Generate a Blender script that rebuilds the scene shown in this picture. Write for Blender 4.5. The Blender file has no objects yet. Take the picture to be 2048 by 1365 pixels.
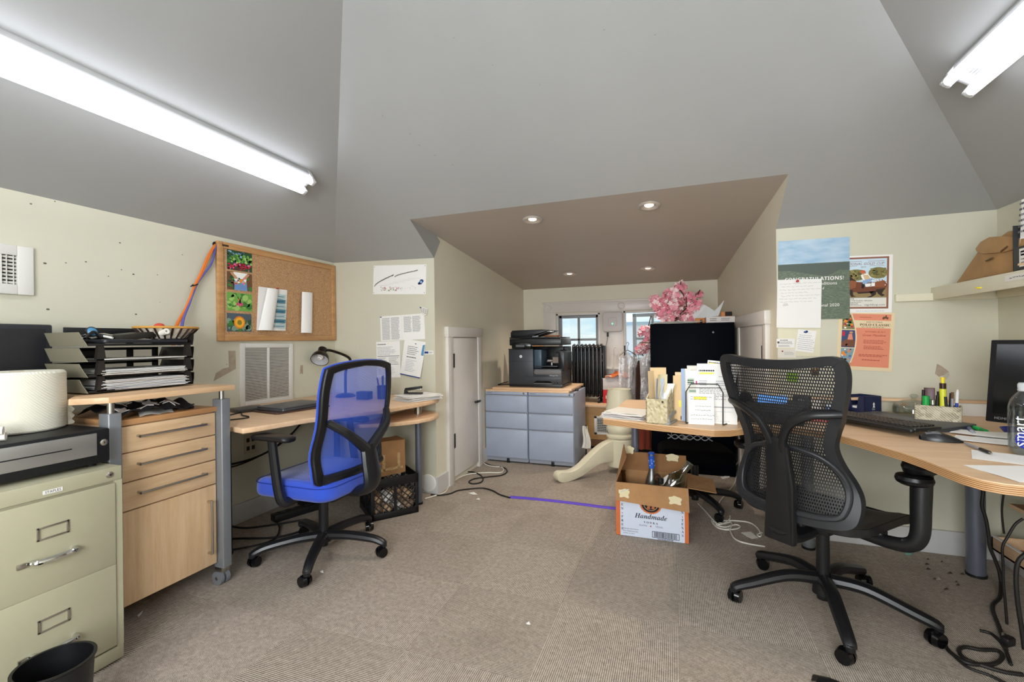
import bpy, bmesh, math, random
from mathutils import Vector, Matrix, Euler
from math import pi, sin, cos, radians as R
random.seed(7)
SC = bpy.context.scene; COL = SC.collection
# ---------------------------------------------------------------- viewpoint of the photograph
H = 1.2; F = 900.0; YAW = .348; ROL = .012
cy_, sy_ = cos(YAW), sin(YAW); cr_, sr_ = cos(ROL), sin(ROL)
def ray(px, py):
    x = (px-1024)/F; y = (682.5-py)/F
    x, y = cr_*x+sr_*y, -sr_*x+cr_*y
    return (x*cy_-sy_, x*sy_+cy_, y)
def atZ(px, py, z):
    r = ray(px, py); t = (z-H)/r[2]; return Vector((r[0]*t, r[1]*t, z))
def atX(px, py, x):
    r = ray(px, py); t = x/r[0]; return Vector((x, r[1]*t, H+r[2]*t))
def atY(px, py, y):
    r = ray(px, py); t = y/r[1]; return Vector((r[0]*t, y, H+r[2]*t))
# ---------------------------------------------------------------- mesh builder
def T(x=0, y=0, z=0): return Matrix.Translation((x, y, z))
def RX(a): return Matrix.Rotation(a, 4, 'X')
def RY(a): return Matrix.Rotation(a, 4, 'Y')
def RZ(a): return Matrix.Rotation(a, 4, 'Z')
def frame(o, ux, uy):
    ux = Vector(ux).normalized(); uy = Vector(uy).normalized(); n = ux.cross(uy)
    m = Matrix.Identity(4)
    for i in range(3):
        m[i][0] = ux[i]; m[i][1] = uy[i]; m[i][2] = n[i]; m[i][3] = o[i]
    return m
def rrect(x0, y0, x1, y1, r, n=5):
    p = []
    for cx, cy, a in ((x1-r, y0+r, -90), (x1-r, y1-r, 0), (x0+r, y1-r, 90), (x0+r, y0+r, 180)):
        for i in range(n+1):
            t = R(a+90*i/n); p.append((cx+r*cos(t), cy+r*sin(t)))
    return p
def ngon(cx, cy, r, n=20, ry=None, a0=0):
    ry = ry or r
    return [(cx+r*cos(a0+2*pi*i/n), cy+ry*sin(a0+2*pi*i/n)) for i in range(n)]
def catmull(pts, k=6, closed=False):
    P = [Vector(p) for p in pts]; n = len(P); out = []
    segs = n if closed else n-1
    for i in range(segs):
        if closed: a, b, c, d = P[(i-1) % n], P[i], P[(i+1) % n], P[(i+2) % n]
        else: a, b, c, d = P[max(i-1, 0)], P[i], P[i+1], P[min(i+2, n-1)]
        for j in range(k):
            t = j/k
            out.append(.5*((2*b)+(c-a)*t+(2*a-5*b+4*c-d)*t*t+(3*b-a-3*c+d)*t**3))
    if not closed: out.append(P[-1])
    return out
class B:
    def __init__(s): s.v = []; s.f = []; s.mi = []; s.mats = []; s.T = Matrix.Identity(4); s.cur = 0
    def m(s, mat):
        if mat not in s.mats: s.mats.append(mat)
        s.cur = s.mats.index(mat); return s
    def at(s, M): s.T = M; return s
    def add(s, vs, fs, fn=None):
        o = len(s.v)
        for p in vs:
            p = Vector(p)
            if fn: p = Vector(fn(p))
            s.v.append(tuple(s.T @ p))
        for f in fs: s.f.append([o+i for i in f]); s.mi.append(s.cur)
        return s
    def bmadd(s, bm):
        bm.verts.index_update()
        s.add([v.co.copy() for v in bm.verts], [[v.index for v in f.verts] for f in bm.faces]); bm.free(); return s
    def box2(s, lo, hi, bev=0, seg=2):
        lo = [min(a, b) for a, b in zip(lo, hi)] if False else lo
        bm = bmesh.new(); bmesh.ops.create_cube(bm, size=1)
        for v in bm.verts:
            v.co = Vector([(lo[i]+hi[i])/2+v.co[i]*abs(hi[i]-lo[i]) for i in range(3)])
        if bev: bmesh.ops.bevel(bm, geom=bm.edges[:], offset=bev, segments=seg, affect='EDGES', profile=.5)
        return s.bmadd(bm)
    def box(s, c, d, bev=0, seg=2):
        return s.box2([c[i]-d[i]/2 for i in range(3)], [c[i]+d[i]/2 for i in range(3)], bev, seg)
    def cyl(s, p0, p1, r, r1=None, n=20, caps=True):
        p0 = Vector(p0); p1 = Vector(p1); r1 = r if r1 is None else r1
        d = (p1-p0).normalized(); a = d.orthogonal().normalized(); b = d.cross(a)
        vs = []
        for p, q in ((p0, r), (p1, r1)):
            for i in range(n): vs.append(p+q*(a*cos(2*pi*i/n)+b*sin(2*pi*i/n)))
        fs = [[i, (i+1) % n, n+(i+1) % n, n+i] for i in range(n)]
        if caps: fs += [list(range(n))[::-1], list(range(n, 2*n))]
        return s.add(vs, fs)
    def lathe(s, prof, n=32, c=(0, 0, 0), sq=None):
        vs = []; k = len(prof)
        for r, z in prof:
            for i in range(n):
                a = 2*pi*i/n; q = 1
                vs.append((c[0]+r*cos(a), c[1]+r*sin(a)*(sq or 1), c[2]+z))
        fs = [[j*n+i, j*n+(i+1) % n, (j+1)*n+(i+1) % n, (j+1)*n+i] for j in range(k-1) for i in range(n)]
        if prof[0][0] > 1e-6: fs.append(list(range(n))[::-1])
        if prof[-1][0] > 1e-6: fs.append(list(range((k-1)*n, k*n)))
        return s.add(vs, fs)
    def open_lathe(s, prof, n=32, c=(0, 0, 0)):
        vs = []; k = len(prof)
        for r, z in prof:
            for i in range(n):
                a = 2*pi*i/n; vs.append((c[0]+r*cos(a), c[1]+r*sin(a), c[2]+z))
        return s.add(vs, [[j*n+i, j*n+(i+1) % n, (j+1)*n+(i+1) % n, (j+1)*n+i] for j in range(k-1) for i in range(n)])
    def tube(s, pts, r, n=8, k=6, closed=False, rs=None, sq=1.0):
        P = catmull(pts, k, closed) if k > 1 else [Vector(p) for p in pts]
        m = len(P); vs = []; up = None
        for i in range(m):
            if closed: d = P[(i+1) % m]-P[i-1]
            else: d = P[min(i+1, m-1)]-P[max(i-1, 0)]
            d = d.normalized() if d.length > 1e-9 else Vector((0, 0, 1))
            if up is None: up = d.orthogonal().normalized() if abs(d.z) > .95 else Vector((0, 0, 1))
            a = d.cross(up)
            a = a.normalized() if a.length > 1e-6 else d.orthogonal().normalized()
            b = a.cross(d).normalized(); up = b
            q = r if rs is None else rs(i/(m-1))
            for j in range(n):
                t = 2*pi*j/n; vs.append(P[i]+a*q*cos(t)*sq+b*q*sin(t))
        fs = []
        for i in range(m if closed else m-1):
            i2 = (i+1) % m
            for j in range(n): fs.append([i*n+j, i*n+(j+1) % n, i2*n+(j+1) % n, i2*n+j])
        if not closed: fs += [list(range(n))[::-1], list(range((m-1)*n, m*n))]
        return s.add(vs, fs)
    def prism(s, poly, z0, z1, bev=0, seg=2):
        bm = bmesh.new()
        lo = [bm.verts.new((x, y, z0)) for x, y in poly]; hi = [bm.verts.new((x, y, z1)) for x, y in poly]
        n = len(poly); bm.faces.new(lo[::-1]); bm.faces.new(hi)
        for i in range(n): bm.faces.new((lo[i], lo[(i+1) % n], hi[(i+1) % n], hi[i]))
        if bev:
            bm.normal_update()
            es = [e for e in bm.edges if len(e.link_faces) == 2 and e.calc_face_angle(0) > .6]
            bmesh.ops.bevel(bm, geom=es, offset=bev, segments=seg, affect='EDGES', profile=.5)
        return s.bmadd(bm)
    def poly(s, pts): return s.add(pts, [list(range(len(pts)))])
    def slab(s, polys, off):                       # faces with a back offset by a vector, joined round the rim of each
        o = Vector(off)
        for p in polys:
            n = len(p); vs = [Vector(q) for q in p]+[Vector(q)+o for q in p]
            s.add(vs, [list(range(n)), list(range(n, 2*n))[::-1]]+[[i, (i+1) % n, n+(i+1) % n, n+i] for i in range(n)])
        return s
    def sheet(s, fn, nu=8, nv=8, th=.0012, nrm=None):   # thick sheet following fn(u, v)
        P = [[Vector(fn(i/nu, j/nv)) for j in range(nv+1)] for i in range(nu+1)]
        vs = []; w = nv+1
        N = []
        for i in range(nu+1):
            for j in range(nv+1):
                du = P[min(i+1, nu)][j]-P[max(i-1, 0)][j]; dv = P[i][min(j+1, nv)]-P[i][max(j-1, 0)]
                n = du.cross(dv); N.append(n.normalized() if n.length > 1e-9 else Vector((0, 0, 1))); vs.append(P[i][j])
        M = len(vs); vs = vs+[v-n*th for v, n in zip(vs, N)]
        fs = []
        for i in range(nu):
            for j in range(nv):
                a, b, c, d = i*w+j, (i+1)*w+j, (i+1)*w+j+1, i*w+j+1
                fs.append([a, b, c, d]); fs.append([M+d, M+c, M+b, M+a])
        for i in range(nu):
            for j in (0, nv): a, b = i*w+j, (i+1)*w+j; fs.append([a, M+a, M+b, b])
        for j in range(nv):
            for i in (0, nu): a, b = i*w+j, i*w+j+1; fs.append([a, b, M+b, M+a])
        return s.add(vs, fs)
    def ring(s, outer, inner, surf, th):            # plate with one hole; outlines in (y, z), depth x = surf(y, z)
        n = len(outer); vs = []
        for L in (outer, inner):
            for y, z in L: vs.append((surf(y, z), y, z))
        for L in (outer, inner):
            for y, z in L: vs.append((surf(y, z)+th, y, z))
        fs = []
        for i in range(n):
            j = (i+1) % n
            fs += [[i, j, n+j, n+i], [2*n+i, 3*n+i, 3*n+j, 2*n+j], [i, 2*n+i, 2*n+j, j], [n+i, n+j, 3*n+j, 3*n+i]]
        return s.add(vs, fs)
    def text(s, body, x=0, y=0, size=.02, w=None, align='CENTER', z=0, shear=0, fn=None, hgt=None, rot=0, sx=1):
        cu = bpy.data.curves.new('t', 'FONT'); cu.body = body; cu.size = 1; cu.resolution_u = 2; cu.shear = shear
        ob = bpy.data.objects.new('t', cu); me = bpy.data.meshes.new_from_object(ob)
        vs = [v.co.copy() for v in me.vertices]; fs = [list(p.vertices) for p in me.polygons]
        bpy.data.objects.remove(ob); bpy.data.meshes.remove(me); bpy.data.curves.remove(cu)
        if not vs: return s
        x0 = min(v.x for v in vs); x1 = max(v.x for v in vs); y0 = min(v.y for v in vs); y1 = max(v.y for v in vs)
        k = size; kx = size*sx
        if w: kx = w/(x1-x0); k = kx
        if hgt: k = hgt/(y1-y0); kx = k if not w else kx
        ax = {'CENTER': (x0+x1)/2, 'LEFT': x0, 'RIGHT': x1}[align]
        ca, sa = cos(rot), sin(rot); out = []
        for v in vs:
            px, py = (v.x-ax)*kx, (v.y)*k
            out.append((x+px*ca-py*sa, y+px*sa+py*ca, z))
        return s.add(out, fs, fn)
    # flat print on the local z = layer plane
    def fpoly(s, pts, layer=1): return s.add([(x, y, layer*.0005) for x, y in pts], [list(range(len(pts)))])
    def frect(s, x0, y0, x1, y1, layer=1): return s.fpoly([(x0, y0), (x1, y0), (x1, y1), (x0, y1)], layer)
    def lines(s, x0, y0, x1, y1, n, layer=1, th=.3, ragged=.25, words=True, cols=1):
        dy = (y1-y0)/max(n, 1); cw = (x1-x0)/cols
        for c in range(cols):
            for i in range(n):
                yc = y1-(i+.5)*dy; xa = x0+c*cw; xe = xa+cw*(.94 if cols > 1 else 1)*(1-ragged*random.random())
                if words:
                    x = xa; u = (x1-x0)/cols*.06
                    while x < xe:
                        wd = u*random.uniform(.6, 2.2); s.frect(x, yc-dy*th/2, min(x+wd, xe), yc+dy*th/2, layer); x += wd+u*.35
                else: s.frect(xa, yc-dy*th/2, xe, yc+dy*th/2, layer)
        return s
    def scrawl(s, x0, y0, x1, y1, n, layer=1, w=.0007, slant=.0):   # handwriting: thin wavy strokes
        dy = (y1-y0)/n
        for i in range(n):
            yc = y1-(i+.5)*dy; x = x0+(x1-x0)*random.uniform(0, .08); xe = x1-(x1-x0)*random.uniform(0, .35)
            while x < xe:
                L = random.uniform(.05, .13)*(x1-x0); k = max(4, int(L/(dy*.22))); P = []
                for j in range(k+1):
                    P.append((x+L*j/k, yc+slant*(x-x0)+dy*.22*(random.random()-.5)*(2 if random.random() < .2 else 1)))
                for a, b in zip(P, P[1:]):
                    s.fpoly([(a[0], a[1]-w), (b[0], b[1]-w), (b[0], b[1]+w), (a[0], a[1]+w)], layer)
                x += L+.025*(x1-x0)
        return s
    def blobs(s, x0, y0, x1, y1, n, r0, r1, mats, layer=1, k=7):
        for i in range(n):
            s.m(random.choice(mats)); r = random.uniform(r0, r1); cx = random.uniform(x0+r*.6, x1-r*.6); cyy = random.uniform(y0+r*.6, y1-r*.6)
            a0 = random.random()*6; el = random.uniform(.6, 1)
            s.fpoly([(min(max(cx+r*cos(a0+2*pi*j/k)*random.uniform(.75, 1.1), x0), x1), min(max(cyy+r*el*sin(a0+2*pi*j/k)*random.uniform(.75, 1.1), y0), y1)) for j in range(k)], layer+(i % 5)*.12)
        return s
def obj(name, b, parent=None, mat=None, loc=None, rot=None, sharp=35, bevel=0, subsurf=0):
    me = bpy.data.meshes.new(name); me.from_pydata(b.v, [], b.f)
    for m_ in (b.mats or [mat]):
        if m_: me.materials.append(m_)
    if b.mats:
        for p, i in zip(me.polygons, b.mi): p.material_index = i
    bm = bmesh.new(); bm.from_mesh(me); bmesh.ops.recalc_face_normals(bm, faces=bm.faces); bm.to_mesh(me); bm.free()
    for p in me.polygons: p.use_smooth = True
    me.set_sharp_from_angle(angle=R(sharp)); me.update()
    o = bpy.data.objects.new(name, me); COL.objects.link(o)
    if parent: o.parent = parent
    if loc is not None: o.location = loc
    if rot is not None: o.rotation_euler = rot
    if bevel:
        md = o.modifiers.new('bevel', 'BEVEL'); md.width = bevel; md.segments = 2; md.limit_method = 'ANGLE'; md.angle_limit = R(40); md.harden_normals = False
    if subsurf:
        md = o.modifiers.new('sub', 'SUBSURF'); md.levels = md.render_levels = subsurf
    return o
def tag(o, label, cat=None, group=None, kind=None):
    if label: o['label'] = label
    if cat: o['category'] = cat
    if group: o['group'] = group
    if kind: o['kind'] = kind
    return o
def thing(name, label, cat, loc=(0, 0, 0), rz=0, group=None, rot=None):
    o = bpy.data.objects.new(name, None); COL.objects.link(o); o.empty_display_size = .05
    o.location = loc; o.rotation_euler = rot or (0, 0, rz)
    return tag(o, label, cat, group)
def top(name, b, label, cat, group=None, **k): return tag(obj(name, b, **k), label, cat, group)
def struct(name, b, label=None, **k):
    o = obj(name, b, **k); o['kind'] = 'structure'
    if label: o['label'] = label
    return o
def dup(root, loc, rz=None, label=None, rot=None):
    r = root.copy(); COL.objects.link(r); r.location = loc
    if rz is not None: r.rotation_euler = (0, 0, rz)
    if rot is not None: r.rotation_euler = rot
    if label: r['label'] = label
    for ch in list(root.children):
        c = ch.copy(); COL.objects.link(c); c.parent = r
        for g in ch.children:
            d = g.copy(); COL.objects.link(d); d.parent = c
    return r
# ---------------------------------------------------------------- materials
def lin(h):
    h = h.lstrip('#'); out = []
    for i in (0, 2, 4):
        c = int(h[i:i+2], 16)/255; out.append(c/12.92 if c <= .04045 else ((c+.055)/1.055)**2.4)
    return (*out, 1)
MC = {}
class NT:
    def __init__(s, name):
        s.mat = bpy.data.materials.new(name); s.mat.use_nodes = True; s.n = s.mat.node_tree.nodes; s.l = s.mat.node_tree.links
        s.p = s.n['Principled BSDF']; s.out = s.n['Material Output']
    def new(s, t, **k):
        nd = s.n.new(t)
        for a, v in k.items():
            if a in nd.inputs.keys(): nd.inputs[a].default_value = v
            else: setattr(nd, a, v)
        return nd
    def link(s, a, b): s.l.new(a, b)
    def coord(s, scale=(1, 1, 1), rot=(0, 0, 0)):
        tc = s.new('ShaderNodeTexCoord'); mp = s.new('ShaderNodeMapping'); mp.inputs['Scale'].default_value = scale; mp.inputs['Rotation'].default_value = rot
        s.link(tc.outputs['Object'], mp.inputs['Vector']); return mp.outputs['Vector']
    def ramp(s, fac, stops):
        r = s.new('ShaderNodeValToRGB'); e = r.color_ramp.elements
        while len(e) < len(stops): e.new(.5)
        for q, (p, c) in zip(e, stops): q.position = p; q.color = lin(c) if isinstance(c, str) else c
        s.link(fac, r.inputs['Fac']); return r.outputs['Color']
    def mix(s, fac, a, b):
        m = s.new('ShaderNodeMix', data_type='RGBA')
        if isinstance(fac, (int, float)): m.inputs[0].default_value = fac
        else: s.link(fac, m.inputs[0])
        for q, i in ((a, 6), (b, 7)):
            if isinstance(q, str): m.inputs[i].default_value = lin(q)
            elif isinstance(q, tuple): m.inputs[i].default_value = q
            else: s.link(q, m.inputs[i])
        return m.outputs[2]
    def math(s, op, a, b=None, c=None):
        m = s.new('ShaderNodeMath', operation=op)
        for i, q in enumerate((a, b, c)):
            if q is None: continue
            if isinstance(q, (int, float)): m.inputs[i].default_value = q
            else: s.link(q, m.inputs[i])
        return m.outputs[0]
    def noise(s, vec, scale, detail=3, rough=.5):
        n = s.new('ShaderNodeTexNoise'); n.inputs['Scale'].default_value = scale; n.inputs['Detail'].default_value = detail; n.inputs['Roughness'].default_value = rough
        s.link(vec, n.inputs['Vector']); return n.outputs['Fac']
    def bump(s, h, strength=.2, dist=.002):
        b = s.new('ShaderNodeBump'); b.inputs['Strength'].default_value = strength; b.inputs['Distance'].default_value = dist
        s.link(h, b.inputs['Height']); s.link(b.outputs['Normal'], s.p.inputs['Normal'])
def mat(name, col='#808080', rough=.5, metal=0, var=0, vs=8, bump=0, bs=60, spec=None, emit=0, alpha=1, trans=0, ior=1.45, coat=0):
    if name in MC: return MC[name]
    t = NT(name); t.p.inputs['Roughness'].default_value = rough; t.p.inputs['Metallic'].default_value = metal
    if spec is not None: t.p.inputs['Specular IOR Level'].default_value = spec
    t.p.inputs['IOR'].default_value = ior; t.p.inputs['Coat Weight'].default_value = coat
    c = lin(col); t.p.inputs['Base Color'].default_value = c
    if var:
        v = t.coord(); n = t.noise(v, vs, 4)
        d = tuple(max(0, q*(1-var)) for q in c[:3])+(1,); u = tuple(min(1, q*(1+var)) for q in c[:3])+(1,)
        t.link(t.ramp(n, [(.3, d), (.7, u)]), t.p.inputs['Base Color'])
    if bump: v = t.coord(); t.bump(t.noise(v, bs, 4), bump, .002)
    if emit: t.p.inputs['Emission Color'].default_value = c; t.p.inputs['Emission Strength'].default_value = emit
    if alpha < 1: t.p.inputs['Alpha'].default_value = alpha
    if trans: t.p.inputs['Transmission Weight'].default_value = trans
    MC[name] = t.mat; return t.mat
def wood(name, c0, c1, axis=1, rough=.42, scale=1.0, ply=False):
    if name in MC: return MC[name]
    t = NT(name); sc = [14, 14, 14]; sc[axis] = 1.1; v = t.coord(tuple(q*scale for q in sc))
    n = t.noise(v, 2.2, 5, .6); n2 = t.noise(v, 11, 3, .6)
    f = t.math('ADD', t.math('MULTIPLY', n, .7), t.math('MULTIPLY', n2, .3))
    t.link(t.ramp(f, [(.36, c0), (.62, c1)]), t.p.inputs['Base Color']); t.p.inputs['Roughness'].default_value = rough
    t.bump(n2, .05, .001); MC[name] = t.mat; return t.mat
def holes(name, col, w, h, mortar, axes=('Y', 'Z'), rough=.5, base=0.0, off=.5):
    """woven net: brick pattern whose cells are open"""
    if name in MC: return MC[name]
    t = NT(name); tc = t.new('ShaderNodeTexCoord'); sp = t.new('ShaderNodeSeparateXYZ'); t.link(tc.outputs['Object'], sp.inputs[0])
    cb = t.new('ShaderNodeCombineXYZ'); t.link(sp.outputs[axes[0]], cb.inputs[0]); t.link(sp.outputs[axes[1]], cb.inputs[1])
    br = t.new('ShaderNodeTexBrick'); br.offset = off; br.inputs['Scale'].default_value = 1; br.inputs['Brick Width'].default_value = w; br.inputs['Row Height'].default_value = h
    br.inputs['Mortar Size'].default_value = mortar; br.inputs['Mortar Smooth'].default_value = .2; t.link(cb.outputs[0], br.inputs['Vector'])
    t.p.inputs['Base Color'].default_value = lin(col); t.p.inputs['Roughness'].default_value = rough
    a = t.math('MAXIMUM', br.outputs['Fac'], base); t.link(a, t.p.inputs['Alpha']); MC[name] = t.mat; return t.mat
def thin_glass(name, tint='#ffffff', gloss=.08, rough=.03, edge=.45):
    if name in MC: return MC[name]
    t = NT(name); t.n.remove(t.p); tr = t.new('ShaderNodeBsdfTransparent'); tr.inputs[0].default_value = lin(tint)
    gl = t.new('ShaderNodeBsdfGlossy'); gl.inputs['Roughness'].default_value = rough; mx = t.new('ShaderNodeMixShader')
    lw = t.new('ShaderNodeLayerWeight'); lw.inputs['Blend'].default_value = .25
    f = t.math('ADD', t.math('MULTIPLY', lw.outputs['Facing'], edge), gloss)
    t.link(f, mx.inputs[0]); t.link(tr.outputs[0], mx.inputs[1]); t.link(gl.outputs[0], mx.inputs[2]); t.link(mx.outputs[0], t.out.inputs['Surface'])
    MC[name] = t.mat; return t.mat
def carpet():
    t = NT('carpet_tiles'); v = t.coord((2, 2, 2), (0, 0, R(0))); ck = t.new('ShaderNodeTexChecker'); ck.inputs['Scale'].default_value = 1; t.link(v, ck.inputs['Vector'])
    va = t.coord((1, 1, 1), (0, 0, R(0)))
    def ridged(direc):
        w = t.new('ShaderNodeTexWave', wave_type='BANDS', bands_direction=direc); w.inputs['Scale'].default_value = 42; w.inputs['Distortion'].default_value = 2.2; w.inputs['Detail'].default_value = 3; w.inputs['Detail Scale'].default_value = 6
        t.link(va, w.inputs['Vector']); return w.outputs['Fac']
    wv = t.mix(ck.outputs['Fac'], ridged('X'), ridged('Y'))
    n = t.noise(va, 260, 3, .7); n2 = t.noise(va, 2.2, 5, .6); n3 = t.noise(va, 45, 3)
    f = t.math('ADD', t.math('MULTIPLY', wv, .34), t.math('ADD', t.math('MULTIPLY', n, .40), t.math('MULTIPLY', n3, .26)))
    base = t.ramp(f, [(.28, '#6a6157'), (.5, '#a3978a'), (.74, '#d0c5b7')])
    tone = t.mix(t.math('MULTIPLY', ck.outputs['Fac'], .16), base, '#7c7166')
    dirty = t.mix(t.math('MULTIPLY', t.ramp(n2, [(.52, (0, 0, 0, 1)), (.75, (1, 1, 1, 1))]), .35), tone, '#6e6357')
    t.link(dirty, t.p.inputs['Base Color']); t.p.inputs['Roughness'].default_value = .95; t.p.inputs['Specular IOR Level'].default_value = .1
    t.bump(f, .8, .004); return t.mat
def paint(name, c, spots=True, wear=.0, rough=.55):
    t = NT(name); v = t.coord(); n = t.noise(v, 1.3, 5, .6); n2 = t.noise(v, 90, 3)
    c = lin(c); d = tuple(q*.93 for q in c[:3])+(1,); base = t.ramp(n, [(.3, d), (.72, c)])
    if spots:                                     # small dents and nail holes
        vo = t.new('ShaderNodeTexVoronoi'); vo.inputs['Scale'].default_value = 3.1; t.link(v, vo.inputs['Vector'])
        sp = t.math('LESS_THAN', vo.outputs['Distance'], .016)
        base = t.mix(t.math('MULTIPLY', sp, .55), base, '#6b665a')
    t.link(base, t.p.inputs['Base Color']); t.p.inputs['Roughness'].default_value = rough; t.bump(n2, .12, .001); return t.mat
def cork():
    t = NT('cork'); v = t.coord(); vo = t.new('ShaderNodeTexVoronoi'); vo.inputs['Scale'].default_value = 260; t.link(v, vo.inputs['Vector'])
    n = t.noise(v, 120, 4, .7); f = t.math('ADD', t.math('MULTIPLY', vo.outputs['Color'], .5), t.math('MULTIPLY', n, .5))
    t.link(t.ramp(f, [(.25, '#8f6a48'), (.5, '#b88f66'), (.75, '#cba57c')]), t.p.inputs['Base Color']); t.p.inputs['Roughness'].default_value = .9; return t.mat
def woven(name, c0, c1, c2, scale=70):
    if name in MC: return MC[name]
    t = NT(name); v = t.coord(); br = t.new('ShaderNodeTexVoronoi', distance='CHEBYCHEV'); br.inputs['Scale'].default_value = scale; t.link(v, br.inputs['Vector'])
    w = t.new('ShaderNodeTexWave', bands_direction='DIAGONAL'); w.inputs['Scale'].default_value = scale*.9; w.inputs['Distortion'].default_value = 1.5; t.link(v, w.inputs['Vector'])
    n = t.math('ADD', t.math('MULTIPLY', br.outputs['Color'], .6), t.math('MULTIPLY', w.outputs['Fac'], .4))
    t.link(t.ramp(n, [(.2, c0), (.5, c1), (.8, c2)]), t.p.inputs['Base Color']); t.p.inputs['Roughness'].default_value = .75; t.bump(n, .4, .002); MC[name] = t.mat; return t.mat
def crumple(name, c, amt=.6, sc=14, rough=.6, alpha=1):
    if name in MC: return MC[name]
    t = NT(name); v = t.coord(); vo = t.new('ShaderNodeTexVoronoi'); vo.inputs['Scale'].default_value = sc; t.link(v, vo.inputs['Vector'])
    t.p.inputs['Base Color'].default_value = lin(c); t.p.inputs['Roughness'].default_value = rough; t.p.inputs['Alpha'].default_value = alpha
    t.bump(t.math('ADD', vo.outputs['Distance'], t.noise(v, sc*1.5)), amt, .02); MC[name] = t.mat; return t.mat
M_WALL = paint('cream_wall', '#cfccb8'); M_WALL2 = paint('dormer_wall', '#dfdac6')
M_CEIL = paint('ceiling_paint', '#a2a3a2', False, rough=.45); M_CEIL2 = paint('dormer_ceiling_paint', '#b9b1a8', False)
M_TRIM = paint('white_trim', '#d9d5cf', False, rough=.35); M_CARPET = carpet(); M_CORK = cork()
BLACK = mat('black_plastic', '#141416', .45); BLACKG = mat('black_gloss', '#0a0a0c', .18); DARK = mat('dark_grey_plastic', '#2b2c2f', .5, bump=.05, bs=300)
STEEL = mat('brushed_steel', '#b9b6ae', .28, 1); CHROME = mat('chrome', '#d8d8d8', .1, 1); GREYM = mat('grey_painted_metal', '#83868a', .42, .35, var=.06)
WHITE = mat('white_paper', '#eceae6', .75); WHITE2 = mat('off_white_paper', '#dedad0', .75); WHITEP = mat('white_plastic', '#e3e1dc', .35)
INK = mat('ink_grey', '#5b5c60', .8); INKD = mat('ink_dark', '#1e1e22', .8); INKL = mat('ink_light', '#9c9da3', .8); INKB = mat('ink_blue', '#27407e', .8)
BEECH = wood('beech', '#c9a27a', '#d9b58e'); BEECHX = wood('beech_across', '#d3ad87', '#e2c09b', 0); BEECHZ = wood('beech_upright', '#cb9d70', '#dcb184', 2)
BEECHE = wood('beech_edge', '#a5764a', '#bd8e5f', 1); MANILA = mat('manila', '#dcbf92', .75, var=.05); KRAFT = mat('cardboard', '#a67c52', .85, var=.1, vs=14)
KRAFTD = mat('cardboard_inside', '#8d6540', .9, var=.1); RUBBER = mat('black_rubber', '#0c0c0d', .7); BEIGE = mat('beige_enamel', '#a9a58b', .42, var=.04, vs=5)
LGREY = mat('light_grey_enamel', '#9da7ba', .4, var=.05, vs=6); CREAMP = mat('cream_gloss_paint', '#d3cdb4', .4, var=.04)
GLASS = thin_glass('clear_glass', '#f2f6f4'); PLASTIC = thin_glass('clear_plastic', '#f4f4f6', .12, .12); RED = mat('red', '#b3262a', .5); YELLOW = mat('yellow', '#e6d52a', .4)
GREEN = mat('green', '#1fa045', .4); BLUE = mat('blue_ink', '#28469c', .4); ORANGE = mat('orange', '#d9762f', .6); PURPLE = mat('purple', '#5b5aa0', .5); NAVY = mat('navy_card', '#1c2748', .45)
# ================================================================ camera, render look
cam = bpy.data.cameras.new('camera'); co = bpy.data.objects.new('camera', cam); COL.objects.link(co); SC.camera = co
cam.sensor_width = 36; cam.lens = F/2048*36; cam.clip_start = .02
fw = Vector((-sy_, cy_, 0)); rt = Vector((cy_, sy_, 0)); up = Vector((0, 0, 1))
r2 = rt*cr_-up*sr_; u2 = rt*sr_+up*cr_
mw = Matrix.Identity(4)
for i in range(3): mw[i][0] = r2[i]; mw[i][1] = u2[i]; mw[i][2] = -fw[i]; mw[i][3] = (0, 0, H)[i]
co.matrix_world = mw
vs = SC.view_settings; vs.view_transform = 'Standard'; vs.look = 'None'; vs.exposure = 1.15; vs.gamma = 1; vs.use_curve_mapping = False
SC.cycles.max_bounces = 10; SC.cycles.diffuse_bounces = 6; SC.cycles.transparent_max_bounces = 24
# ================================================================ room shell
YW = 3.14; XL = -2.77; XR = 1.62; YB = 5.5; YN = -1.3; ZM = 1.865; ZL = 1.905; ZR = 1.87
DLF, DLB = -1.787, -1.83; DRF, DRB = .587, .45
def zmain(y): return ZM+.65*(YW-y)
def zleft(x): return 1.905+.68*(x-XL)
def zright(x): return 1.87+.753*(XR-x)
b = B().m(M_CARPET); b.box2((XL-.1, YN-.1, -.1), (XR+.1, YB+.1, 0)); struct('floor', b)
b = B().m(M_WALL); b.box2((XL-.1, YN, 0), (XL, YW, 1.905)); 
b.m(mat('nail_hole', '#5b564b', .9))
for x, y, r in ((90, 527, .006), (132, 526, .003), (172, 524, .004), (240, 486, .004), (267, 549, .005), (243, 540, .003), (96, 619, .006), (272, 629, .005), (320, 605, .002), (217, 553, .003), (365, 510, .003), (315, 550, .003), (62, 408, .004), (150, 400, .003), (376, 692, .005), (110, 403, .003)):
    p_ = atX(x, y, XL+.0008); b.slab([[(XL+.0008, p_.y+r*cos(k*pi/3)*1.2, p_.z+r*.8*sin(k*pi/3)) for k in range(6)]], (-.0006, 0, 0))
struct('wall_left', b)
b = B().m(M_WALL); b.box2((XR, YN, 0), (XR+.1, YW, 1.87)); struct('wall_right', b)
b = B().m(M_WALL); b.slab([[(XL-.1, YW, 0), (DLF, YW, 0), (DLF, YW, ZM), (XL-.1, YW, 1.90)]], (-.1, .1, 0)); b.slab([[(DRF, YW, 0), (XR+.1, YW, 0), (XR+.1, YW, 1.876), (DRF, YW, ZM+.004)]], (.1, .1, 0)); struct('wall_front', b)
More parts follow.
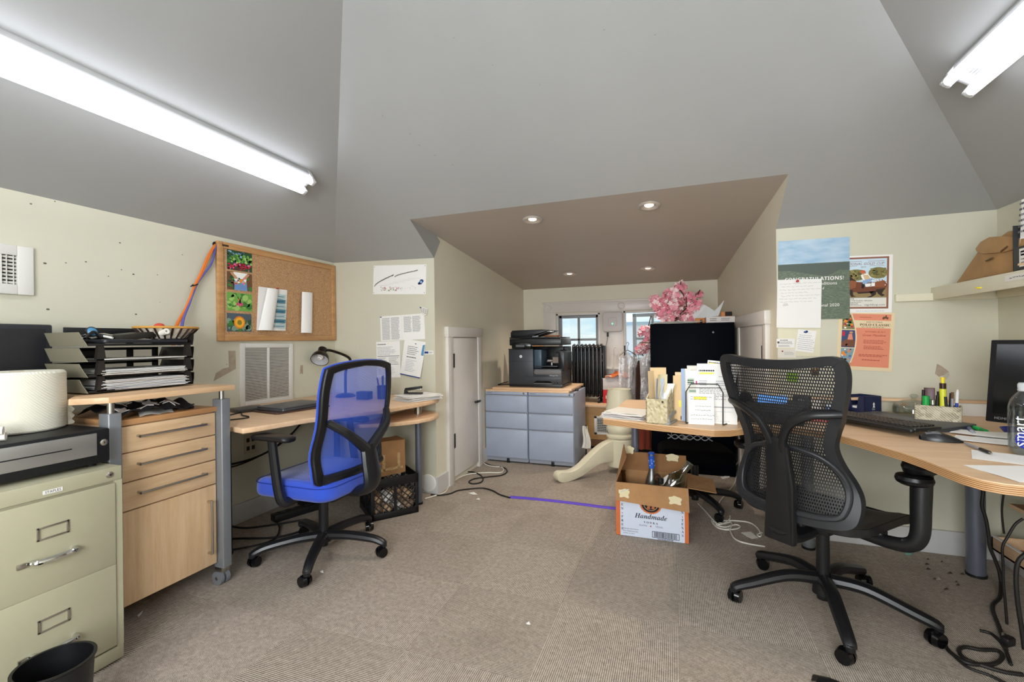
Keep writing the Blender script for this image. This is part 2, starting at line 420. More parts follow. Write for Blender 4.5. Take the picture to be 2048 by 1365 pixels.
b = B().m(M_WALL); b.slab([[(XL-.1, YN, 0), (XR+.1, YN, 0), (XR+.1, YN, 1.87), (-.488, YN, 3.5), (XL-.1, YN, 1.9)]], (0, -.1, 0)); struct('wall_near', b)
# window added out of view behind the viewpoint, holding an area fill light
b = B().m(M_TRIM); wx0, wx1, wz0, wz1 = -1.15, .55, .85, 1.95
b.box2((wx0-.08, YN, wz0-.08), (wx0, YN+.025, wz1+.08), .003); b.box2((wx1, YN, wz0-.08), (wx1+.08, YN+.025, wz1+.08), .003); b.box2((wx0, YN, wz0-.08), (wx1, YN+.025, wz0), .003); b.box2((wx0, YN, wz1), (wx1, YN+.025, wz1+.08), .003); b.box2((-.32, YN, wz0), (-.28, YN+.02, wz1), .003)
w3 = struct('added_window', b)
b = B().m(mat('added_pane', '#e9eef6', .3)); b.box2((wx0, YN+.001, wz0), (wx1, YN+.006, wz1)); obj('pane', b, w3)
la = bpy.data.lights.new('added_fill_light', 'AREA'); la.shape = 'RECTANGLE'; la.size = wx1-wx0; la.size_y = wz1-wz0; la.energy = 54; la.color = (.93, .97, 1.0)  # added lamp before the pane, brightens the lower room and dormer
lo = bpy.data.objects.new('added_fill_light', la); COL.objects.link(lo); lo.location = ((wx0+wx1)/2, YN+.035, (wz0+wz1)/2); lo.rotation_euler = (pi/2, 0, 0)
YO = 2.80; ZO = zmain(YO); ZBK = 1.858
b = B().m(M_WALL2); b.slab([[(DLF, YW, 0), (DLB, YB, 0), (DLB, YB, ZBK), (DLF, YO, ZO), (DLF, YW, ZM)]], (-.1, .08, .12)); struct('wall_dormer_left', b)
b = B().m(M_WALL2); b.slab([[(DRF, YW, 0), (DRB, YB, 0), (DRB, YB, ZBK), (DRF, YO, ZO), (DRF, YW, ZM)]], (.1, .08, .12)); struct('wall_dormer_right', b)
RX_ = -.488; RY_ = .69; RZ_ = zleft(RX_)
ridge = (RX_, RY_, RZ_)
b = B().m(M_CEIL); A_ = (XL, YW, 1.895); Bq = (DLF, YW, ZM); Cq = (DLF, YO, ZO); Dq = (DRF, YO, ZO); Eq = (DRF, YW, ZM); Fq = (XR, YW, 1.87)
b.slab([[A_, Bq, Cq, ridge], [Cq, Dq, ridge], [Dq, Eq, Fq, ridge]], (0, .1, .15)); 
b.m(mat('scuff', '#77746c', .9))
for x, y, r in ((765, 232, .010), (820, 268, .008), (838, 291, .014), (870, 311, .010), (908, 76, .006), (1080, 170, .006), (985, 130, .005), (1310, 70, .006), (905, 330, .005), (1208, 60, .005)):
    r_ = ray(x, y); t_ = (ZM+.65*YW-H)/(r_[2]+.65*r_[1])-.001; c_ = Vector((r_[0]*t_, r_[1]*t_, H+r_[2]*t_)); e_ = Vector((1, 0, 0)); f_ = Vector((0, 1, -.65)).normalized(); a_ = random.random()*6
    b.slab([[c_+e_*r*cos(a_)+f_*r*sin(a_), c_+(f_*cos(a_)-e_*sin(a_))*.002, c_-e_*r*cos(a_)-f_*r*sin(a_)]], (0, .0004, .0006))
struct('ceiling', b)
b = B().m(M_CEIL); b.slab([[A_, ridge, (RX_, YN, RZ_), (XL, YN, 1.905)]], (-.1, 0, .15)); struct('ceiling_left', b)
b = B().m(M_CEIL); b.slab([[Fq, (XR, YN, 1.87), (RX_, YN, RZ_), ridge]], (.1, 0, .15)); struct('ceiling_right', b)
b = B().m(M_CEIL2); b.slab([[(DLF, YO, ZO), (DRF, YO, ZO), (DRB, YB, ZBK), (DLB, YB, ZBK)]], (0, 0, .1)); struct('ceiling_dormer', b)
# back wall with two window openings
WL = (-1.40, -.855, .885, 1.53); WR = (-.575, .0, .885, 1.54)
b = B().m(M_WALL2)
for x0, x1, z0, z1 in ((DLB-.05, WL[0], 0, ZBK), (WL[0], WL[1], 0, WL[2]), (WL[0], WL[1], WL[3], ZBK), (WL[1], WR[0], 0, ZBK), (WR[0], WR[1], 0, WR[2]), (WR[0], WR[1], WR[3], ZBK), (WR[1], DRB+.05, 0, ZBK)):
    b.box2((x0, YB, z0), (x1, YB+.12, z1))
struct('wall_back', b)
# window trim
b = B().m(M_TRIM)
y0 = YB-.022
b.box2((-1.56, y0-.006, 1.545), (.14, YB, 1.665), .004); b.box2((-1.575, y0-.016, 1.66), (.155, YB, 1.68), .004)
for x in (-1.505, .085, -.60):
    b.at(T(x, y0-.006, 1.605)@RX(pi/2)); b.lathe([(.0, .012), (.012, .012), (.016, .006), (.028, .006), (.034, .012), (.042, .01), (.044, 0)], 24)
b.at(Matrix.Identity(4))
b.box2((-1.56, y0, .86), (WL[0], YB, 1.55), .004); b.box2((WL[1], y0, .86), (WR[0], YB, 1.55), .004); b.box2((WR[1], y0, .86), (.14, YB, 1.55), .004)
b.box2((-1.58, YB-.07, .845), (.16, YB+.02, .872), .006); b.box2((-1.56, y0, .70), (.14, YB, .846), .003)
struct('trim_1', b)
GREYW = mat('window_grey_paint', '#8e9196', .45)
def sash(b, x0, x1, z0, z1, w=.035, d=.03):
    b.box2((x0, -d/2, z0), (x0+w, d/2, z1), .003); b.box2((x1-w, -d/2, z0), (x1, d/2, z1), .003)
    b.box2((x0, -d/2, z0), (x1, d/2, z0+w), .003); b.box2((x0, -d/2, z1-w), (x1, d/2, z1), .003)
    xm = (x0+x1)/2; zm = z0+(z1-z0)*.5
    b.box2((xm-.014, -d/2+.004, z0), (xm+.014, d/2-.004, z1), .002); b.box2((x0, -d/2+.004, zm-.014), (x1, d/2-.004, zm+.014), .002)
w1 = struct('window_1', (lambda b: (b.m(M_TRIM), b.box2((WL[0], YB-.01, WL[2]), (WL[0]+.025, YB+.1, WL[3]), .002), b.box2((WL[1]-.025, YB-.01, WL[2]), (WL[1], YB+.1, WL[3]), .002), b.box2((WL[0], YB-.01, WL[3]-.02), (WL[1], YB+.1, WL[3]), .002), b.box2((WL[0], YB-.01, WL[2]), (WL[1], YB+.1, WL[2]+.02), .002), b)[-1])(B()))
b = B().m(GREYW); sash(b, WL[0]+.025, WL[1]-.025, WL[2]+.02, WL[3]-.02); obj('sash', b, w1, loc=(0, YB+.06, 0))
b = B().m(GLASS); b.box2((WL[0]+.04, YB+.058, WL[2]+.03), (WL[1]-.04, YB+.062, WL[3]-.03)); obj('pane', b, w1)
w2 = struct('window_2', (lambda b: (b.m(M_TRIM), b.box2((WR[0], YB-.01, WR[2]), (WR[0]+.02, YB+.1, WR[3]), .002), b.box2((WR[1]-.02, YB-.01, WR[2]), (WR[1], YB+.1, WR[3]), .002), b.box2((WR[0], YB-.01, WR[3]-.02), (WR[1], YB+.1, WR[3]), .002), b.box2((WR[0], YB-.01, WR[2]), (WR[1], YB+.1, WR[2]+.02), .002), b)[-1])(B()))
sw = thing('open_sash', None, None, (WR[1]-.02, YB+.10, 0), R(-9)); sw.parent = w2
b = B().m(mat('sash_light_grey', '#a9b0b6', .4)); sash(b, -.47, 0, WR[2]+.02, WR[3]-.025, .04); obj('casement', b, sw)
b = B().m(GLASS); b.box2((-.45, -.002, WR[2]+.04), (-.02, .002, WR[3]-.04)); obj('pane', b, sw)
b = B().m(BLACK); b.box2((WR[0]+.002, YB-.022, .99), (WR[0]+.016, YB-.008, 1.13), .003); obj('latch', b, w2)
# small access doors in the side walls of the dormer
def xdl(y): return DLF+(DLB-DLF)*(y-YW)/(YB-YW)
def xdr(y): return DRF+(DRB-DRF)*(y-YW)/(YB-YW)
dd = B().m(mat('door_white', '#d8d4cf', .4, var=.03, vs=4))
ML = frame((xdl(3.40), 3.40, 0), (xdl(3.97)-xdl(3.40), .57, 0), (0, 0, 1))   # local x runs deeper, y up, z to the room
def dbox(b, M, lo, hi, bev=.003): b.at(M); b.box2(lo, hi, bev); b.at(Matrix.Identity(4))
dbox(dd, ML, (.0, .05, .002), (.53, 1.235, .022))
d1 = struct('door_1', dd, 'low white access door in the left side wall of the dormer')
b = B().m(M_TRIM); dbox(b, ML, (-.09, .0, .0), (0, 1.31, .03)); dbox(b, ML, (.535, 0, 0), (.62, 1.31, .03)); dbox(b, ML, (-.1, 1.24, 0), (.63, 1.325, .036)); obj('door_casing', b, d1)
for z in (1.04, .36):
    b = B().m(BLACK); dbox(b, ML, (.0, z-.06, .022), (.03, z+.06, .03)); b.at(ML); b.cyl((.002, z-.06, .03), (.002, z+.06, .03), .006); obj('hinge', b, d1)
b = B().m(BLACK); dbox(b, ML, (.45, .62, .022), (.56, .638, .042)); obj('latch', b, d1)
MR = frame((xdr(4.25), 4.25, 0), (xdr(3.3)-xdr(4.25), -.95, 0), (0, 0, 1))
b = B().m(M_TRIM); dbox(b, MR, (.08, .05, .002), (.86, 1.29, .022))
d2 = struct('door_2', b, 'low white access door in the right side wall of the dormer')
b = B().m(M_TRIM); dbox(b, MR, (0, 0, 0), (.08, 1.37, .03)); dbox(b, MR, (.865, 0, 0), (.95, 1.37, .03)); dbox(b, MR, (-.01, 1.29, 0), (.96, 1.38, .036)); obj('door_casing', b, d2)
b = B().m(BLACK); dbox(b, MR, (.84, 1.0, .022), (.87, 1.15, .03)); obj('hinge', b, d2)
# baseboards
BB = paint('baseboard_paint', '#c9c8c6', False, rough=.5)
b = B().m(BB); b.box2((XL, YN, 0), (XL+.018, YW, .13), .004); struct('baseboard_left', b)
b = B().m(BB); b.box2((XL, YW-.018, 0), (DLF, YW, .13), .004); b.box2((DRF, YW-.018, 0), (XR, YW, .13), .004); struct('baseboard_front', b)
b = B().m(BB); b.box2((XR-.018, YN, 0), (XR, YW, .13), .004); struct('baseboard_right', b)
b = B().m(BB); b.slab([[(DLF, YW-.018, 0), (xdl(3.31), 3.31, 0), (xdl(3.31), 3.31, .13), (DLF, YW-.018, .13)]], (.018, 0, 0)); b.slab([[(xdl(4.02), 4.02, 0), (DLB, YB, 0), (DLB, YB, .13), (xdl(4.02), 4.02, .13)]], (.018, 0, 0)); struct('baseboard_dormer', b)
# ================================================================ lights
TUBE = mat('lit_tube', '#f4f7ff', .4, emit=3.3)
LAMPW = mat('fixture_white_enamel', '#c9cacb', .35)
def strip_light(label, loc, roty, length, group):
    t = thing('fluorescent_light', label, 'ceiling light', loc, rot=(0, roty, 0), group=group)     # local -z points into the room, y along
    b = B().m(LAMPW); b.prism([(-.066, 0), (.066, 0), (.066, -.040), (.05, -.062), (-.05, -.062), (-.066, -.040)], 0, length, .003)
    b.v = [(x, length-z, y) for x, y, z in b.v]; obj('housing', b, t)
    for s in (-1, 1):
        b = B().m(TUBE); b.cyl((s*.043, .03, -.086), (s*.043, length-.03, -.086), .019, n=20); obj('tube', b, t)
        for y in (.012, length-.012):
            b = B().m(LAMPW); b.box((s*.043, y, -.076), (.04, .022, .05), .006); b.cyl((s*.043, y+(.016 if y < .1 else -.016), -.086), (s*.043, y-(.0), -.086), .0195); obj('lamp_holder', b, t)
    for y in (.02, length-.02): b = B().m(LAMPW); b.box((0, y, -.033), (.134, .03, .06), .004); obj('end_cap', b, t)
    b = B().m(mat('warning_label', '#d5dade', .5)); b.box((0, length-.09, -.0625), (.045, .06, .002)); b.m(INKD); b.at(frame((.0, length-.09, -.0637), (0, -1, 0), (1, 0, 0))); b.lines(-.02, -.015, .02, .015, 3, 0); obj('sticker', b, t)
    return t
angL = -math.atan(.68); angR = math.atan(.753)
xl = -2.235; xr = 1.115
strip_light('long lit fluorescent strip light on the left ceiling slope', (xl, -.15, zleft(xl)), angL, 2.42, 'fluorescent strip lights on the ceiling slopes')
strip_light('lit fluorescent strip light on the right ceiling slope above the shelf', (xr, -.13, zright(xr)), angR, 2.42, 'fluorescent strip lights on the ceiling slopes')
TUBE2 = mat('lit_tube_fill', '#f6f8ff', .4, emit=11.0)  # for unseen fixtures added behind the viewpoint to fill the room
tf, TUBE = TUBE, TUBE2
for (x, lab) in ((-1.55, 'added fill strip light behind the viewpoint, on the left slope near the rear wall'), (.55, 'added fill strip light behind the viewpoint, on the right slope near the rear wall')):
    strip_light(lab, (x, -1.25, zleft(x) if x < RX_ else zright(x)), angL if x < RX_ else angR, 1.25, 'added fill lights behind the viewpoint')
TUBE = tf
E_WARM = mat('downlight_lens', '#ffeedd', .4, emit=.75)
def zdorm(y): return ZO+(ZBK-ZO)*(y-YO)/(YB-YO)
angD = math.atan((ZBK-ZO)/(YB-YO))
def on_dormer(px, py):
    r = ray(px, py); k = (ZBK-ZO)/(YB-YO); t = (ZO-k*YO-H)/(r[2]-k*r[1]); return Vector((r[0]*t, r[1]*t, H+r[2]*t))
proto = None
for (px, py, lab, on) in ((1065, 438, 'round recessed downlight in the dormer ceiling, nearer and left', 1), (1298, 410, 'round recessed downlight in the dormer ceiling, nearer and right', 1), (1139, 547, 'small recessed downlight at the back left of the dormer ceiling', 1), (1296, 536, 'small recessed downlight at the back right above the pink flowers', 1)):
    p = on_dormer(px, py); t = thing('recessed_downlight', lab, 'downlight', p-Vector((0, 0, .002)), rot=(angD, 0, 0), group='recessed downlights in the dormer ceiling')
    b = B().m(mat('downlight_trim', '#cfc9c2', .3, .5)); b.open_lathe([(.070, .0), (.070, -.006), (.060, -.013), (.044, -.006), (.040, .0), (.0, .0)], 28); obj('trim_ring', b, t)
    b = B().m(E_WARM); b.lathe([(.0, -.008), (.024, -.007), (.03, -.002)], 24); obj('lens', b, t)
    lt = bpy.data.lights.new('downlight_beam', 'SPOT'); lt.energy = 14; lt.color = (1, .86, .72); lt.spot_size = R(120); lt.spot_blend = .8; lt.shadow_soft_size = .03
    lo = bpy.data.objects.new('downlight_beam', lt); COL.objects.link(lo); lo.location = p-Vector((0, 0, .03))
# ================================================================ sky and the house next door
wd = bpy.data.worlds.new('world'); SC.world = wd; wd.use_nodes = True; n = wd.node_tree.nodes; l = wd.node_tree.links
bg = n['Background']; tc = n.new('ShaderNodeTexCoord'); ns = n.new('ShaderNodeTexNoise'); ns.inputs['Scale'].default_value = 5.5; ns.inputs['Detail'].default_value = 5
mp = n.new('ShaderNodeMapping'); mp.inputs['Scale'].default_value = (1, 1, 3); l.new(tc.outputs['Generated'], mp.inputs[0]); l.new(mp.outputs[0], ns.inputs['Vector'])
rp = n.new('ShaderNodeValToRGB'); e = rp.color_ramp.elements; e[0].position = .30; e[0].color = lin('#9cc0d8'); e[1].position = .50; e[1].color = lin('#d3dade'); l.new(ns.outputs['Fac'], rp.inputs[0])
l.new(rp.outputs[0], bg.inputs['Color']); bg.inputs['Strength'].default_value = .85
b = B().m(mat('pale_siding', '#d5d8da', .7)); b.box2((-1.35, 9.5, -3), (4, 9.8, 1.52))
bh = thing('neighbour_house', 'pale house with siding seen outside the right window', 'building', (1.3, 9.6, -3))
b.v = [(x-1.3, y-9.6, z+3) for x, y, z in b.v]; obj('siding_wall', b, bh)
b = B().m(mat('shade_blue', '#9fb3c4', .7)); b.box2((-2.7, -.14, 4.50), (2.8, -.08, 4.56)); b.box2((-2.7, -.13, 3.9), (2.8, -.09, 3.92)); obj('eave_board', b, bh)
# ================================================================ LEFT WALL: vents, corkboard, cables, patches
GR = mat('grille_enamel', '#d8d6cf', .4)
def wall_left(y, z): return frame((XL, y, z), (0, 1, 0), (0, 0, 1))      # local x = +Y, y = up, z into the room
# register at the edge of the picture
a = atX(63, 497, XL); c = atX(63, 592, XL); W, Hh = .40, a.z-c.z; y1 = a.y
t = thing('wall_vent', 'white wall register with two-way louvres high on the left wall', 'vent', (XL, y1-W/2, c.z+Hh/2))
M0 = frame((0, 0, 0), (0, 1, 0), (0, 0, 1))
b = B().m(GR).at(M0); iw, ih = W/2-.055, Hh/2-.045
for lo, hi in (((-W/2, -Hh/2, 0), (-iw, Hh/2, .018)), ((iw, -Hh/2, 0), (W/2, Hh/2, .018)), ((-iw, -Hh/2, 0), (iw, -ih, .018)), ((-iw, ih, 0), (iw, Hh/2, .018))): b.box2(lo, hi, .003)
obj('vent_frame', b, t)
b = B().m(mat('duct_dark', '#0d0d0d', .8)).at(M0); b.box2((-iw, -ih, .0005), (iw, ih, .002)); obj('duct', b, t)
b = B().m(GR).at(M0)
for i in range(8): z = -ih+(i+.5)*2*ih/8; b.at(M0@T(0, z, .008)@RX(R(30))); b.box((0, 0, 0), (2*iw, .010, .0015))
b.at(M0)
for i in range(13): x = -iw+(i+.5)*2*iw/13; b.box2((x-.001, -ih, .010), (x+.001, ih, .016))
for x in (iw*.62, iw*.36): b.box2((x-.006, -ih, .012), (x+.006, ih, .017))
obj('louvres', b, t)
# return air grille
a = atX(478, 688, XL); d = atX(585, 797, XL); W = d.y-a.y; z1 = a.z; z0 = .775; Hh = z1-z0
t = thing('return_air_grille', 'large white return air grille above the left desk', 'vent', (XL, (a.y+d.y)/2, (z0+z1)/2), rot=(R(-.8), 0, 0))
b = B().m(GR).at(M0); iw, ih = W/2-.035, Hh/2-.03
for lo, hi in (((-W/2, -Hh/2, 0), (-iw, Hh/2, .012)), ((iw, -Hh/2, 0), (W/2, Hh/2, .012)), ((-iw, -Hh/2, 0), (iw, -ih, .012)), ((-iw, ih, 0), (iw, Hh/2, .012)), ((-.008, -ih, .002), (.008, ih, .014))): b.box2(lo, hi, .002)
for sx, sz in ((0, ih+.015), (0, -ih-.015), (-iw-.018, 0), (iw+.018, 0)): b.cyl((sx, sz, .012), (sx, sz, .015), .004, n=10)
obj('grille_frame', b, t)
b = B().m(mat('filter_dark', '#1f1c18', .9)).at(M0); b.box2((-iw, -ih, .0005), (iw, ih, .002)); obj('filter', b, t)
b = B().m(GR)
for i in range(34):
    z = -ih+(i+.5)*2*ih/34; b.at(M0@T(0, z, .007)@RX(R(35))); b.box((0, 0, 0), (2*iw, .0085, .0012))
obj('louvres', b, t)
# corkboard
a = atX(432, 471, XL); c_ = atX(430, 676, XL); d = atX(669, 600, XL); y0, y1 = (a.y+c_.y)/2, d.y-.01; z0, z1 = 1.222, 1.868
OAK = wood('oak_frame', '#a97a4c', '#c79865', 1, .4)
t = thing('corkboard', 'oak-framed corkboard on the left wall with photo cards', 'bulletin board', (XL, (y0+y1)/2, (z0+z1)/2))
W, Hh = y1-y0, z1-z0; fw_ = .042
b = B().m(M_CORK).at(M0); b.box2((-W/2+.02, -Hh/2+.02, .001), (W/2-.02, Hh/2-.02, .012)); obj('cork_sheet', b, t)
b = B().m(OAK).at(M0)
for i, (lo, hi) in enumerate((((-W/2, -Hh/2, 0), (-W/2+fw_, Hh/2, .024)), ((W/2-fw_, -Hh/2, 0), (W/2, Hh/2, .024)), ((-W/2+fw_, -Hh/2, 0), (W/2-fw_, -Hh/2+fw_, .024)), ((-W/2+fw_, Hh/2-fw_, 0), (W/2-fw_, Hh/2, .024)))): b.box2(lo, hi, .005)
obj('board_frame', b, t)
b = B().m(mat('plate_dark', '#3a2a1c', .5)).at(M0); b.box2((-W/2+.03, Hh/2-.03, .024), (-W/2+.075, Hh/2-.018, .025)); obj('maker_plate', b, t)
def on_wall_card(label, cat, name, px0, py0, px1, py1, draw, group=None, off=.0135, X=XL):
    p = atX(px0, py0, X+off); q = atX(px1, py1, X+off); w, h = q.y-p.y, p.z-q.z
    t = B().m(WHITE).at(M0); t.box2((0, 0, 0), (w, h, .0008)); t.at(M0@T(0, 0, .0006)); draw(t, w, h)
    return top(name, t, label, cat, group, loc=(X+off, p.y, q.z))
g1, g2, g3, g4 = mat('leaf1', '#3f7a35', .6), mat('leaf2', '#6da54a', .6), mat('leaf3', '#2b4f33', .6), mat('leaf4', '#9fc46a', .6)
rd1, rd2, pk = mat('rd1', '#b81f3a', .5), mat('rd2', '#7d1430', .5), mat('pk', '#e06a9a', .5)
orr, ory, skin, denim, brn = mat('orr', '#e8871e', .5), mat('ory', '#f3b331', .5), mat('skin', '#c58f6b', .6), mat('denim', '#6d8fc0', .6), mat('brn', '#6b4a2f', .7)
wht = mat('wht', '#f0efe9', .6); skyb = mat('skyb', '#8fb7da', .6)
def c1(b, w, h): b.m(g3).frect(0, 0, w, h); b.blobs(0, h*.6, w, h, 26, .006, .016, [g3, skyb, denim], 2); b.blobs(0, h*.35, w, h*.85, 60, .006, .018, [g1, g2, g4, g3], 2.7); b.blobs(0, 0, w, h*.42, 40, .006, .014, [rd1, rd2, rd1, pk], 3.4)
def c2(b, w, h):
    b.m(brn).frect(0, 0, w, h); b.blobs(0, 0, w, h, 30, .008, .02, [g3, brn, g1], 1.5); b.m(wht).fpoly([(w*.25, h), (w*.3, h*.45), (w*.75, h*.45), (w*.8, h)], 2.4); b.m(denim).fpoly([(w*.28, 0), (w*.3, h*.5), (w*.78, h*.5), (w*.8, 0)], 2.6)
    b.m(skin).fpoly([(w*.12, h*.95), (w*.22, h*.98), (w*.55, h*.5), (w*.42, h*.42)], 3); b.fpoly([(w*.9, h*.95), (w*.8, h*.98), (w*.5, h*.5), (w*.62, h*.42)], 3); b.blobs(w*.28, h*.3, w*.75, h*.72, 34, .005, .013, [orr, pk, wht, ory, g2, skyb], 3.6)
def c3(b, w, h):
    b.m(g2).frect(0, 0, w, h); b.blobs(0, 0, w, h, 40, .01, .028, [g2, g4, g1, g4], 1.5)
    for i in range(14): a = 2*pi*i/14; b.m(pk if i % 2 else rd1).fpoly([(w*.5, h*.38), (w*.5+.026*cos(a-.2), h*.38+.014*sin(a-.2)), (w*.5+.026*cos(a+.2), h*.38+.014*sin(a+.2))], 3)
    b.m(INKD).fpoly([(w*.47, h*.42), (w*.40, h*.86), (w*.5, h*.62), (w*.56, h*.84), (w*.54, h*.42)], 3.5); b.m(orr).fpoly([(w*.45, h*.52), (w*.42, h*.72), (w*.48, h*.6)], 3.9)
def c4(b, w, h):
    b.m(mat('dusk', '#4c5a63', .6)).frect(0, 0, w, h); b.blobs(0, 0, w, h*.8, 26, .012, .03, [g3, g1, mat('sage', '#7c9a86', .6)], 1.5)
    for k, (r, m_) in enumerate(((.046, orr), (.036, ory))):
        for i in range(22): a = 2*pi*(i+.5*k)/22; b.m(m_).fpoly([(w*.5+.012*cos(a-.3), h*.5+.012*sin(a-.3)), (w*.5+r*.8*cos(a-.16), h*.5+r*.8*sin(a-.16)), (w*.5+r*cos(a), h*.5+r*sin(a)), (w*.5+r*.8*cos(a+.16), h*.5+r*.8*sin(a+.16)), (w*.5+.012*cos(a+.3), h*.5+.012*sin(a+.3))], 2.5+k*.6+(i % 2)*.2)
    b.m(mat('discbrown', '#8a7a2c', .7)).fpoly(ngon(w*.5, h*.5, .017), 4.2)
gp = 'flower photo cards in a column on the corkboard'
on_wall_card('photo card of red radishes and leafy greens at the top of the corkboard', 'photo card', 'photo_card', 453, 498, 504, 546, c1, gp)
on_wall_card('photo card of a person in a white shirt holding a bouquet, pinned on the corkboard', 'photo card', 'photo_card', 453, 542, 504, 584, c2, gp)
on_wall_card('photo card of a butterfly on a pink flower, pinned on the corkboard', 'photo card', 'photo_card', 453, 584, 504, 624, c3, gp)
on_wall_card('photo card of a big orange sunflower at the bottom of the corkboard', 'photo card', 'photo_card', 453, 626, 503, 664, c4, gp)
# curled papers pinned to the corkboard
p = atX(514, 661, XL+.02); q = atX(575, 578, XL+.02); w, h = q.y-p.y, q.z-p.z
t = thing('pinned_papers', 'two curling sheets pinned on the corkboard, the front one with a teal table', 'papers', (XL+.0135, p.y, p.z))
b = B().m(WHITE).at(M0)
b.sheet(lambda u, v: (u*w*.93+v*.02, v*h*.97, .002+.01*(1-v)*sin(u*3)), 8, 8, .001)
TEAL = mat('teal_print', '#4a7f92', .6); TEALL = mat('teal_pale', '#a9c3c9', .6)
b.at(M0@T(0, 0, .014))
for i in range(7):
    zz = h*.06+i*h*.115; xa = w*.30+w*.35*(i/7)
    b.m(TEAL if i % 2 else TEALL).fpoly([(xa, zz), (w*.88, zz), (w*.90, zz+h*.09), (xa+w*.05, zz+h*.09)], 1)
    b.m(INKD).frect(xa+w*.05, zz+h*.035, w*.84, zz+h*.045, 1.6)
obj('back_sheet', b, t)
b = B().m(WHITE).at(M0)
def curl(u, v):
    a = u*pi*1.05; x = w*(.02+.30*v)+w*.18*(1-.25*v)*(1-cos(a))*.9+w*.12*u; return (x, h*(.0+.95*v), .012+.036*sin(a)*(1-.45*v))
b.sheet(curl, 14, 10, .001); obj('front_sheet', b, t)
b = B().m(RED).at(M0); b.lathe([(.006, .012), (.004, .016), (.004, .022), (.006, .026), (0, .027)], 14, (w*.62, h*.97, 0)); obj('push_pin', b, t)
p = atX(597, 666, XL+.02); q = atX(625, 587, XL+.02); w2_, h2_ = q.y-p.y, q.z-p.z
b = B().m(WHITE).at(M0)
def roll(u, v): a = u*pi*1.7; return (w2_*(.12+.1*v)+w2_*.36*(1-cos(a)), v*h2_, .014+.028*sin(a)*(1-.3*v) if a < pi else .012+.016*sin(a))
b.sheet(roll, 18, 6, .001)
top('rolled_sheet', b, 'white sheet curled into a tube, pinned right of the teal-table papers', 'paper', loc=(XL+.013, p.y, p.z))
# cables out of the wall hole
h0 = atX(430, 489, XL+.004)
b = B().m(RUBBER).at(frame((0, 0, 0), (0, 1, 0), (0, 0, 1))); b.lathe([(.0, .001), (.013, .001), (.016, .004), (.017, 0)], 20)
top('wall_hole_grommet', b, 'small dark cable hole in the left wall beside the corkboard', 'grommet', loc=h0)
def wallpath(pts, off): return [atX(x, y, XL+o) for (x, y), o in zip(pts, off)]
ob_ = (.01, .03, .04, .04, .05, .09, .2)
b = B().m(ORANGE)
b.tube(wallpath([(430, 490), (416, 512), (402, 545), (389, 572), (372, 615), (352, 652), (345, 690)], ob_), .0065); b.tube(wallpath([(431, 490), (420, 510), (405, 545), (391, 572), (374, 615), (355, 652), (349, 690)], ob_), .006)
top('orange_cable', b, 'orange cables running from the wall hole down behind the letter trays', 'cable')
b = B().m(PURPLE); b.tube(wallpath([(432, 490), (424, 525), (408, 548), (391, 573), (380, 605), (367, 640), (360, 690)], ob_), .006); b.tube(wallpath([(431, 492), (414, 520), (402, 550), (392, 573), (377, 612), (364, 645), (357, 690)], ob_), .0055)
top('purple_cable', b, 'purple cables tied to the orange ones on the left wall', 'cable')
k = atX(390, 570, XL+.045); b = B().m(BLACK); b.at(T(*k)@RX(R(25))); b.open_lathe([(.017, -.004), (.018, 0), (.017, .004)], 16); b.box((.0, -.022, 0), (.004, .014, .006)); top('cable_tie', b, 'black tie round the orange and purple cables', 'cable tie')
# bare patches where paint is torn
TORN = mat('torn_plaster', '#a99a86', .9, var=.12, vs=30)
def patch(pts, label, X=XL, Yp=None, m_=None):
    b = B().m(m_ or TORN); P = [atX(x, y, X+.001) if Yp is None else atY(x, y, Yp-.001) for x, y in pts]
    b.slab([P], (-.0008, 0, 0) if Yp is None else (0, .0008, 0)); return top('torn_patch', b, label, 'torn paint patch', 'torn paint patches on the walls')
patch([(457, 702), (471, 702), (472, 738), (456, 747), (427, 763), (432, 747), (446, 738), (458, 735)], 'jagged bare patch in the paint left of the return air grille')
patch([(601, 731), (606, 731), (606, 750), (604, 747), (600, 749)], 'small torn strip right of the return air grille')
patch([(1874, 728), (1884, 733), (1898, 744), (1890, 750), (1878, 754), (1870, 748)], 'triangular torn patch above the pen cup on the right', Yp=YW)
patch([(1886, 752), (1898, 745), (1899, 752), (1893, 760)], 'small pale scrap of torn paper beside the triangular patch', Yp=YW, m_=mat('pale_plaster', '#b8b2a2', .9))
# ================================================================ beige filing cabinet
t = thing('file_cabinet', 'beige two-drawer metal filing cabinet under the cash drawer', 'filing cabinet', (-2.0, .92, 0))
b = B().m(BEIGE); b.box2((-.72, -.19, .01), (-.012, .19, .742), .004); b.box2((-.0125, .168, .06), (.0, .19, .69)); b.box2((-.0125, -.19, .06), (0, -.168, .69)); b.box2((-.0125, -.19, .69), (.0, .19, .742), .003); b.box2((-.0125, -.19, .01), (0, .19, .06), .002); obj('body', b, t)
for k, z0 in enumerate((.375, .068)):
    dr = B().m(BEIGE); dr.box2((-.012, -.166, z0), (.006, .166, z0+.308), .004); dr = obj('drawer', dr, t)
    zc = z0+.20; b = B().m(STEEL)
    for lo, hi in (((.006, -.06, zc-.022), (.010, .025, zc-.016)), ((.006, -.06, zc+.016), (.010, .025, zc+.022)), ((.006, -.06, zc-.022), (.010, -.053, zc+.022)), ((.006, .018, zc-.022), (.010, .025, zc+.022))): b.box2(lo, hi, .001)
    obj('label_holder', b, dr)
    b = B().m(CHROME); zh = z0+.115
    b.tube([(.006, -.075, zh), (.028, -.066, zh), (.034, -.02, zh), (.028, .03, zh), (.006, .04, zh)], .009, 10); obj('handle', b, dr)
    b = B().m(STEEL); b.box2((.006, -.11, zh-.008), (.014, -.086, zh+.008), .002); obj('thumb_latch', b, dr)
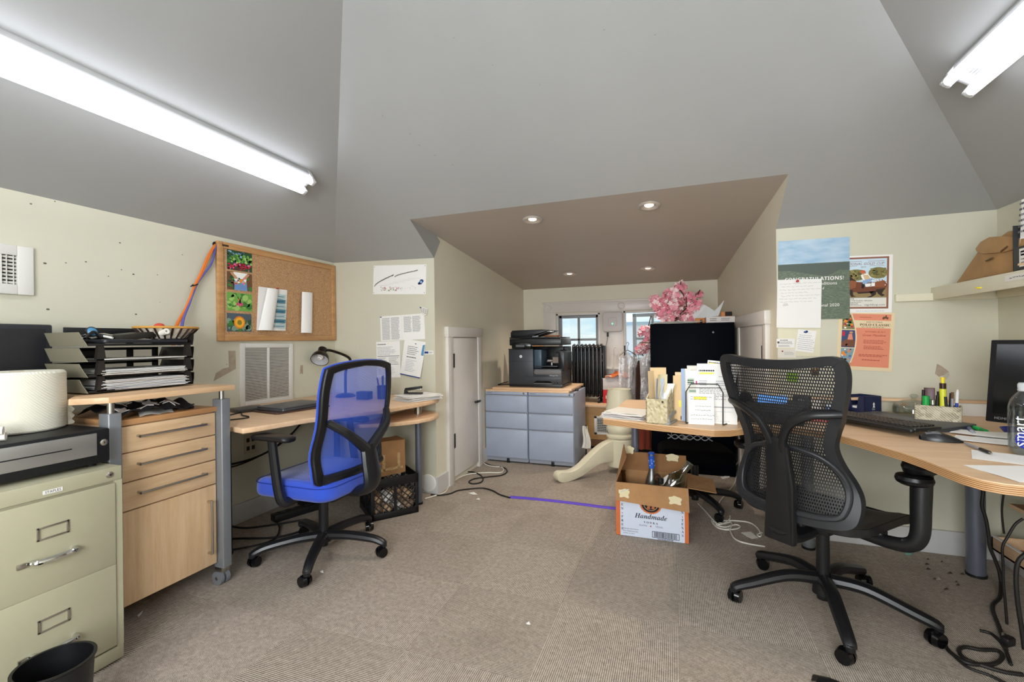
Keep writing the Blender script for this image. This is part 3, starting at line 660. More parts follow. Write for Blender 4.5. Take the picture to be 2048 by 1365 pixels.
b = B().m(STEEL).at(T(.0, .150, .716)@RY(pi/2)); b.lathe([(.0, .006), (.004, .006), (.010, .004), (.012, 0)], 18); b.m(INKD); b.lathe([(0, .0065), (.004, .0062)], 10); obj('lock', b, t)
b = B().m(WHITEP).at(frame((.0002, 0, .708), (0, 1, 0), (0, 0, 1))); b.box2((-.04, -.0065, 0), (.012, .0065, .0015)); b.m(INKD); b.text('STAPLES', -.014, -.0038, w=.042, z=.0018); obj('badge', b, t)
# cash drawer on it
t = thing('cash_drawer', 'black cash drawer with brushed metal front on the filing cabinet', 'cash drawer', (-2.06, .895, .743))
b = B().m(mat('black_textured_metal', '#17181a', .5, .2, bump=.3, bs=400)); b.box2((-.44, -.21, .012), (0, .21, .14), .006); b.m(RUBBER)
for x in (-.4, -.04):
    for y in (-.17, .17): b.cyl((x, y, 0), (x, y, .014), .014, n=12)
obj('case', b, t)
b = B().m(mat('brushed_front', '#b4b4b2', .35, .8)); b.box2((.0, -.20, .045), (.006, .165, .128), .001); b.m(BLACK); b.box2((.005, -.10, .083), (.0068, .09, .087)); obj('drawer_front', b, t)
b = B().m(STEEL).at(T(.0, .19, .088)@RY(pi/2)); b.lathe([(.0, .004), (.008, .004), (.012, .002), (.013, 0)], 18); b.m(INKD).box((0, 0, .0045), (.008, .002, .001)); obj('lock', b, t)
# paper towel roll
t = thing('paper_towel_roll', 'thick white paper towel roll standing on the cash drawer', 'paper towel roll', (-2.345, .962, .885))
def emb():
    n_ = NT('embossed_paper'); n_.p.inputs['Base Color'].default_value = lin('#dfdccb'); n_.p.inputs['Roughness'].default_value = .9
    v = n_.coord(); vo = n_.new('ShaderNodeTexWave', bands_direction='DIAGONAL'); vo.inputs['Scale'].default_value = 60; n_.link(v, vo.inputs['Vector']); n_.bump(vo.outputs['Fac'], .35, .003); return n_.mat
EMB = emb()
b = B().m(EMB); b.lathe([(.022, 0), (.128, 0), (.134, .006), (.135, .1), (.134, .214), (.128, .222), (.05, .224), (.022, .222)], 48); obj('roll', b, t)
b = B().m(KRAFT); b.open_lathe([(.0215, 0), (.0215, .223), (.019, .223), (.019, 0)], 24); obj('cardboard_core', b, t)
b = B().m(EMB); b.sheet(lambda u, v: ((.136+.016*u+.004*sin(v*17)*u)*cos(1.05+.12*u), (.136+.016*u+.004*sin(v*17)*u)*sin(1.05+.12*u), .004+v*.10*(1-.3*u)), 4, 14, .001); obj('loose_sheet', b, t)
b = B().m(mat('napkin_white', '#ece9dd', .9, bump=.2, bs=200))
b.tube([(-2.235, .70, .899), (-2.17, .79, .899), (-2.13, .845, .899)], .014, 14, rs=lambda u: .0135)
for k in range(3): b.tube([(-2.25+k*.02, .70, .904+k*.008), (-2.19+k*.02, .79, .905+k*.008), (-2.16+k*.02, .835, .904+k*.008)], .012+.001*k, 12)
top('rolled_napkins', b, 'rolled white paper napkins lying on the cash drawer', 'napkins')
# black monitor at the far left
t = thing('computer_monitor', 'dark grey computer monitor at the left edge behind the paper towels', 'monitor', (-2.62, .94, .742))
b = B().m(DARK); b.box2((-.02, -.26, .29), (.02, .245, .555), .008); obj('screen_case', b, t)
b = B().m(mat('off_screen', '#2a2a2c', .25)); b.box2((.018, -.235, .315), (.0215, .220, .535), .001); obj('screen', b, t)
b = B().m(DARK); b.box2((-.03, -.03, .01), (-.01, .03, .32), .004); b.prism(rrect(-.08, -.11, .07, .11, .03), 0, .012, .003); obj('stand', b, t)
# black bin at the bottom edge
b = B().m(mat('black_bin', '#101012', .4)); b.open_lathe([(0, .0), (.075, 0), (.088, .25), (.094, .255), (.094, .26), (.086, .26), (.073, .006), (0, .006)], 40)
top('waste_bin', b, 'black round waste bin on the floor in front of the filing cabinet', 'waste bin', loc=Vector((*(atZ(122, 1283, .26)+Vector((.102, -.062, 0))).xy, 0)))
# ================================================================ beech rolling cart with raised top
CX = -2.15; s_ = 2.15/2.04
t = thing('drawer_cart', 'beech rolling drawer cart with grey posts beside the filing cabinet', 'cart', (CX, 1.385, 0))
yl, yr = 1.182-1.385, 1.598-1.385
b = B().m(BEECH); b.box2((-.48, yl, .115), (-.018, yr, .875), .002); obj('body', b, t)
b = B().m(BEECHE); b.box2((-.49, yl-.004, .868), (.004, yr+.004, .892), .002); obj('worktop', b, t)
BE2 = wood('beech_front', '#c8a47d', '#d8b993', 1, .4)
for z0, z1 in ((.755, .862), (.632, .750), (.512, .627)):
    d = obj('drawer', B().m(BE2).box2((-.018, yl+.003, z0), (0, yr-.003, z1), .0015), t)
    b = B().m(STEEL); zc = (z0+z1)/2+.008
    b.tube([(0, yl+.07, zc), (.024, yl+.072, zc), (.028, yl+.085, zc), (.028, yr-.085, zc), (.024, yr-.072, zc), (0, yr-.07, zc)], .0055, 10, 4); obj('handle', b, d)
d = obj('door', B().m(wood('beech_door', '#c8a47d', '#d8b993', 2, .4)).box2((-.018, yl+.003, .118), (0, yr-.003, .507), .0015), t)
b = B().m(STEEL); b.tube([(0, yr-.045, .185), (.024, yr-.045, .187), (.028, yr-.045, .20), (.028, yr-.045, .42), (.024, yr-.045, .433), (0, yr-.045, .435)], .0055, 10, 4); obj('handle', b, d)
for y, x in ((yl-.030, .008), (yr+.026, .008), (yl-.03, -.47), (yr+.026, -.47)):
    b = B().m(GREYM); b.prism(rrect(x-.035, y-.024, x+.03, y+.024, .006), .09, .928, .002); p_ = obj('post', b, t)
    b = B().m(STEEL); b.cyl((x, y, .928), (x, y, .972), .012, n=16); obj('spacer', b, p_)
for y, x in ((yl-.025, .0), (yr+.025, .0), (yl-.02, -.45), (yr+.02, -.45)):
    b = B().m(STEEL); b.box2((x-.025, y-.022, .068), (x+.025, y+.022, .094), .003); b.box2((x-.022, y-.006, .04), (x+.012, y+.006, .07), .003)
    c_ = obj('caster', b, t); b = B().m(mat('caster_grey', '#6e7074', .35))
    for s in (-1, 1): b.cyl((x-.008, y+s*.007, .034), (x-.008, y+s*.024, .034), .034, n=24)
    b.m(STEEL).cyl((x-.008, y-.027, .034), (x-.008, y+.027, .034), .008); obj('wheel', b, c_)
b = B().m(BEECH); tp = [(-.46, -.235), (-.19, -.250), (-.045, -.342), (.045, yl-.055), (.065, yr+.055), (-.46, yr+.055)]
b.prism(tp, .972, .996, .002); obj('raised_top', b, t)
# things between cart top and raised top
def starz(x, y): u, v = (x+2.46)/.30, (y-1.20)/.30; return .901+.022*sin(u*7+v*3)**2+.056*u*(1-u)+.012*sin(v*11)**2+.005
b = B().m(mat('star_cloth_black', '#101116', .6)); 
b.sheet(lambda u, v: (-2.46+.30*u, 1.20+.30*v, .901+.022*sin(u*7+v*3)**2+.028*u*(1-u)*2+.012*sin(v*11)**2), 14, 14, .004)
b.m(mat('star_white', '#d8d3cf', .6))
for cx_, cyy, r in ((-2.21, 1.235, .038), (-2.205, 1.325, .042), (-2.21, 1.42, .04), (-2.30, 1.28, .034), (-2.30, 1.385, .034)):
    u, v = (cx_+2.46)/.30, (cyy-1.20)/.30; pass
    b.slab([[(cx_+(r if i % 2 == 0 else r*.42)*cos(pi*i/5), cyy+(r if i % 2 == 0 else r*.42)*sin(pi*i/5), starz(cx_+(r if i % 2 == 0 else r*.42)*cos(pi*i/5), cyy+(r if i % 2 == 0 else r*.42)*sin(pi*i/5))) for i in range(10)]], (0, 0, -.003))
top('star_print_bag', b, 'black bag with white stars stuffed under the raised cart top', 'bag')
b = B().m(WHITE2); b.sheet(lambda u, v: (-2.165-.10*v, 1.27+.14*u+.05*v, .894+.012*v+.006*sin(u*6)), 6, 5, .001); top('crumpled_sheet', b, 'creased white sheet in front of the star print bag', 'paper')
for k, (y, z) in enumerate(((1.50, .903), (1.54, .901))):
    b = B().m(BLACK); b.box((-2.30, y-.02*k, z-.003), (.20, .018, .014), .004); top('black_rod', b, ['black tool handle on the cart under the raised top, nearer the star bag', 'black tool handle on the cart under the raised top, nearer the grey post'][k], 'tool', 'black handles on the cart')
# perforated grey binder spine left of the post
t = B().m(GREYM); t.box2((-2.56, 1.07, .887), (-2.46, 1.2, .93), .003); t.m(BLACK)
for i in range(5): t.box2((-2.46, 1.075+i*.024, .905), (-2.458, 1.089+i*.024, .917))
# ---------------------------------------------------------------- letter trays
XT = -2.30
t = thing('letter_tray_stack', 'four-tier black letter tray stack on the raised cart top', 'letter trays', (XT, 1.375, .998))
TW = .215; TD = .26
TRAY = mat('tray_black', '#131314', .4); TRAYC = mat('tray_smoke', '#26221f', .35)
for k in range(4):
    z = .004+k*.066; b = B().m(TRAY); b.box2((-TD, -TW, z), (.0, TW, z+.004), .001); b.box2((-.004, -TW, z), (.002, TW, z+.010), .001)
    b.box2((-TD, -TW, z), (-TD+.004, -.02, z+.058), .001); b.box2((-TD, .07, z), (-TD+.004, .10, z+.058), .001); b.box2((-TD, TW-.03, z), (-TD+.004, TW, z+.058), .001); b.box2((-TD, -TW, z+.045), (-TD+.004, TW, z+.058), .001)
    tr = obj('tray', b, t)
    for s in (-1, 1):
        b = B().m(mat('tray_panel_reflect', '#827d6b', .4) if s < 0 else TRAYC); y = s*TW  # left panels: wall light on the smoky plastic put into the colour
        b.slab([[(-TD, y, z), (0, y, z), (-.01, y+s*.012, z+.030), (-.02, y+s*.02, z+.058), (-TD, y+s*.02, z+.058)]], (0, s*.003, 0)); b.m(TRAY).box2((-TD*.62, y-.002+s*.003, z+.010), (-TD*.12, y+.002+s*.006, z+.040)) if s < 0 else 0; obj('side_panel', b, tr)
    if k:
        for y in (-TW+.045, TW-.02):
            b = B().m(TRAYC); b.slab([[(.002, y-.018, z-.062), (.002, y+.018, z-.062), (.002, y+.010, z), (.002, y-.010, z)]], (-.018, 0, 0)); obj('riser', b, tr)
def paper_stack(name, label, x, y, z, w, d, n, group=None, mats=(None,), jit=.012, droop=0, th=.0035, rz=0):
    b = B()
    for i in range(n):
        b.m(random.choice([WHITE, WHITE2, WHITE, mat('paper_pinkish', '#d9cfc8', .8), mat('paper_bluish', '#d3d6dc', .8)]))
        a = rz+random.uniform(-.05, .05); jx, jy = random.uniform(-jit, jit), random.uniform(-jit, jit); ww = w*random.uniform(.9, 1); ph = random.random()*6
        b.at(T(x+jx, y+jy, z+i*th)@RZ(a)); b.sheet(lambda u, v: ((u-.5)*d, (v-.5)*ww, .0008+.0012*sin(v*5+ph)**2-droop*max(0, u-.7)**2), 3, 8, th*.55)
    return top(name, b, label, 'papers', group)
gp = 'paper piles in the letter trays'
for k, (n, lab) in enumerate(((13, 'messy pile of papers in the bottom letter tray'), (7, 'loose papers in the second letter tray from the bottom'), (2, 'a few sheets in the third letter tray from the bottom'))):
    paper_stack('paper_pile', lab, XT-.115, 1.385, .998+.010+k*.066, .36, .25, n, gp)
b = B().m(mat('notebook_dark', '#24252a', .35)); b.prism(rrect(-.12, -.19, .12, .17, .02), 0, .016, .004); top('black_notebook', b, 'flat dark notebook lying in the top letter tray', 'notebook', loc=(XT-.11, 1.40, .998+.214))
b = B().m(mat('black_box_card', '#2a2721', .5)); b.box((0, 0, .014), (.12, .16, .028), .003); top('dark_flat_box', b, 'dark flat box resting on the notebook in the top tray', 'box', loc=(XT-.10, 1.37, .998+.232), rot=(R(7), 0, R(8)))
b = B()
for i in range(9):
    b.m(random.choice([BLACK, DARK, WHITE2, STEEL])); y = 1.20+random.random()*.14; x = XT-.08-random.random()*.12; z = 1.235+random.random()*.012; a = random.random()*3
    b.tube([(x-.05*cos(a), y-.05*sin(a), z), (x, y, z+.008), (x+.05*cos(a), y+.05*sin(a), z)], .005, 8)
b.m(BLACK).tube([(XT-.06, 1.18, 1.232), (XT-.08, 1.22, 1.262), (XT-.10, 1.25, 1.24)], .006); top('cable_bundle', b, 'small tangle of black and silver cables at the left of the top tray', 'cables')
b = B().m(mat('lamp_blue_glass', '#4d83a8', .2)); b.at(T(XT-.10, 1.225, 1.262)@RY(R(70))); b.lathe([(0, .014), (.012, .012), (.02, .004), (.02, -.004), (.012, -.012), (0, -.014)], 24); b.m(BLACK); b.open_lathe([(.02, -.006), (.023, -.004), (.023, .004), (.02, .006)], 24); top('blue_disc', b, 'small blue glass disc on the cables in the top tray', 'disc')
b = B().m(BLACK); b.box2((-.004, -.30, .0), (.004, .15, .05), .002); top('black_binder', b, 'black binder standing along the back of the top letter tray', 'binder', loc=(XT-.255, 1.50, 1.235))
# wicker basket
WICK = woven('wicker', '#8d7a66', '#cbbfae', '#e6dfd2', 110)
t = thing('wicker_basket', 'brown and cream wicker basket on the right end of the top tray', 'basket', (XT-.10, 1.535, 1.232))
b = B().m(WICK)
n = 44; prof = [(.075, .0), (.085, .008), (.105, .03), (.122, .050), (.128, .054), (.124, .054), (.10, .028), (.08, .010), (0, .008)]
b.lathe([(0, .0)]+prof, n); b.v = [(x*.85, y*1.08, z) for x, y, z in b.v]; obj('bowl', b, t)
b = B().m(mat('dark_cane', '#2a1712', .7))
for i in range(22):
    a = 2*pi*i/22; b.tube([(.077*cos(a)*.85, .077*sin(a)*1.08, .003), (.108*cos(a)*.85, .108*sin(a)*1.08, .03), (.126*cos(a)*.85, .126*sin(a)*1.08, .052)], .0046, 6, 3)
obj('cane_ribs', b, t)
b = B().m(mat('rim_straw', '#c08d3f', .7)); b.tube([(.127*cos(2*pi*i/24)*.85, .127*sin(2*pi*i/24)*1.08, .055) for i in range(24)], .006, 8, 2, True); obj('rim', b, t)
b = B().m(mat('red_ball', '#c8432e', .5)); b.lathe([(0, 0)]+[(.024*sin(pi*i/10), .018-.018*cos(pi*i/10)) for i in range(1, 10)]+[(0, .036)], 20); top('red_trinket', b, 'small red ball in the wicker basket', 'trinket', loc=(XT-.15, 1.53, 1.276))
b = B().m(WHITE2).at(T(XT-.005, 1.46, 1.262)@RY(R(75))@RX(R(0))); b.open_lathe([(.005, -.02), (.014, -.02), (.014, .02), (.005, .02), (.005, -.02)], 18); top('tape_roll', b, 'small white tape roll beside the wicker basket', 'tape')
# ================================================================ LEFT DESK (z .775)
DZ = .775
t = thing('corner_desk', 'beech desk with rounded front along the left wall under the corkboard', 'desk', (-2.2, 2.4, 0))
P = [atZ(*p, DZ) for p in ((458, 853), (485, 858), (520, 853), (612, 838), (700, 827), (770, 819))]
out = [(XL+.005, 1.66), (P[0].x-.03, 1.63), (P[0].x+.02, P[0].y-.005), (P[1].x, P[1].y), (P[2].x, P[2].y), (P[3].x, P[3].y), (P[4].x, P[4].y), (P[5].x, P[5].y), (-1.70, 2.62), (-1.665, 2.80), (-1.665, 2.96), (-1.71, 3.06), (-1.80, 3.125), (XL+.005, 3.125)]
b = B().m(BEECHX); b.prism([(x+2.2, y-2.4) for x, y in out], DZ-.028, DZ, .006, 3); obj('desktop', b, t)
lo = [(-1.98, 2.40), (-1.86, 2.47), (-1.74, 2.56), (-1.66, 2.67), (-1.625, 2.80), (-1.635, 2.91), (-1.70, 3.01), (-1.80, 3.06), (-2.0, 3.07)]
b = B().m(BEECHX); b.prism([(x+2.2, y-2.4) for x, y in lo], .640, .668, .006, 3); obj('lower_shelf', b, t)
TUBEB = mat('grey_blue_tube', '#6f7480', .35, .5)
for i, (x, y) in enumerate(((-1.80, 2.90), (-2.42, 1.86), (-2.62, 2.98))):
    b = B().m(TUBEB if i == 0 else BLACK); b.cyl((x+2.2, y-2.4, .012), (x+2.2, y-2.4, .747), .024, n=20); b.m(BLACK).cyl((x+2.2, y-2.4, 0), (x+2.2, y-2.4, .014), .028, n=20)
    if i == 0: b.m(STEEL).cyl((x+2.2, y-2.4, .668), (x+2.2, y-2.4, .742), .027, n=20)
    obj('leg', b, t)
b = B().m(BLACK); b.box2((-2.70+2.2, 2.28-2.4, .69), (-2.1+2.2, 2.32-2.4, .747)); b.box2((-2.5+2.2, 1.84-2.4, .70), (-2.46+2.2, 2.9-2.4, .747)); obj('underframe', b, t)
# laptop on a leather pad
ca = atZ(560, 820, DZ+.02); 
lp = thing('laptop', 'closed grey laptop lying on the left desk', 'laptop', (-2.35, 2.27, DZ+.010), R(86))
b = B().m(mat('laptop_grey', '#55565a', .4, .4)); b.prism(rrect(-.17, -.12, .17, .12, .012), 0, .016, .004); obj('base', b, lp)
b = B().m(mat('laptop_lid', '#5e5f63', .38, .4)); b.prism(rrect(-.17, -.12, .17, .12, .012), .0165, .024, .003); obj('lid', b, lp)
b = B().m(mat('leather_pad', '#4a332a', .6)); b.prism(rrect(-.19, -.13, .19, .13, .015), 0, .009, .003); top('leather_pad', b, 'brown leather pad under the closed laptop on the left desk', 'desk pad', loc=(-2.335, 2.255, DZ), rot=(0, 0, R(80)))
b = B().m(mat('tablet_dark', '#3f3c3a', .4)); b.prism(rrect(-.09, -.07, .09, .07, .012), 0, .022, .004); top('black_charger', b, 'dark flat device left of the closed laptop', 'device', loc=(-2.56, 2.12, DZ), rot=(0, 0, R(70)))
b = B().m(RUBBER); b.tube([(-2.53, 2.05, DZ+.006), (-2.42, 1.96, DZ+.005), (-2.33, 1.93, DZ+.005), (-2.30, 1.88, DZ+.005), (-2.36, 1.78, DZ+.005), (-2.45, 1.73, DZ+.005)], .0035); b.tube([(-2.52, 2.04, DZ+.006), (-2.48, 1.88, DZ+.005), (-2.52, 1.76, DZ+.005)], .0035)
top('charger_cable', b, 'thin black cord looping over the left desk beside the laptop', 'cord')
# desk lamp
LB = mat('lamp_bronze', '#1d1714', .3, .3)
hd = atY(640, 718, 2.86)
t = thing('desk_lamp', 'black gooseneck desk lamp in the corner of the left desk', 'lamp', (-2.46, 2.90, DZ))
b = B().m(LB); b.lathe([(.075, 0), (.078, .008), (.06, .022), (.02, .030), (.0, .031)], 32); obj('base', b, t)
hl = hd-Vector((-2.46, 2.90, DZ)); ax = Vector((.30, -.62, -.72)).normalized()     # the way the shade opens
bk = hl-ax*.085
b = B().m(LB); b.tube([(0, 0, .02), (.0, .005, .20), (.02, .03, .30), (bk.x+.04, bk.y+.06, bk.z+.0), tuple(bk)], .011, 10); obj('neck', b, t)
zx = (-ax); xx = zx.orthogonal().normalized(); yx = zx.cross(xx); ML_ = Matrix.Identity(4)
for i in range(3): ML_[i][0], ML_[i][1], ML_[i][2], ML_[i][3] = xx[i], yx[i], zx[i], hl[i]
b = B().m(LB).at(ML_); b.open_lathe([(.066, -.012), (.070, -.014), (.068, .006), (.060, .030), (.044, .052), (.034, .062), (.034, .105), (.026, .112), (.0, .113)], 32); sh = obj('shade', b, t)
b = B().m(mat('shade_inside', '#b9b9bb', .3)).at(ML_); b.open_lathe([(.066, -.012), (.064, .004), (.056, .028), (.040, .050), (.0, .056)], 32); obj('reflector', b, sh)
b = B().m(mat('bulb_white', '#efece6', .3)).at(ML_)
b.tube([(.016*cos(i*.9), .016*sin(i*.9), .035-.003*i) for i in range(14)], .006, 8, 3); obj('bulb', b, sh)
# pen holder seen through the chair back
t = thing('pen_holder', 'dark wire pen holder on the left desk behind the blue chair', 'pen holder', (-2.08, 2.86, DZ))
b = B().m(BLACK); b.open_lathe([(.0, .002), (.04, .002), (.042, .10), (.039, .10), (.037, .004), (0, .004)], 24); obj('cup', b, t)
for i in range(6):
    a = i*1.05; bb = B().m([BLACK, BLUE, DARK, RED, BLACK, DARK][i]); bb.cyl((.018*cos(a), .018*sin(a), .006), (.045*cos(a), .045*sin(a), .15+.012*(i % 3)), .004, n=8)
    o_ = obj('pen', bb, None, loc=(-2.08, 2.86, DZ)); tag(o_, 'pen in the dark holder behind the blue chair', 'pen', 'pens in the dark holder')
b = B().m(DARK); b.box((0, 0, .03), (.10, .07, .06), .006); top('tape_dispenser', b, 'low dark desk tray beside the dark pen holder', 'desk tray', loc=(-2.20, 2.80, DZ))
# document pile with stapler at the right end of the left desk
pp = atZ(826, 794, DZ+.03)
b = B()
for i in range(9):
    b.m(random.choice([WHITE, WHITE2, WHITE, MANILA if i == 4 else WHITE])); a = R(-22)+random.uniform(-.14, .14)
    b.at(T(-1.80+random.uniform(-.015, .02), 2.90+random.uniform(-.02, .02), DZ+i*.0042)@RZ(a)); ph = random.random()*5
    b.sheet(lambda u, v: ((u-.5)*.215, (v-.5)*.28, .0006+.0014*sin(v*6+ph)**2), 4, 8, .0022)
top('document_pile', b, 'pile of loose documents on the right end of the left desk', 'papers')
def stapler(name, label, loc, rz, m1, m2):
    t = thing(name, label, 'stapler', loc, rz)
    b = B().m(m1); b.prism(rrect(-.075, -.018, .07, .018, .012), 0, .010, .003); obj('base', b, t)
    b = B().m(m1); b.at(T(-.055, 0, .022)@RY(R(-7))); b.box((.055, 0, .012), (.135, .028, .020), .008); obj('arm', b, t)
    b = B().m(m2); b.at(T(-.055, 0, .022)@RY(R(-7))); b.box((.058, 0, .0), (.12, .014, .008), .001); obj('magazine', b, t)
    b = B().m(m1); b.box((-.06, 0, .018), (.022, .030, .026), .004); obj('hinge', b, t)
stapler('stapler', 'black stapler lying on the document pile', (-1.835, 2.90, DZ+.0405), R(12), BLACK, STEEL)
# ---------------------------------------------------------------- papers on the wall beside the corkboard
MF = frame((0, 0, 0), (1, 0, 0), (0, 0, 1))        # local x = +X, y up, z to the room
def wall_paper(name, label, cat, pts, draw, group=None, off=.0015, base=WHITE, curl=0, Yp=YW, rollx=0):
    """pts: bottom-left, bottom-right, top-right, top-left pixels"""
    P = [atY(x, y, Yp-off) for x, y in pts]; o = P[0]
    ux = (P[1]-P[0]+P[2]-P[3])/2; uy = (P[3]-P[0]+P[2]-P[1])/2; w, h = ux.length, uy.length
    ux.normalize(); uy = (uy-ux*uy.dot(ux)).normalized(); b = B().m(base); Mx = frame((0, 0, 0), ux, uy); b.at(Mx)
    if curl: b.sheet(lambda u, v: (u*w, v*h, .001+curl*(1-v)**2*(.3+u*.7)), 6, 8, .0008)
    else: b.box2((0, 0, 0), (w, h, .0009))
    b.at(Mx@T(0, 0, .0009))
    if draw and curl:
        k0 = len(b.v); draw(b, w, h); inv = Mx.inverted()
        for i in range(k0, len(b.v)):
            p = inv@Vector(b.v[i]); u, v = p.x/w, p.y/h; p.z += curl*(1-v)**2*(.3+u*.7)+.0006; b.v[i] = tuple(Mx@p)
    elif draw: draw(b, w, h)
    return top(name, b, label, cat, group, loc=o)
def d_map(b, w, h):
    gs, gd = mat('sketch_green', '#9db07d', .8), mat('sketch_grey', '#8b8f86', .8)
    b.m(gd)
    for c, n_ in (((.03, .28, .40, .66), 40), ((.42, .60, .85, .80), 34)):
        for i in range(n_):
            u = i/n_; x = w*(c[0]+(c[2]-c[0])*u); y = h*(c[1]+(c[3]-c[1])*u**.7); s = .006; b.fpoly([(x-s, y-s*.6), (x+s*random.random(), y-s*.4), (x+s*.6, y+s*random.random()*1.6), (x-s*.5, y+s)], 1)
    b.m(INKL)
    for i in range(7): b.frect(w*(.12+.09*i), h*(.3+.04*i), w*(.30+.1*i), h*(.3+.04*i)+.0008, 1)
    b.blobs(w*.14, h*.1, w*.58, h*.26, 46, .003, .008, [gs, gd, gs, pk], 1.2); b.blobs(w*.60, h*.16, w*.82, h*.30, 12, .003, .006, [mat('sk', '#d8d8d6', .8)], 1)
    b.m(INKB)
    for x, y, r in ((.90, .38, .016), (.92, .44, .018), (.875, .36, .012)): b.fpoly(ngon(w*x, h*y, r, 14, r*.8), 1.5)
    b.m(skyb).fpoly(ngon(w*.91, h*.41, .010, 12), 2)
    b.m(INKL)
    for x in (.02, .975):
        for y in (.05, .95): b.fpoly(ngon(w*x, h*y, .004, 8), 2)
wall_paper('site_sketch', 'wide pencil landscape sketch with a blue emblem pinned high beside the corkboard', 'drawing', ((746, 589), (851, 588), (851, 529), (745, 531)), d_map)
def d_list(b, w, h):
    b.m(WHITE2).frect(w*.49, 0, w*.495, h, .8); b.m(INK); b.lines(w*.04, h*.04, w*.46, h*.93, 26, 1, .38, .15, True, 2); b.lines(w*.54, h*.3, w*.93, h*.93, 18, 1, .38, .2, True, 2)
    b.m(INKB).frect(w*.0, h*.95, w*.04, h*.99, 1.4)
wall_paper('contact_list', 'two-page printed contact list pinned on the wall above the smaller sheets', 'paper', ((762, 683), (851, 679), (850, 627), (762, 634)), d_list)
def d_form(b, w, h):
    b.m(INKD); b.lines(w*.05, h*.90, w*.45, h*.94, 1, 1, .5); b.m(INKL); b.lines(w*.05, h*.62, w*.9, h*.86, 6, 1, .3, .4); b.m(INK).frect(w*.04, h*.585, w*.96, h*.60, 1); b.lines(w*.05, h*.34, w*.44, h*.56, 6, 1, .3, .3); b.lines(w*.52, h*.34, w*.93, h*.56, 6, 1, .3, .3); b.m(INKL); b.lines(w*.05, h*.08, w*.9, h*.3, 5, 1, .25, .4)
    b.m(YELLOW).fpoly(ngon(w*.52, h*.945, .004, 10), 2)
wall_paper('printed_form', 'white printed form pinned low on the wall, left of the tilted flyer', 'paper', ((755, 756), (801, 755), (803, 682), (754, 684)), d_form, off=.003, curl=.006)
def d_fly(b, w, h):
    b.m(INKB).frect(0, 0, w, h*.03, 1); b.m(mat('flyblue', '#5d8fb5', .7)).fpoly([(w*.86, h*.62), (w*.98, h*.62), (w*.98, h*.93), (w*.88, h*.9)], 1); b.m(INK); b.lines(w*.2, h*.58, w*.75, h*.84, 5, 1, .3, .4); b.m(INKD).fpoly(ngon(w*.55, h*.91, .006, 10, .004), 1); b.lines(w*.2, h*.50, w*.8, h*.545, 1, 1, .5); b.m(INKL); b.lines(w*.2, h*.12, w*.75, h*.46, 8, 1, .25, .4)
wall_paper('tilted_flyer', 'white flyer with blue bottom edge pinned crooked beside the printed form', 'flyer', ((801, 749), (840, 756), (853, 685), (808, 677)), d_fly, off=.006, curl=.022)
def d_strip(b, w, h): b.m(INKB).frect(w*.0, h*.2, w*.45, h*.8, 1); b.m(INK); b.lines(w*.5, h*.2, w*.98, h*.8, 2, 1, .4)
wall_paper('name_strip', 'small blue and white name strip on the wall at the dormer corner', 'label', ((849, 709), (867, 709), (867, 702), (849, 702)), d_strip)
for i, (q, a) in enumerate((((842, 617), .2), ((847, 618), .0), ((852, 620), -.25))):
    p = atY(q[0], q[1], YW-.006-.003*i); b = B().m(WHITE2).at(MF@RZ(a)); b.box2((-.012, -.045, 0), (.014, .012, .0008)); b.m(INK).at(MF@RZ(a)@T(0, 0, .0006)); b.lines(-.008, -.035, .01, .004, 4, 1, .4)
    if i == 0: b.m(INKB).at(MF); b.lathe([(.004, .0), (.003, .008), (.005, .012), (0, .013)], 12, (0, .006, 0))
    top('pinned_tag', b, ['small paper tag pinned above the contact list, leftmost of the fan of three', 'small paper tag pinned above the contact list, middle of the fan of three', 'small paper tag pinned above the contact list, rightmost of the fan of three'][i], 'tag', 'fanned paper tags', loc=p)
# ================================================================ BLUE TASK CHAIR
BM = holes('blue_net', '#3a62d8', .0042, .0034, .0006, ('Y', 'Z'), .6, .22); BF = NT('blue_fabric'); v = BF.coord(); w_ = BF.new('ShaderNodeTexWave', bands_direction='DIAGONAL'); w_.inputs['Scale'].default_value = 150; BF.link(v, w_.inputs['Vector'])
BF.link(BF.ramp(w_.outputs['Fac'], [(.2, '#1c3fb4'), (.8, '#2b55d2')]), BF.p.inputs['Base Color']); BF.p.inputs['Roughness'].default_value = .8; BF.bump(w_.outputs['Fac'], .4, .002); BF.p.inputs['Sheen Weight'].default_value = .3; BF = BF.mat
CH = mat('chair_black', '#121214', .42); CHS = mat('chair_black_satin', '#1b1b1e', .33)
def star_base(t, angs, r, zc, m_, caster_r=.03, drop=.0):
    b = B().m(m_); b.cyl((0, 0, .075), (0, 0, .135), .042, .036, n=24); b.cyl((0, 0, .135), (0, 0, zc), .026, n=20); b.cyl((0, 0, .05), (0, 0, .08), .025, n=16); obj('gas_lift', b, t)
    for a in angs:
        ca, sa = cos(a), sin(a); b = B().m(m_)
        pts = [(.03*ca, .03*sa, .11+drop), (.4*r*ca, .4*r*sa, .112+drop), (.8*r*ca, .8*r*sa, .098), (.97*r*ca, .97*r*sa, .078), (r*ca, r*sa, .066)]
        b.tube(pts, .022, 10, 5, rs=lambda u: .027-.009*u, sq=1.15); b.cyl((r*ca, r*sa, .056), (r*ca, r*sa, .082), .016, n=14); lg = obj('leg', b, t)
        a2 = a+.9; cx, cyy = r*ca-.016*cos(a2), r*sa-.016*sin(a2); px, py = -sin(a2), cos(a2)
        b = B().m(BLACKG)
        for s in (-1, 1): b.cyl((cx+px*s*.005, cyy+py*s*.005, caster_r), (cx+px*s*.024, cyy+py*s*.024, caster_r), caster_r, caster_r*.86, n=22)
        b.m(CH); b.box((cx, cyy, caster_r+.012), (.03, .03, .028), .008); obj('caster', b, lg)
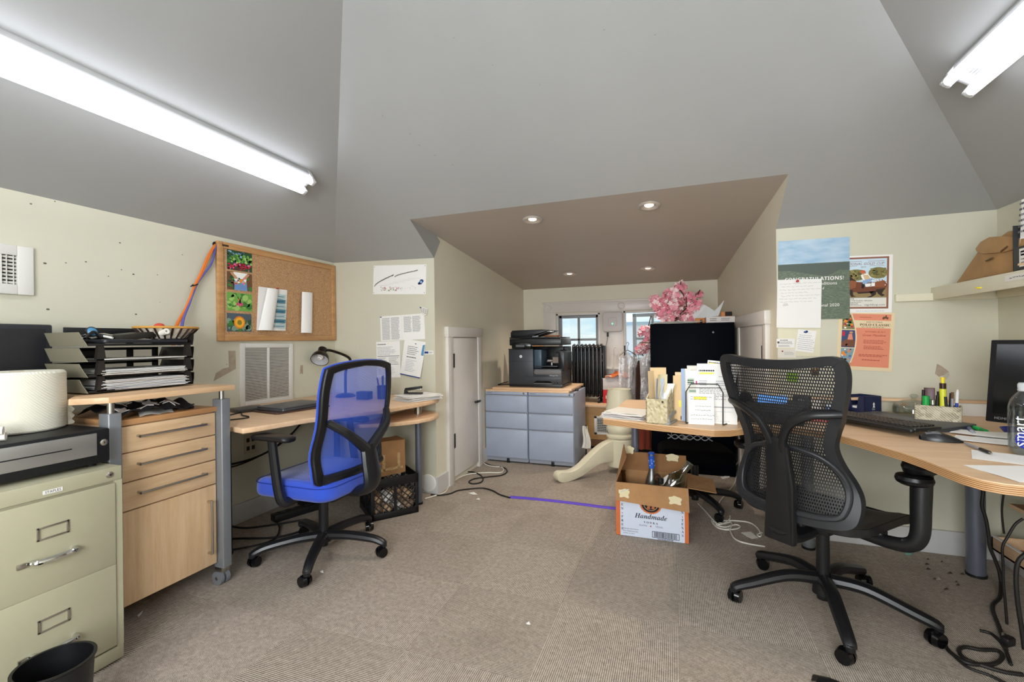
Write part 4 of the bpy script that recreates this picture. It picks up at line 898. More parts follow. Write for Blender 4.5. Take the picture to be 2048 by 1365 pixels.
t = thing('blue_task_chair', 'blue mesh-back task chair with black frame at the left desk', 'chair', (-1.895, 2.04, 0), pi)
# local x = the way the sitter faces
star_base(t, [pi+R(a) for a in (226, 300, 14, 84, 154)], .355, .385, CHS, .03)
b = B().m(BF); sp = rrect(-.25, -.25, .27, .25, .09, 6); b.prism(sp, .385, .485, .032, 4)
sx = lambda p: (p[0], p[1], p[2]+(.012*abs(p[1]/.25)**2 if p[2] > .45 else 0)-(.03*max(0, (p[0]-.12)/.15)**2 if p[2] > .45 else 0)-(.012*max(0, (p[0]-.12)/.15)**2))
b.v = [sx(p) for p in b.v]; b.mats = [BF]; st = obj('seat', b, t, subsurf=0)
b = B().m(mat('seam_blue', '#16308c', .8)); b.tube([(x*1.004, y*1.004, .462) for x, y in sp], .0022, 6, 1, True); obj('seam', b, st)
b = B().m(CH); b.box((0.0, 0, .372), (.26, .30, .034), .01); b.box((-.05, 0, .355), (.18, .16, .05), .01); obj('mechanism', b, t)
def bsurf(y, z): return -.265-.09*max(0, (z-.56))*.9+.045*math.exp(-((z-.62)/.12)**2)+.06*max(0, (.56-z)/.1)*.5+.35*y*y
OUTB = [(-.252, .482), (-.268, .51), (-.276, .62), (-.284, .80), (-.284, .95), (-.268, 1.055), (-.248, 1.078), (-.15, 1.097), (0, 1.105), (.15, 1.097), (.248, 1.078), (.268, 1.055), (.284, .95), (.284, .80), (.276, .62), (.268, .51), (.252, .482), (.22, .474), (.10, .47), (0, .47), (-.10, .47), (-.22, .474)]
def offs(P, k, kz): 
    return [(y*(1-k), .78+(z-.78)*(1-kz)) for y, z in P]
oc = [(p.x, p.y) for p in catmull([(y, z, 0) for y, z in OUTB], 5, True)]
ic = [(y-(.042 if y > 0 else -.042)*min(1, abs(y)/.08), z) for y, z in oc]; ic = [(y, .78+(z-.78)*(.86 if z < .78 else .905)) for y, z in ic]
b = B().m(CH); b.ring(oc, ic, lambda y, z: bsurf(y, z), .022); fr = obj('back_frame', b, t, bevel=.006)
b = B().m(BF); b.tube([(bsurf(y, z)+.026, y*1.0, z) for y, z in oc], .006, 8, 1, True); obj('back_piping', b, fr)
def halfw(z, L):
    best = 0
    for (y0, z0), (y1, z1) in zip(L, L[1:]+L[:1]):
        if (z0-z)*(z1-z) <= 0 and abs(z1-z0) > 1e-6:
            best = max(best, abs(y0+(y1-y0)*(z-z0)/(z1-z0)))
    return best
zl0, zl1 = min(z for y, z in ic)-.004, max(z for y, z in ic)+.004
b = B().m(BM)
def bmesh_fn(u, v): z = zl0+(zl1-zl0)*v; hw = halfw(min(max(z, zl0+.006), zl1-.006), ic)+.006; y = -hw+2*hw*u; return (bsurf(y, z)+.014, y, z)
vs_ = [bmesh_fn(i/16, j/24) for i in range(17) for j in range(25)]; b.add(vs_, [[i*25+j, (i+1)*25+j, (i+1)*25+j+1, i*25+j+1] for i in range(16) for j in range(24)])
obj('back_mesh', b, t)
# Y-shaped rear spine
b = B().m(CHS); b.tube([(-.10, 0, .385), (-.26, 0, .39), (-.335, 0, .44), (-.325, 0, .55), (-.31, 0, .645)], .03, 12, 6, rs=lambda u: .026+.006*sin(pi*u), sq=2.0)
for s in (-1, 1): b.tube([(-.312, s*.02, .625), (-.315, s*.09, .68), (-.31, s*.17, .74), (bsurf(.24, .80), s*.24, .80)], .02, 10, 6, rs=lambda u: .030-.010*u)
obj('spine', b, t)
b = B().m(CHS); b.tube([(bsurf(.2, .505)-.002, -.23, .505), (bsurf(0, .49), 0, .495), (bsurf(.2, .505)-.002, .23, .505)], .024, 10, 6); obj('lower_bar', b, t)
for s in (-1, 1):
    b = B().m(CH); b.prism(rrect(-.135, -.045, .115, .045, .035), .712, .738, .010, 3); b.v = [(x+.055, y+s*.293, z-.008*(x/.12)**2) for x, y, z in b.v]; ap = obj('armrest', b, t)
    b = B().m(CHS); b.tube([(.0, s*.20, .385), (.0, s*.275, .388), (.015, s*.292, .45), (.04, s*.293, .60), (.055, s*.293, .715)], .022, 10, 6, rs=lambda u: .021+.006*(1-u)); obj('arm_post', b, ap)
# ================================================================ things under the left desk
b = B().m(mat('outlet_plate', '#bdb59c', .5)).at(M0); b.box2((-.045, -.065, 0), (.045, .065, .006), .002); b.m(INKD)
for y in (.028, -.028):
    for x in (-.02, .02): b.box2((x-.012, y-.014, .006), (x+.012, y+.014, .0065))
top('wall_outlet', b, 'beige four-gang outlet plate on the left wall under the desk', 'outlet', loc=atX(500, 888, XL+.0))
b = B().m(RUBBER)
b.tube([(-2.745, 1.75, .56), (-2.73, 2.0, .44), (-2.72, 2.3, .42), (-2.70, 2.55, .50), (-2.66, 2.75, .68)], .007); b.tube([(-2.74, 1.72, .53), (-2.72, 2.05, .41), (-2.71, 2.35, .43), (-2.69, 2.6, .54), (-2.65, 2.78, .70)], .005)
top('sagging_cables', b, 'black cables sagging along the left wall under the desk', 'cables')
b = B().m(RUBBER); b.tube([(-2.74, 1.7, .22), (-2.7, 1.95, .12), (-2.62, 2.1, .03), (-2.5, 2.2, .02), (-2.35, 2.35, .02)], .006); b.tube([(-2.72, 1.7, .12), (-2.66, 1.9, .03), (-2.5, 2.0, .02), (-2.3, 2.1, .015), (-2.2, 2.3, .015)], .006); b.tube([(-2.6, 1.75, .015), (-2.4, 1.9, .015), (-2.3, 2.05, .015), (-2.4, 2.2, .015), (-2.55, 2.3, .015)], .005)
top('floor_cables', b, 'tangle of black cables on the carpet under the left desk', 'cables')
b = B().m(BLACK); b.box((0, 0, .026), (.34, .075, .05), .008); b.m(INKD)
for i in range(5): b.box((-.13+i*.065, 0, .0515), (.03, .04, .002))
top('power_strip', b, 'black power strip on the carpet under the left desk', 'power strip', loc=(-2.5, 2.45, 0), rot=(0, 0, R(70)))
b = B().m(BLACK); b.box2((-.10, -.21, .004), (.10, .21, .16), .008); b.m(DARK); b.box2((.098, -.18, .02), (.103, .18, .14), .002); top('dark_low_box', b, 'dark low box added to darken the space under the left desk', 'computer', loc=(-2.56, 2.80, 0), rot=(0, 0, R(4)))  # plain dark box added to deepen the darkness under the desk
# milk crate
ux = Vector((-.62, -.78, 0)); e0 = Vector((-1.715, 2.755, 0)); nin = Vector((-.78, .62, 0)); cc = e0+ux*.165+nin*.165
CR = mat('crate_black', '#0e0e10', .45)
t = thing('milk_crate', 'black plastic lattice crate on the carpet under the end of the left desk', 'crate', cc, math.atan2(ux.y, ux.x))
S = .165; Hc = .275
b = B().m(CR); b.box2((-S, -S, 0), (S, S, .012), .003)
for z0, z1 in ((.0, .045), (.215, Hc)):
    b.box2((-S, -S, z0), (S, -S+.01, z1), .003); b.box2((-S, S-.01, z0), (S, S, z1), .003); b.box2((-S, -S, z0), (-S+.01, S, z1), .003); b.box2((S-.01, -S, z0), (S, S, z1), .003)
for x in (-S, S):
    for y in (-S, S): b.box2((x-(.022 if x > 0 else 0), y-(.022 if y > 0 else 0), 0), (x+(.022 if x < 0 else 0), y+(.022 if y < 0 else 0), Hc), .003)
for z in (.228, .243, .258): b.box2((-S-.003, -S-.003, z), (S+.003, S+.003, z+.006)) if False else None
obj('crate_frame', b, t)
b = B().m(CR)
for k in range(4):
    b.at(RZ(k*pi/2)@T(0, S-.006, .13)@RX(pi/2))
    for i in range(-7, 8):
        for sg in (1, -1):
            x0 = i*.045; pts = []
            for q in (-.085, .085):
                pts.append((x0+sg*q, q))
            (xa, ya), (xb, yb) = pts
            def clip(xa, ya, xb, yb, L=S-.02):
                P = [(xa, ya), (xb, yb)]; out = []
                for (px, py), (qx, qy) in ((P[0], P[1]), (P[1], P[0])):
                    if abs(px) > L:
                        tx = L if px > 0 else -L; 
                        if (qx-px) == 0: return None
                        tt = (tx-px)/(qx-px)
                        if not 0 <= tt <= 1: return None
                        px, py = tx, py+(qy-py)*tt
                    out.append((px, py))
                return out
            c = clip(xa, ya, xb, yb)
            if c and abs(c[0][0]-c[1][0]) > .005: b.cyl((c[0][0], c[0][1], 0), (c[1][0], c[1][1], 0), .0032, n=6)
    b.box((0, 0, 0), (.02, .17, .008))
obj('lattice', b, t)
CRM = [crumple('crumpled_brown', '#8a6f57', .8, 22), crumple('crumpled_white', '#d6d2cc', .8, 22), crumple('crumpled_tan', '#b3926f', .8, 22), crumple('crumpled_blue', '#5f86c4', .7, 22)]
for i in range(16):
    r = random.uniform(.032, .045); b = B().m(CRM[[0, 1, 2, 0, 2, 1, 0, 3, 2, 0, 1, 2, 0, 2, 1, 0][i]])
    bm = bmesh.new(); bmesh.ops.create_icosphere(bm, subdivisions=2, radius=r)
    for v in bm.verts: v.co *= random.uniform(.8, 1.1)
    b.bmadd(bm); k = i % 8; px = [-.10, -.03, .04, .11, -.10, -.03, .04, .11][k]; py = -.11 if k < 4 else -.04; 
    b.v = [(x, y, z) for x, y, z in b.v]
    o_ = top('crumpled_wad', b, 'crumpled paper wad inside the black lattice crate', 'paper wad', 'paper wads in the crate', sharp=20)
    # the face seen from the room is the crate's local +y side
    w = Matrix.Translation(cc)@RZ(math.atan2(ux.y, ux.x))@Vector((px, -py*1.0-.0, .055+(i//8)*.075)); o_.location = w
b = B().m(KRAFT); bm = bmesh.new(); bmesh.ops.create_cube(bm, size=1)
for v in bm.verts: v.co = Vector((v.co.x*.20, v.co.y*.15, v.co.z*.235))
bmesh.ops.subdivide_edges(bm, edges=bm.edges[:], cuts=3, use_grid_fill=True)
for v in bm.verts: v.co += Vector((random.uniform(-1, 1), random.uniform(-1, 1), random.uniform(-1, 1)))*.003
b.bmadd(bm); b.m(mat('packing_tape', '#c9b08a', .2)); 
wq = thing('taped_carton', 'crumpled brown taped carton standing on the milk crate', 'box', cc+ux*.01-nin*.02+Vector((0, 0, Hc+.118)), math.atan2(ux.y, ux.x)+.12)
obj('carton', b, wq, sharp=15)
b = B().m(crumple('clear_tape', '#c7a677', .5, 40, .12)); 
for x in (-.05, .06): b.box((x, .0775, -.03), (.02, .003, .12)); 
b.box((0, .0775, -.075), (.16, .003, .018)); obj('tape', b, wq)
b = B().m(BLACK); b.at(RZ(0)); 
for k in range(3): b.box2((-.10+k*.0, -.05, 0), (.10, -.046, .18), .002) if k == 0 else b.box2((-.10, -.05+k*.03, 0), (.10, -.046+k*.03, .20-.03*k), .002)
b.box2((-.10, -.05, 0), (.10, .04, .006), .002)
top('file_rack', b, 'black plastic file rack leaning behind the carton on the crate', 'file rack', loc=cc-ux*.10+nin*.115+Vector((0, 0, Hc)), rot=(R(8), 0, math.atan2(ux.y, ux.x)+pi/2))
b = B().m(WHITEP).at(MF); b.lathe([(0, .008), (.055, .008), (.068, .005), (.07, 0)], 36); top('cable_cover', b, 'round white plastic cover on the baseboard behind the desk leg', 'cover', loc=(-1.852, YW-.019, .082))
# ================================================================ DORMER
PY = 4.146
def pedestal(x0, x1, label):
    w = x1-x0; t = thing('drawer_pedestal', label, 'drawer unit', ((x0+x1)/2, PY, 0), group='grey drawer pedestals under the printer')
    b = B().m(LGREY); b.box2((-w/2+.002, .02, .015), (w/2-.002, .60, .70), .003); b.box2((-w/2+.002, .004, .672), (w/2-.002, .05, .70), .003); b.m(BLACK).box2((-w/2+.02, .05, 0), (w/2-.02, .57, .016)); b.m(mat('plinth_grey', '#8b909a', .5)).box2((-w/2+.01, .012, .016), (w/2-.01, .03, .052)); obj('carcass', b, t)
    for z0, z1 in ((.505, .668), (.343, .498), (.054, .336)):
        b = B().m(LGREY); b.box2((-w/2+.005, 0, z0), (w/2-.005, .02, z1), .003); b.m(STEEL).box2((-w/2+.006, -.001, z1-.006), (w/2-.006, .004, z1-.002)); obj('drawer', b, t)
    b = B().m(STEEL).at(T(w/2-.04, .004, .686)@RX(pi/2)); b.lathe([(0, .004), (.006, .004), (.009, .001), (.01, 0)], 16); b.m(INKD).lathe([(0, .0045), (.003, .0043)], 8); obj('lock', b, t)
    b = B().m(BLACK); b.box2((0, .006, 0), (.03, .03, .045), .003); obj('foot', b, t)
    b = B().m(INK).at(frame((-w/2+.02, .0035, .682), (1, 0, 0), (0, 0, 1))); b.lines(0, 0, .07, .01, 1, 0, .5); obj('maker_mark', b, t)
    return t
pedestal(-1.80, -1.353, 'grey metal drawer pedestal under the left half of the printer board')
pedestal(-1.347, -.90, 'grey metal drawer pedestal under the right half of the printer board')
b = B().m(BEECHX); b.box2((-1.795, PY+.005, .7005), (-.945, PY+.56, .719), .002); top('wood_board', b, 'lower beech board lying directly on the two grey pedestals', 'board')
b = B().m(BEECHX); b.box2((-1.73, PY+.03, .7195), (-.925, PY+.62, .739), .002); top('wood_board', b, 'upper beech board under the printer', 'board')
b = B().m(BLACK); b.box2((-.93, PY+.22, .7), (-.905, PY+.27, .722), .004); top('black_clip', b, 'small black clip at the right end of the board on the pedestals', 'clip')
# printer
PB, PD, PG = mat('printer_dark', '#33363b', .4), mat('printer_black', '#15171a', .35), mat('printer_grey', '#6d6c6c', .45)
t = thing('office_printer', 'dark office printer with scanner lid on the grey pedestals', 'printer', (-1.305, 4.25, .739))
b = B().m(PD); b.box2((-.275, .01, 0), (.275, .42, .035), .004)
b.box2((-.275, .30, .03), (.275, .42, .40), .006)
b.m(PB).box2((-.278, 0, .025), (-.015, .42, .378), .012); b.box2((-.03, .004, .025), (.27, .42, .185), .01)
b.m(PD).box2((-.28, .004, .372), (-.018, .41, .382), .003); b.box2((-.278, -.0015, .255), (-.018, .002, .2575))
obj('body', b, t)
b = B().m(PD); b.prism([(.225, .16), (.285, .16), (.285, .335), (.272, .36), (.235, .368), (.20, .355), (.20, .335), (.225, .335)], .05, .40, .004); b.v = [(x, y, z) for x, z, y in b.v]; obj('right_arm', b, t)
b = B().m(mat('output_blue_grey', '#3d5263', .35)); b.box2((-.014, .03, .19), (.06, .30, .372), .004); b.m(PD).box2((.06, .25, .19), (.23, .30, .40), .004); b.m(PB).box2((-.01, .02, .20), (.225, .30, .212), .003); b.m(mat('bay_clutter', '#8c7d72', .6)); b.box((.13, .18, .25), (.10, .06, .012), .003, 1); b.box((.18, .12, .265), (.06, .004, .06), .001, 1); b.m(WHITEP).box((.115, .15, .262), (.05, .02, .008), .002); b.cyl((.13, .16, .21), (.13, .16, .24), .008); obj('output_bay', b, t)
b = B().m(PG); b.prism(rrect(-.008, .128, .266, .178, .022), -.004, .01, .002); b.v = [(x, y, z) for x, z, y in b.v]; obj('output_tray', b, t)
b = B().m(PB); b.prism(rrect(-.115, .028, .268, .108, .012), -.0035, .01, .002); b.v = [(x, y, z) for x, z, y in b.v]
b.m(BLACKG).prism([(-.012, .04), (.175, .04), (.175, .05), (.15, .066), (.015, .066), (-.012, .05)], -.0042, .0); b.v = b.v[:-12]+[(x, y, z) for x, z, y in b.v[-12:]]
b.m(PG).box2((-.012, -.006, .036), (.175, 0, .044), .001); obj('paper_drawer', b, t)
b = B().m(BLACKG); b.box2((.225, -.0045, .04), (.233, 0, .068), .001); b.box2((.198, -.0045, .045), (.206, 0, .062), .001); obj('usb_port', b, t)
b = B().m(PD); b.box2((-.262, -.01, .415), (.272, .43, .482), .008); b.box2((-.262, -.008, .484), (.262, .42, .497), .004); obj('scanner', b, t)
b = B().m(PD); b.prism([(-.262, .497), (-.262, .545), (-.245, .566), (.06, .572), (.12, .568), (.12, .553), (.0, .522), (-.05, .497)], .03, .36, .004); b.v = [(x, y, z) for x, z, y in b.v]; obj('document_feeder', b, t)
b = B().m(mat('feeder_tray', '#46484c', .4)); b.slab([[(.0, .05, .505), (.16, .05, .56), (.16, .34, .56), (.0, .34, .505)]], (0, 0, .006)); b.m(STEEL).box2((.115, .04, .545), (.165, .12, .556), .002); obj('feeder_tray', b, t)
b = B().m(mat('grey_lever', '#9b9da1', .4)); b.box2((-.03, .02, .497), (.03, .05, .509), .003); obj('feeder_stop', b, t)
b = B().m(BLACKG); b.prism([(-.235, .385), (-.235, .425), (-.22, .445), (-.05, .445), (-.035, .425), (-.035, .385)], -.016, .04, .004); b.v = [(x, y, z) for x, z, y in b.v]; b.m(mat('panel_grey', '#5b5e63', .3)); b.box2((-.19, -.0175, .40), (-.10, -.0155, .422)); obj('control_panel', b, t)
MFp = frame((0, -.0006, 0), (1, 0, 0), (0, 0, 1))
b = B().m(mat('logo_white', '#e9edf0', .4)).at(MFp@T(-.145, .305, 0)); b.fpoly(ngon(0, 0, .0145, 28), 1); b.m(PB).text('hp', 0, -.006, w=.016, shear=.3, z=.0012); obj('logo', b, t)
b = B().m(mat('print_white', '#cfd2d6', .5)).at(MFp@T(.0, .0, .0025)); b.text('Officejet Pro', .19, .114, w=.085, z=.001); obj('model_text', b, t)
b = B().m(mat('label_brown', '#9a5c33', .6)); b.box2((.01, .12, .0), (.14, .30, .016), .002); top('brown_notebook', b, 'small brown notebook lying on the printer lid', 'notebook', loc=(-1.305+.06, 4.25, .739+.498))
b = B().m(KRAFT); b.at(RY(R(0))); b.box2((-.012, 0, 0), (.012, .34, .42), .002); top('cardboard_panel', b, 'plain brown cardboard leaning at the dormer wall behind the printer', 'cardboard', loc=(-1.69, 4.70, .742), rot=(0, R(-8), R(-62)))
b = B().m(RUBBER); b.tube([(-1.60, 4.45, .745), (-1.69, 4.43, .745), (-1.74, 4.36, .745), (-1.77, 4.5, .742), (-1.785, 4.76, .74)], .005); top('printer_cable', b, 'black cord on the board left of the printer', 'cord')
# bench / sill box along the back
PLYT = wood('ply_tan', '#a97f4a', '#b98f5a', 0, .5)
t = thing('built_in_bench', 'low wooden bench with tan front panel under the windows', 'bench', (-.68, 4.95, 0))
b = B().m(BEECHX); b.box2((-1.13, -.02, .462), (1.11, .525, .49), .003); obj('bench_top', b, t)
b = B().m(PLYT); b.box2((-1.13, 0, .11), (1.11, .02, .462)); obj('front_panel', b, t)
b = B().m(wood('dark_wood', '#6b4a30', '#80593a', 0, .6)); b.box2((-1.13, .012, .03), (1.11, .03, .11), .002); b.m(mat('gap_dark', '#241b14', .9)).box2((-1.13, .03, 0), (1.11, .04, .03)); obj('plinth', b, t)
a = atY(1190, 833, 4.945); c = atY(1228, 871, 4.945)
t = thing('bench_vent', 'white square-grid vent in the bench front behind the table pedestal', 'vent', ((a.x+c.x)/2+.06, 4.948, (a.z+c.z)/2))
b = B().m(GR); w, h = .17, .10; 
for lo, hi in (((-w, -.01, -h), (-w+.03, 0, h)), ((w-.03, -.01, -h), (w, 0, h)), ((-w, -.01, -h), (w, 0, -h+.025)), ((-w, -.01, h-.025), (w, 0, h))): b.box2(lo, hi, .002)
obj('vent_frame', b, t); b = B().m(mat('duct_dark', '#0d0d0d', .8)); b.box2((-w+.03, -.002, -h+.025), (w-.03, 0, h-.025)); obj('duct', b, t)
b = B().m(GR)
for i in range(13): x = -w+.03+(i+.5)*(2*w-.06)/13; b.box2((x-.0025, -.008, -h+.02), (x+.0025, -.003, h-.02))
for i in range(8): z = -h+.025+(i+.5)*(2*h-.05)/8; b.box2((-w+.02, -.008, z-.0025), (w-.02, -.003, z+.0025))
obj('grid', b, t)
# oil heater
HB = mat('heater_black', '#111114', .3)
t = thing('oil_heater', 'black oil-filled radiator heater standing on the bench', 'heater', (-.945, 5.18, .49))
for k in range(8):
    x = -.16+k*.0445; b = B().m(HB); b.prism(rrect(-.075, .06, .075, .655, .035), -.015, .015, .006); b.v = [(z+x, xx, y) for xx, y, z in b.v]
    b.tube([(x, 0, .07), (x, 0, .63)], .012, 8, 2); b.tube([(x, -.06, .645), (x, 0, .656), (x, .06, .645)], .013, 8, 3); obj('fin', b, t)
b = B().m(HB); b.box2((.165, -.075, .08), (.20, .075, .645), .014); b.m(DARK).cyl((.18, -.076, .55), (.18, -.085, .55), .013); b.cyl((.18, -.076, .48), (.18, -.085, .48), .013); obj('control_end', b, t)
for z in (.11, .60): b = B().m(HB); b.cyl((-.16, 0, z), (.17, 0, z), .018); obj('manifold', b, t)
for x in (-.12, .13):
    b = B().m(HB); b.box((x, 0, .045), (.03, .20, .02), .006); b.cyl((x-.012, -.085, .022), (x+.012, -.085, .022), .022, n=16); b.cyl((x-.012, .085, .022), (x+.012, .085, .022), .022, n=16); obj('foot', b, t)
# copy paper box
t = thing('paper_carton', 'red and white copy paper carton on the bench beside the heater', 'box', (-.615, 5.10, .49))
b = B().m(mat('carton_red', '#c2262e', .6)); b.box2((-.155, 0, 0), (.155, .22, .155), .002); b.m(mat('carton_white', '#d9d2cf', .6)); b.box2((-.156, -.001, .150), (.156, .221, .275), .002); obj('carton', b, t)
b = B().m(mat('carton_white', '#d9d2cf', .6)); b.slab([[(-.156, 0, .275), (.156, 0, .275), (.166, .03, .312), (-.146, .05, .306)]], (0, .003, 0)); b.slab([[(-.156, 0, .275), (-.156, .22, .275), (-.20, .2, .31), (-.19, .03, .29)]], (.003, 0, 0)); obj('flap', b, t)
b = B().m(mat('print_pale', '#ecd9d6', .6)).at(frame((0, -.0012, 0), (1, 0, 0), (0, 0, 1))); b.text('Copy Paper', .04, .108, w=.17, z=.001); b.lines(-.03, .088, .14, .098, 1, 1, .5); b.lines(.02, .028, .08, .042, 1, 1, .7); b.frect(-.125, .05, -.09, .085, 1)
b.m(mat('logo_red', '#b3262a', .6))
for lo, hi in (((.04, .19), (.09, .194)), ((.04, .236), (.09, .24)), ((.04, .19), (.044, .24)), ((.086, .19), (.09, .24))): b.frect(*lo, *hi, 2)
b.lines(.05, .2, .08, .23, 2, 2, .5); obj('printing', b, t)
b = B().m(mat('orange_cloth', '#d06a2e', .85)); b.sheet(lambda u, v: (-.13+.28*u, -.02+.24*v, .278+.055*sin(u*3.1)**1*(.4+.6*v)+.012*sin(u*15+v*9)), 14, 10, .004); top('orange_cloth', b, 'crumpled orange cloth on the copy paper carton', 'cloth', loc=(-.615, 5.10, .50))
# wireless router on the mullion
a = atY(1205, 625, 5.47); c = atY(1246, 664, 5.47); cx_, cz_ = (a.x+c.x)/2, (a.z+c.z)/2; hw = (c.x-a.x)/2
t = thing('access_point', 'white rounded square network device with green light between the windows', 'network device', (cx_, YB-.024, cz_))
b = B().m(mat('router_white', '#c9c4c1', .4)); b.prism(rrect(-hw, -hw, hw, hw, hw*.32, 8), 0, .035, .012, 4); b.v = [(x, -z, y) for x, y, z in b.v]; bd = obj('shell', b, t)
b = B().m(mat('router_ring', '#b4afad', .4)); k = hw*.42
b.tube([(x, -.0355, y) for x, y in rrect(-k, -k, k, k, k*.3, 4)], .0018, 6, 1, True); obj('ring', b, t)
b = B().m(mat('led_green', '#35ff9a', .4, emit=4.0)); b.at(T(.0, -.036, -.022)@RX(pi/2)); b.lathe([(0, .002), (.004, .0015), (.006, 0)], 12); obj('status_light', b, t)
b = B().m(INK).at(T(cx_-.06, YB-.03, cz_-hw-.035)); b.tube([(0, 0, .05), (.0, -.004, .01), (-.01, -.008, -.08), (-.03, -.02, -.16), (-.06, -.06, -.26)], .003); b.m(BLACK).cyl((0, -.004, .03), (-.001, -.004, -.02), .011, n=10); top('router_cable', b, 'thin cord with black plug hanging below the network device', 'cord')
b = B().m(WHITEP).at(T(0, 0, 0)); b.tube([tuple(atY(x, y, YB-.09)) for x, y in ((1226, 742), (1226, 720), (1226, 700), (1231, 695), (1239, 702), (1246, 716), (1249, 722))], .004); b.tube([tuple(atY(x, y, YB-.10)) for x, y in ((1226, 735), (1229, 744), (1236, 750), (1241, 757))], .0035); top('white_cable', b, 'white cord looping on the panel below the network device', 'cord')
# ---------------------------------------------------------------- black cabinet with flowers
CY = 4.30
a = atY(1300, 650, CY); c = atY(1474, 643, CY)
cx0, cx1, cz1 = a.x, c.x-.02, (a.z+c.z)/2
t = thing('black_cabinet', 'tall blue-black cabinet with pink blossoms on top', 'cabinet', ((cx0+cx1)/2, CY, 0)); hw = (cx1-cx0)/2
CAB = mat('cabinet_midnight', '#03060f', .55, var=.1, vs=3, spec=.06)
b = B().m(CAB); b.box2((-hw, .0, .0), (hw, .34, cz1), .004); obj('body', b, t)
b = B().m(CAB); b.box2((-hw+.004, -.016, .06), (hw-.004, 0, cz1-.012), .003); dr = obj('door', b, t)
b = B().m(BLACKG).at(T(hw-.17, -.016, cz1-.085)@RX(pi/2)); b.lathe([(0, .005), (.009, .005), (.012, 0)], 16); obj('lock', b, dr)
PKM = [mat('blossom_pink', '#f0a3b0', .7), mat('blossom_pale', '#f8d8da', .7), mat('blossom_deep', '#e68a9c', .7)]
def blossoms(b, c, r, n, s=.022):
    for i in range(n):
        d = Vector((random.gauss(0, 1), random.gauss(0, 1), random.gauss(0, 1))).normalized()*r*random.random()**.4; p = Vector(c)+d
        nrm = (d.normalized()+Vector((0, -.5, .2))+Vector((random.uniform(-.5, .5), random.uniform(-.5, .5), random.uniform(-.5, .5)))).normalized(); u = nrm.orthogonal().normalized(); w = nrm.cross(u); b.m(random.choice(PKM)); a0 = random.random()*6
        for k in range(5):
            a = a0+2*pi*k/5; q = u*cos(a)+w*sin(a); e = -u*sin(a)+w*cos(a); ss = s*random.uniform(.8, 1.2)
            b.poly([p, p+q*ss*.5+e*ss*.42+nrm*ss*.25, p+q*ss*1.05+e*ss*.2+nrm*ss*.35, p+q*ss*1.05-e*ss*.2+nrm*ss*.35, p+q*ss*.5-e*ss*.42+nrm*ss*.25])
FY = 4.42
t = thing('blossom_bouquet', 'big bunch of pink artificial blossoms on top of the black cabinet', 'artificial flowers', atY(1345, 645, FY))
o = Vector(t.location)
b = B(); fl = [((1315, 607), .07, 60), ((1325, 628), .085, 80), ((1345, 610), .09, 90), ((1350, 632), .09, 80), ((1355, 585), .06, 60), ((1362, 573), .045, 36), ((1378, 595), .05, 50), ((1385, 615), .065, 60), ((1375, 635), .06, 50), ((1395, 608), .04, 26), ((1399, 590), .028, 14), ((1398, 632), .04, 22), ((1335, 590), .04, 26), ((1310, 600), .04, 26)]
for (x, y), r, n in fl: blossoms(b, atY(x, y, FY+random.uniform(-.06, .06))-o, r, n)
bl = obj('blossoms', b, t)
b = B().m(mat('twig_brown', '#4a3026', .8))
for (x, y), r, n in fl: p = atY(x, y-4, FY)-o; b.tube([(0, 0, .0), tuple(p*.5+Vector((0, 0, .02))), tuple(p+Vector((0, 0, r*.6)))], .004, 6, 4)
for x0, y0, x1, y1 in ((1360, 580, 1368, 592), (1372, 594, 1373, 615), (1396, 590, 1400, 580)): b.tube([tuple(atY(x0, y0, FY-.07)-o), tuple(atY(x1, y1, FY-.07)-o)], .005, 6, 1)
obj('twigs', b, t)
t = thing('blossom_garland', 'strand of pink artificial blossoms hanging in front of the right window', 'artificial flowers', atY(1292, 660, 4.78)); o = Vector(t.location); b = B()
for (x, y), r, n in (((1292, 660), .05, 34), ((1283, 664), .04, 26), ((1297, 668), .045, 30), ((1288, 692), .055, 40), ((1297, 684), .05, 36), ((1280, 700), .045, 30), ((1296, 700), .05, 30)): blossoms(b, atY(x, y, 4.78)-o, r, n)
obj('blossoms', b, t); b = B().m(mat('twig_brown', '#4a3026', .8)); b.tube([(.05, 0, .14), (.02, 0, .02), (-.02, 0, -.12), (-.05, 0, -.24), (.03, .0, -.30)], .005, 6); obj('twigs', b, t)
b = B().m(WHITE2)
for k in range(5): b.at(T(-.02+.02*k, .0, .002+k*.004)@RZ(random.uniform(-.1, .1))); b.sheet(lambda u, v: (-.18+.36*u, -.10+.16*v, .002*sin(u*9+k)), 8, 4, .002)
top('loose_papers', b, 'thin spread of papers on the cabinet top under the blossoms', 'papers', loc=(cx0+.21, CY+.105, cz1+.001))
p = atY(1413, 642, CY+.06)
t = thing('flat_white_box', 'flat white printed box on the right end of the black cabinet', 'box', (p.x+.115, CY+.08, cz1))
b = B().m(mat('carton_white', '#d9d2cf', .6)); b.box2((-.12, -.06, 0), (.11, .10, .052), .002); obj('carton', b, t)
b = B().m(INK).at(frame((-.12, -.0606, 0), (1, 0, 0), (0, 0, 1))); b.lines(.03, .012, .10, .042, 2, 1, .4); b.lines(.12, .014, .20, .042, 2, 1, .35); obj('printing', b, t)
b = B().m(mat('amber_card', '#c3752a', .5)); b.box2((-.05, -.04, 0), (.035, .04, .042), .002); b.m(INKD).box2((-.02, -.042, .004), (.036, -.04, .041)); top('small_amber_box', b, 'small amber and black box on the flat white box', 'box', loc=(p.x+.17, CY+.09, cz1+.0525))
b = B().m(mat('amber_card', '#c3752a', .5)); b.box((0, 0, .022), (.08, .05, .043), .004); b.m(INKD).box((.01, -.026, .015), (.02, .003, .028)); top('orange_packet', b, 'orange packet on the cabinet between the blossoms and the white box', 'packet', loc=(p.x-.055, CY+.06, cz1))
b = B().m(mat('tissue_white', '#d7dbdc', .8))
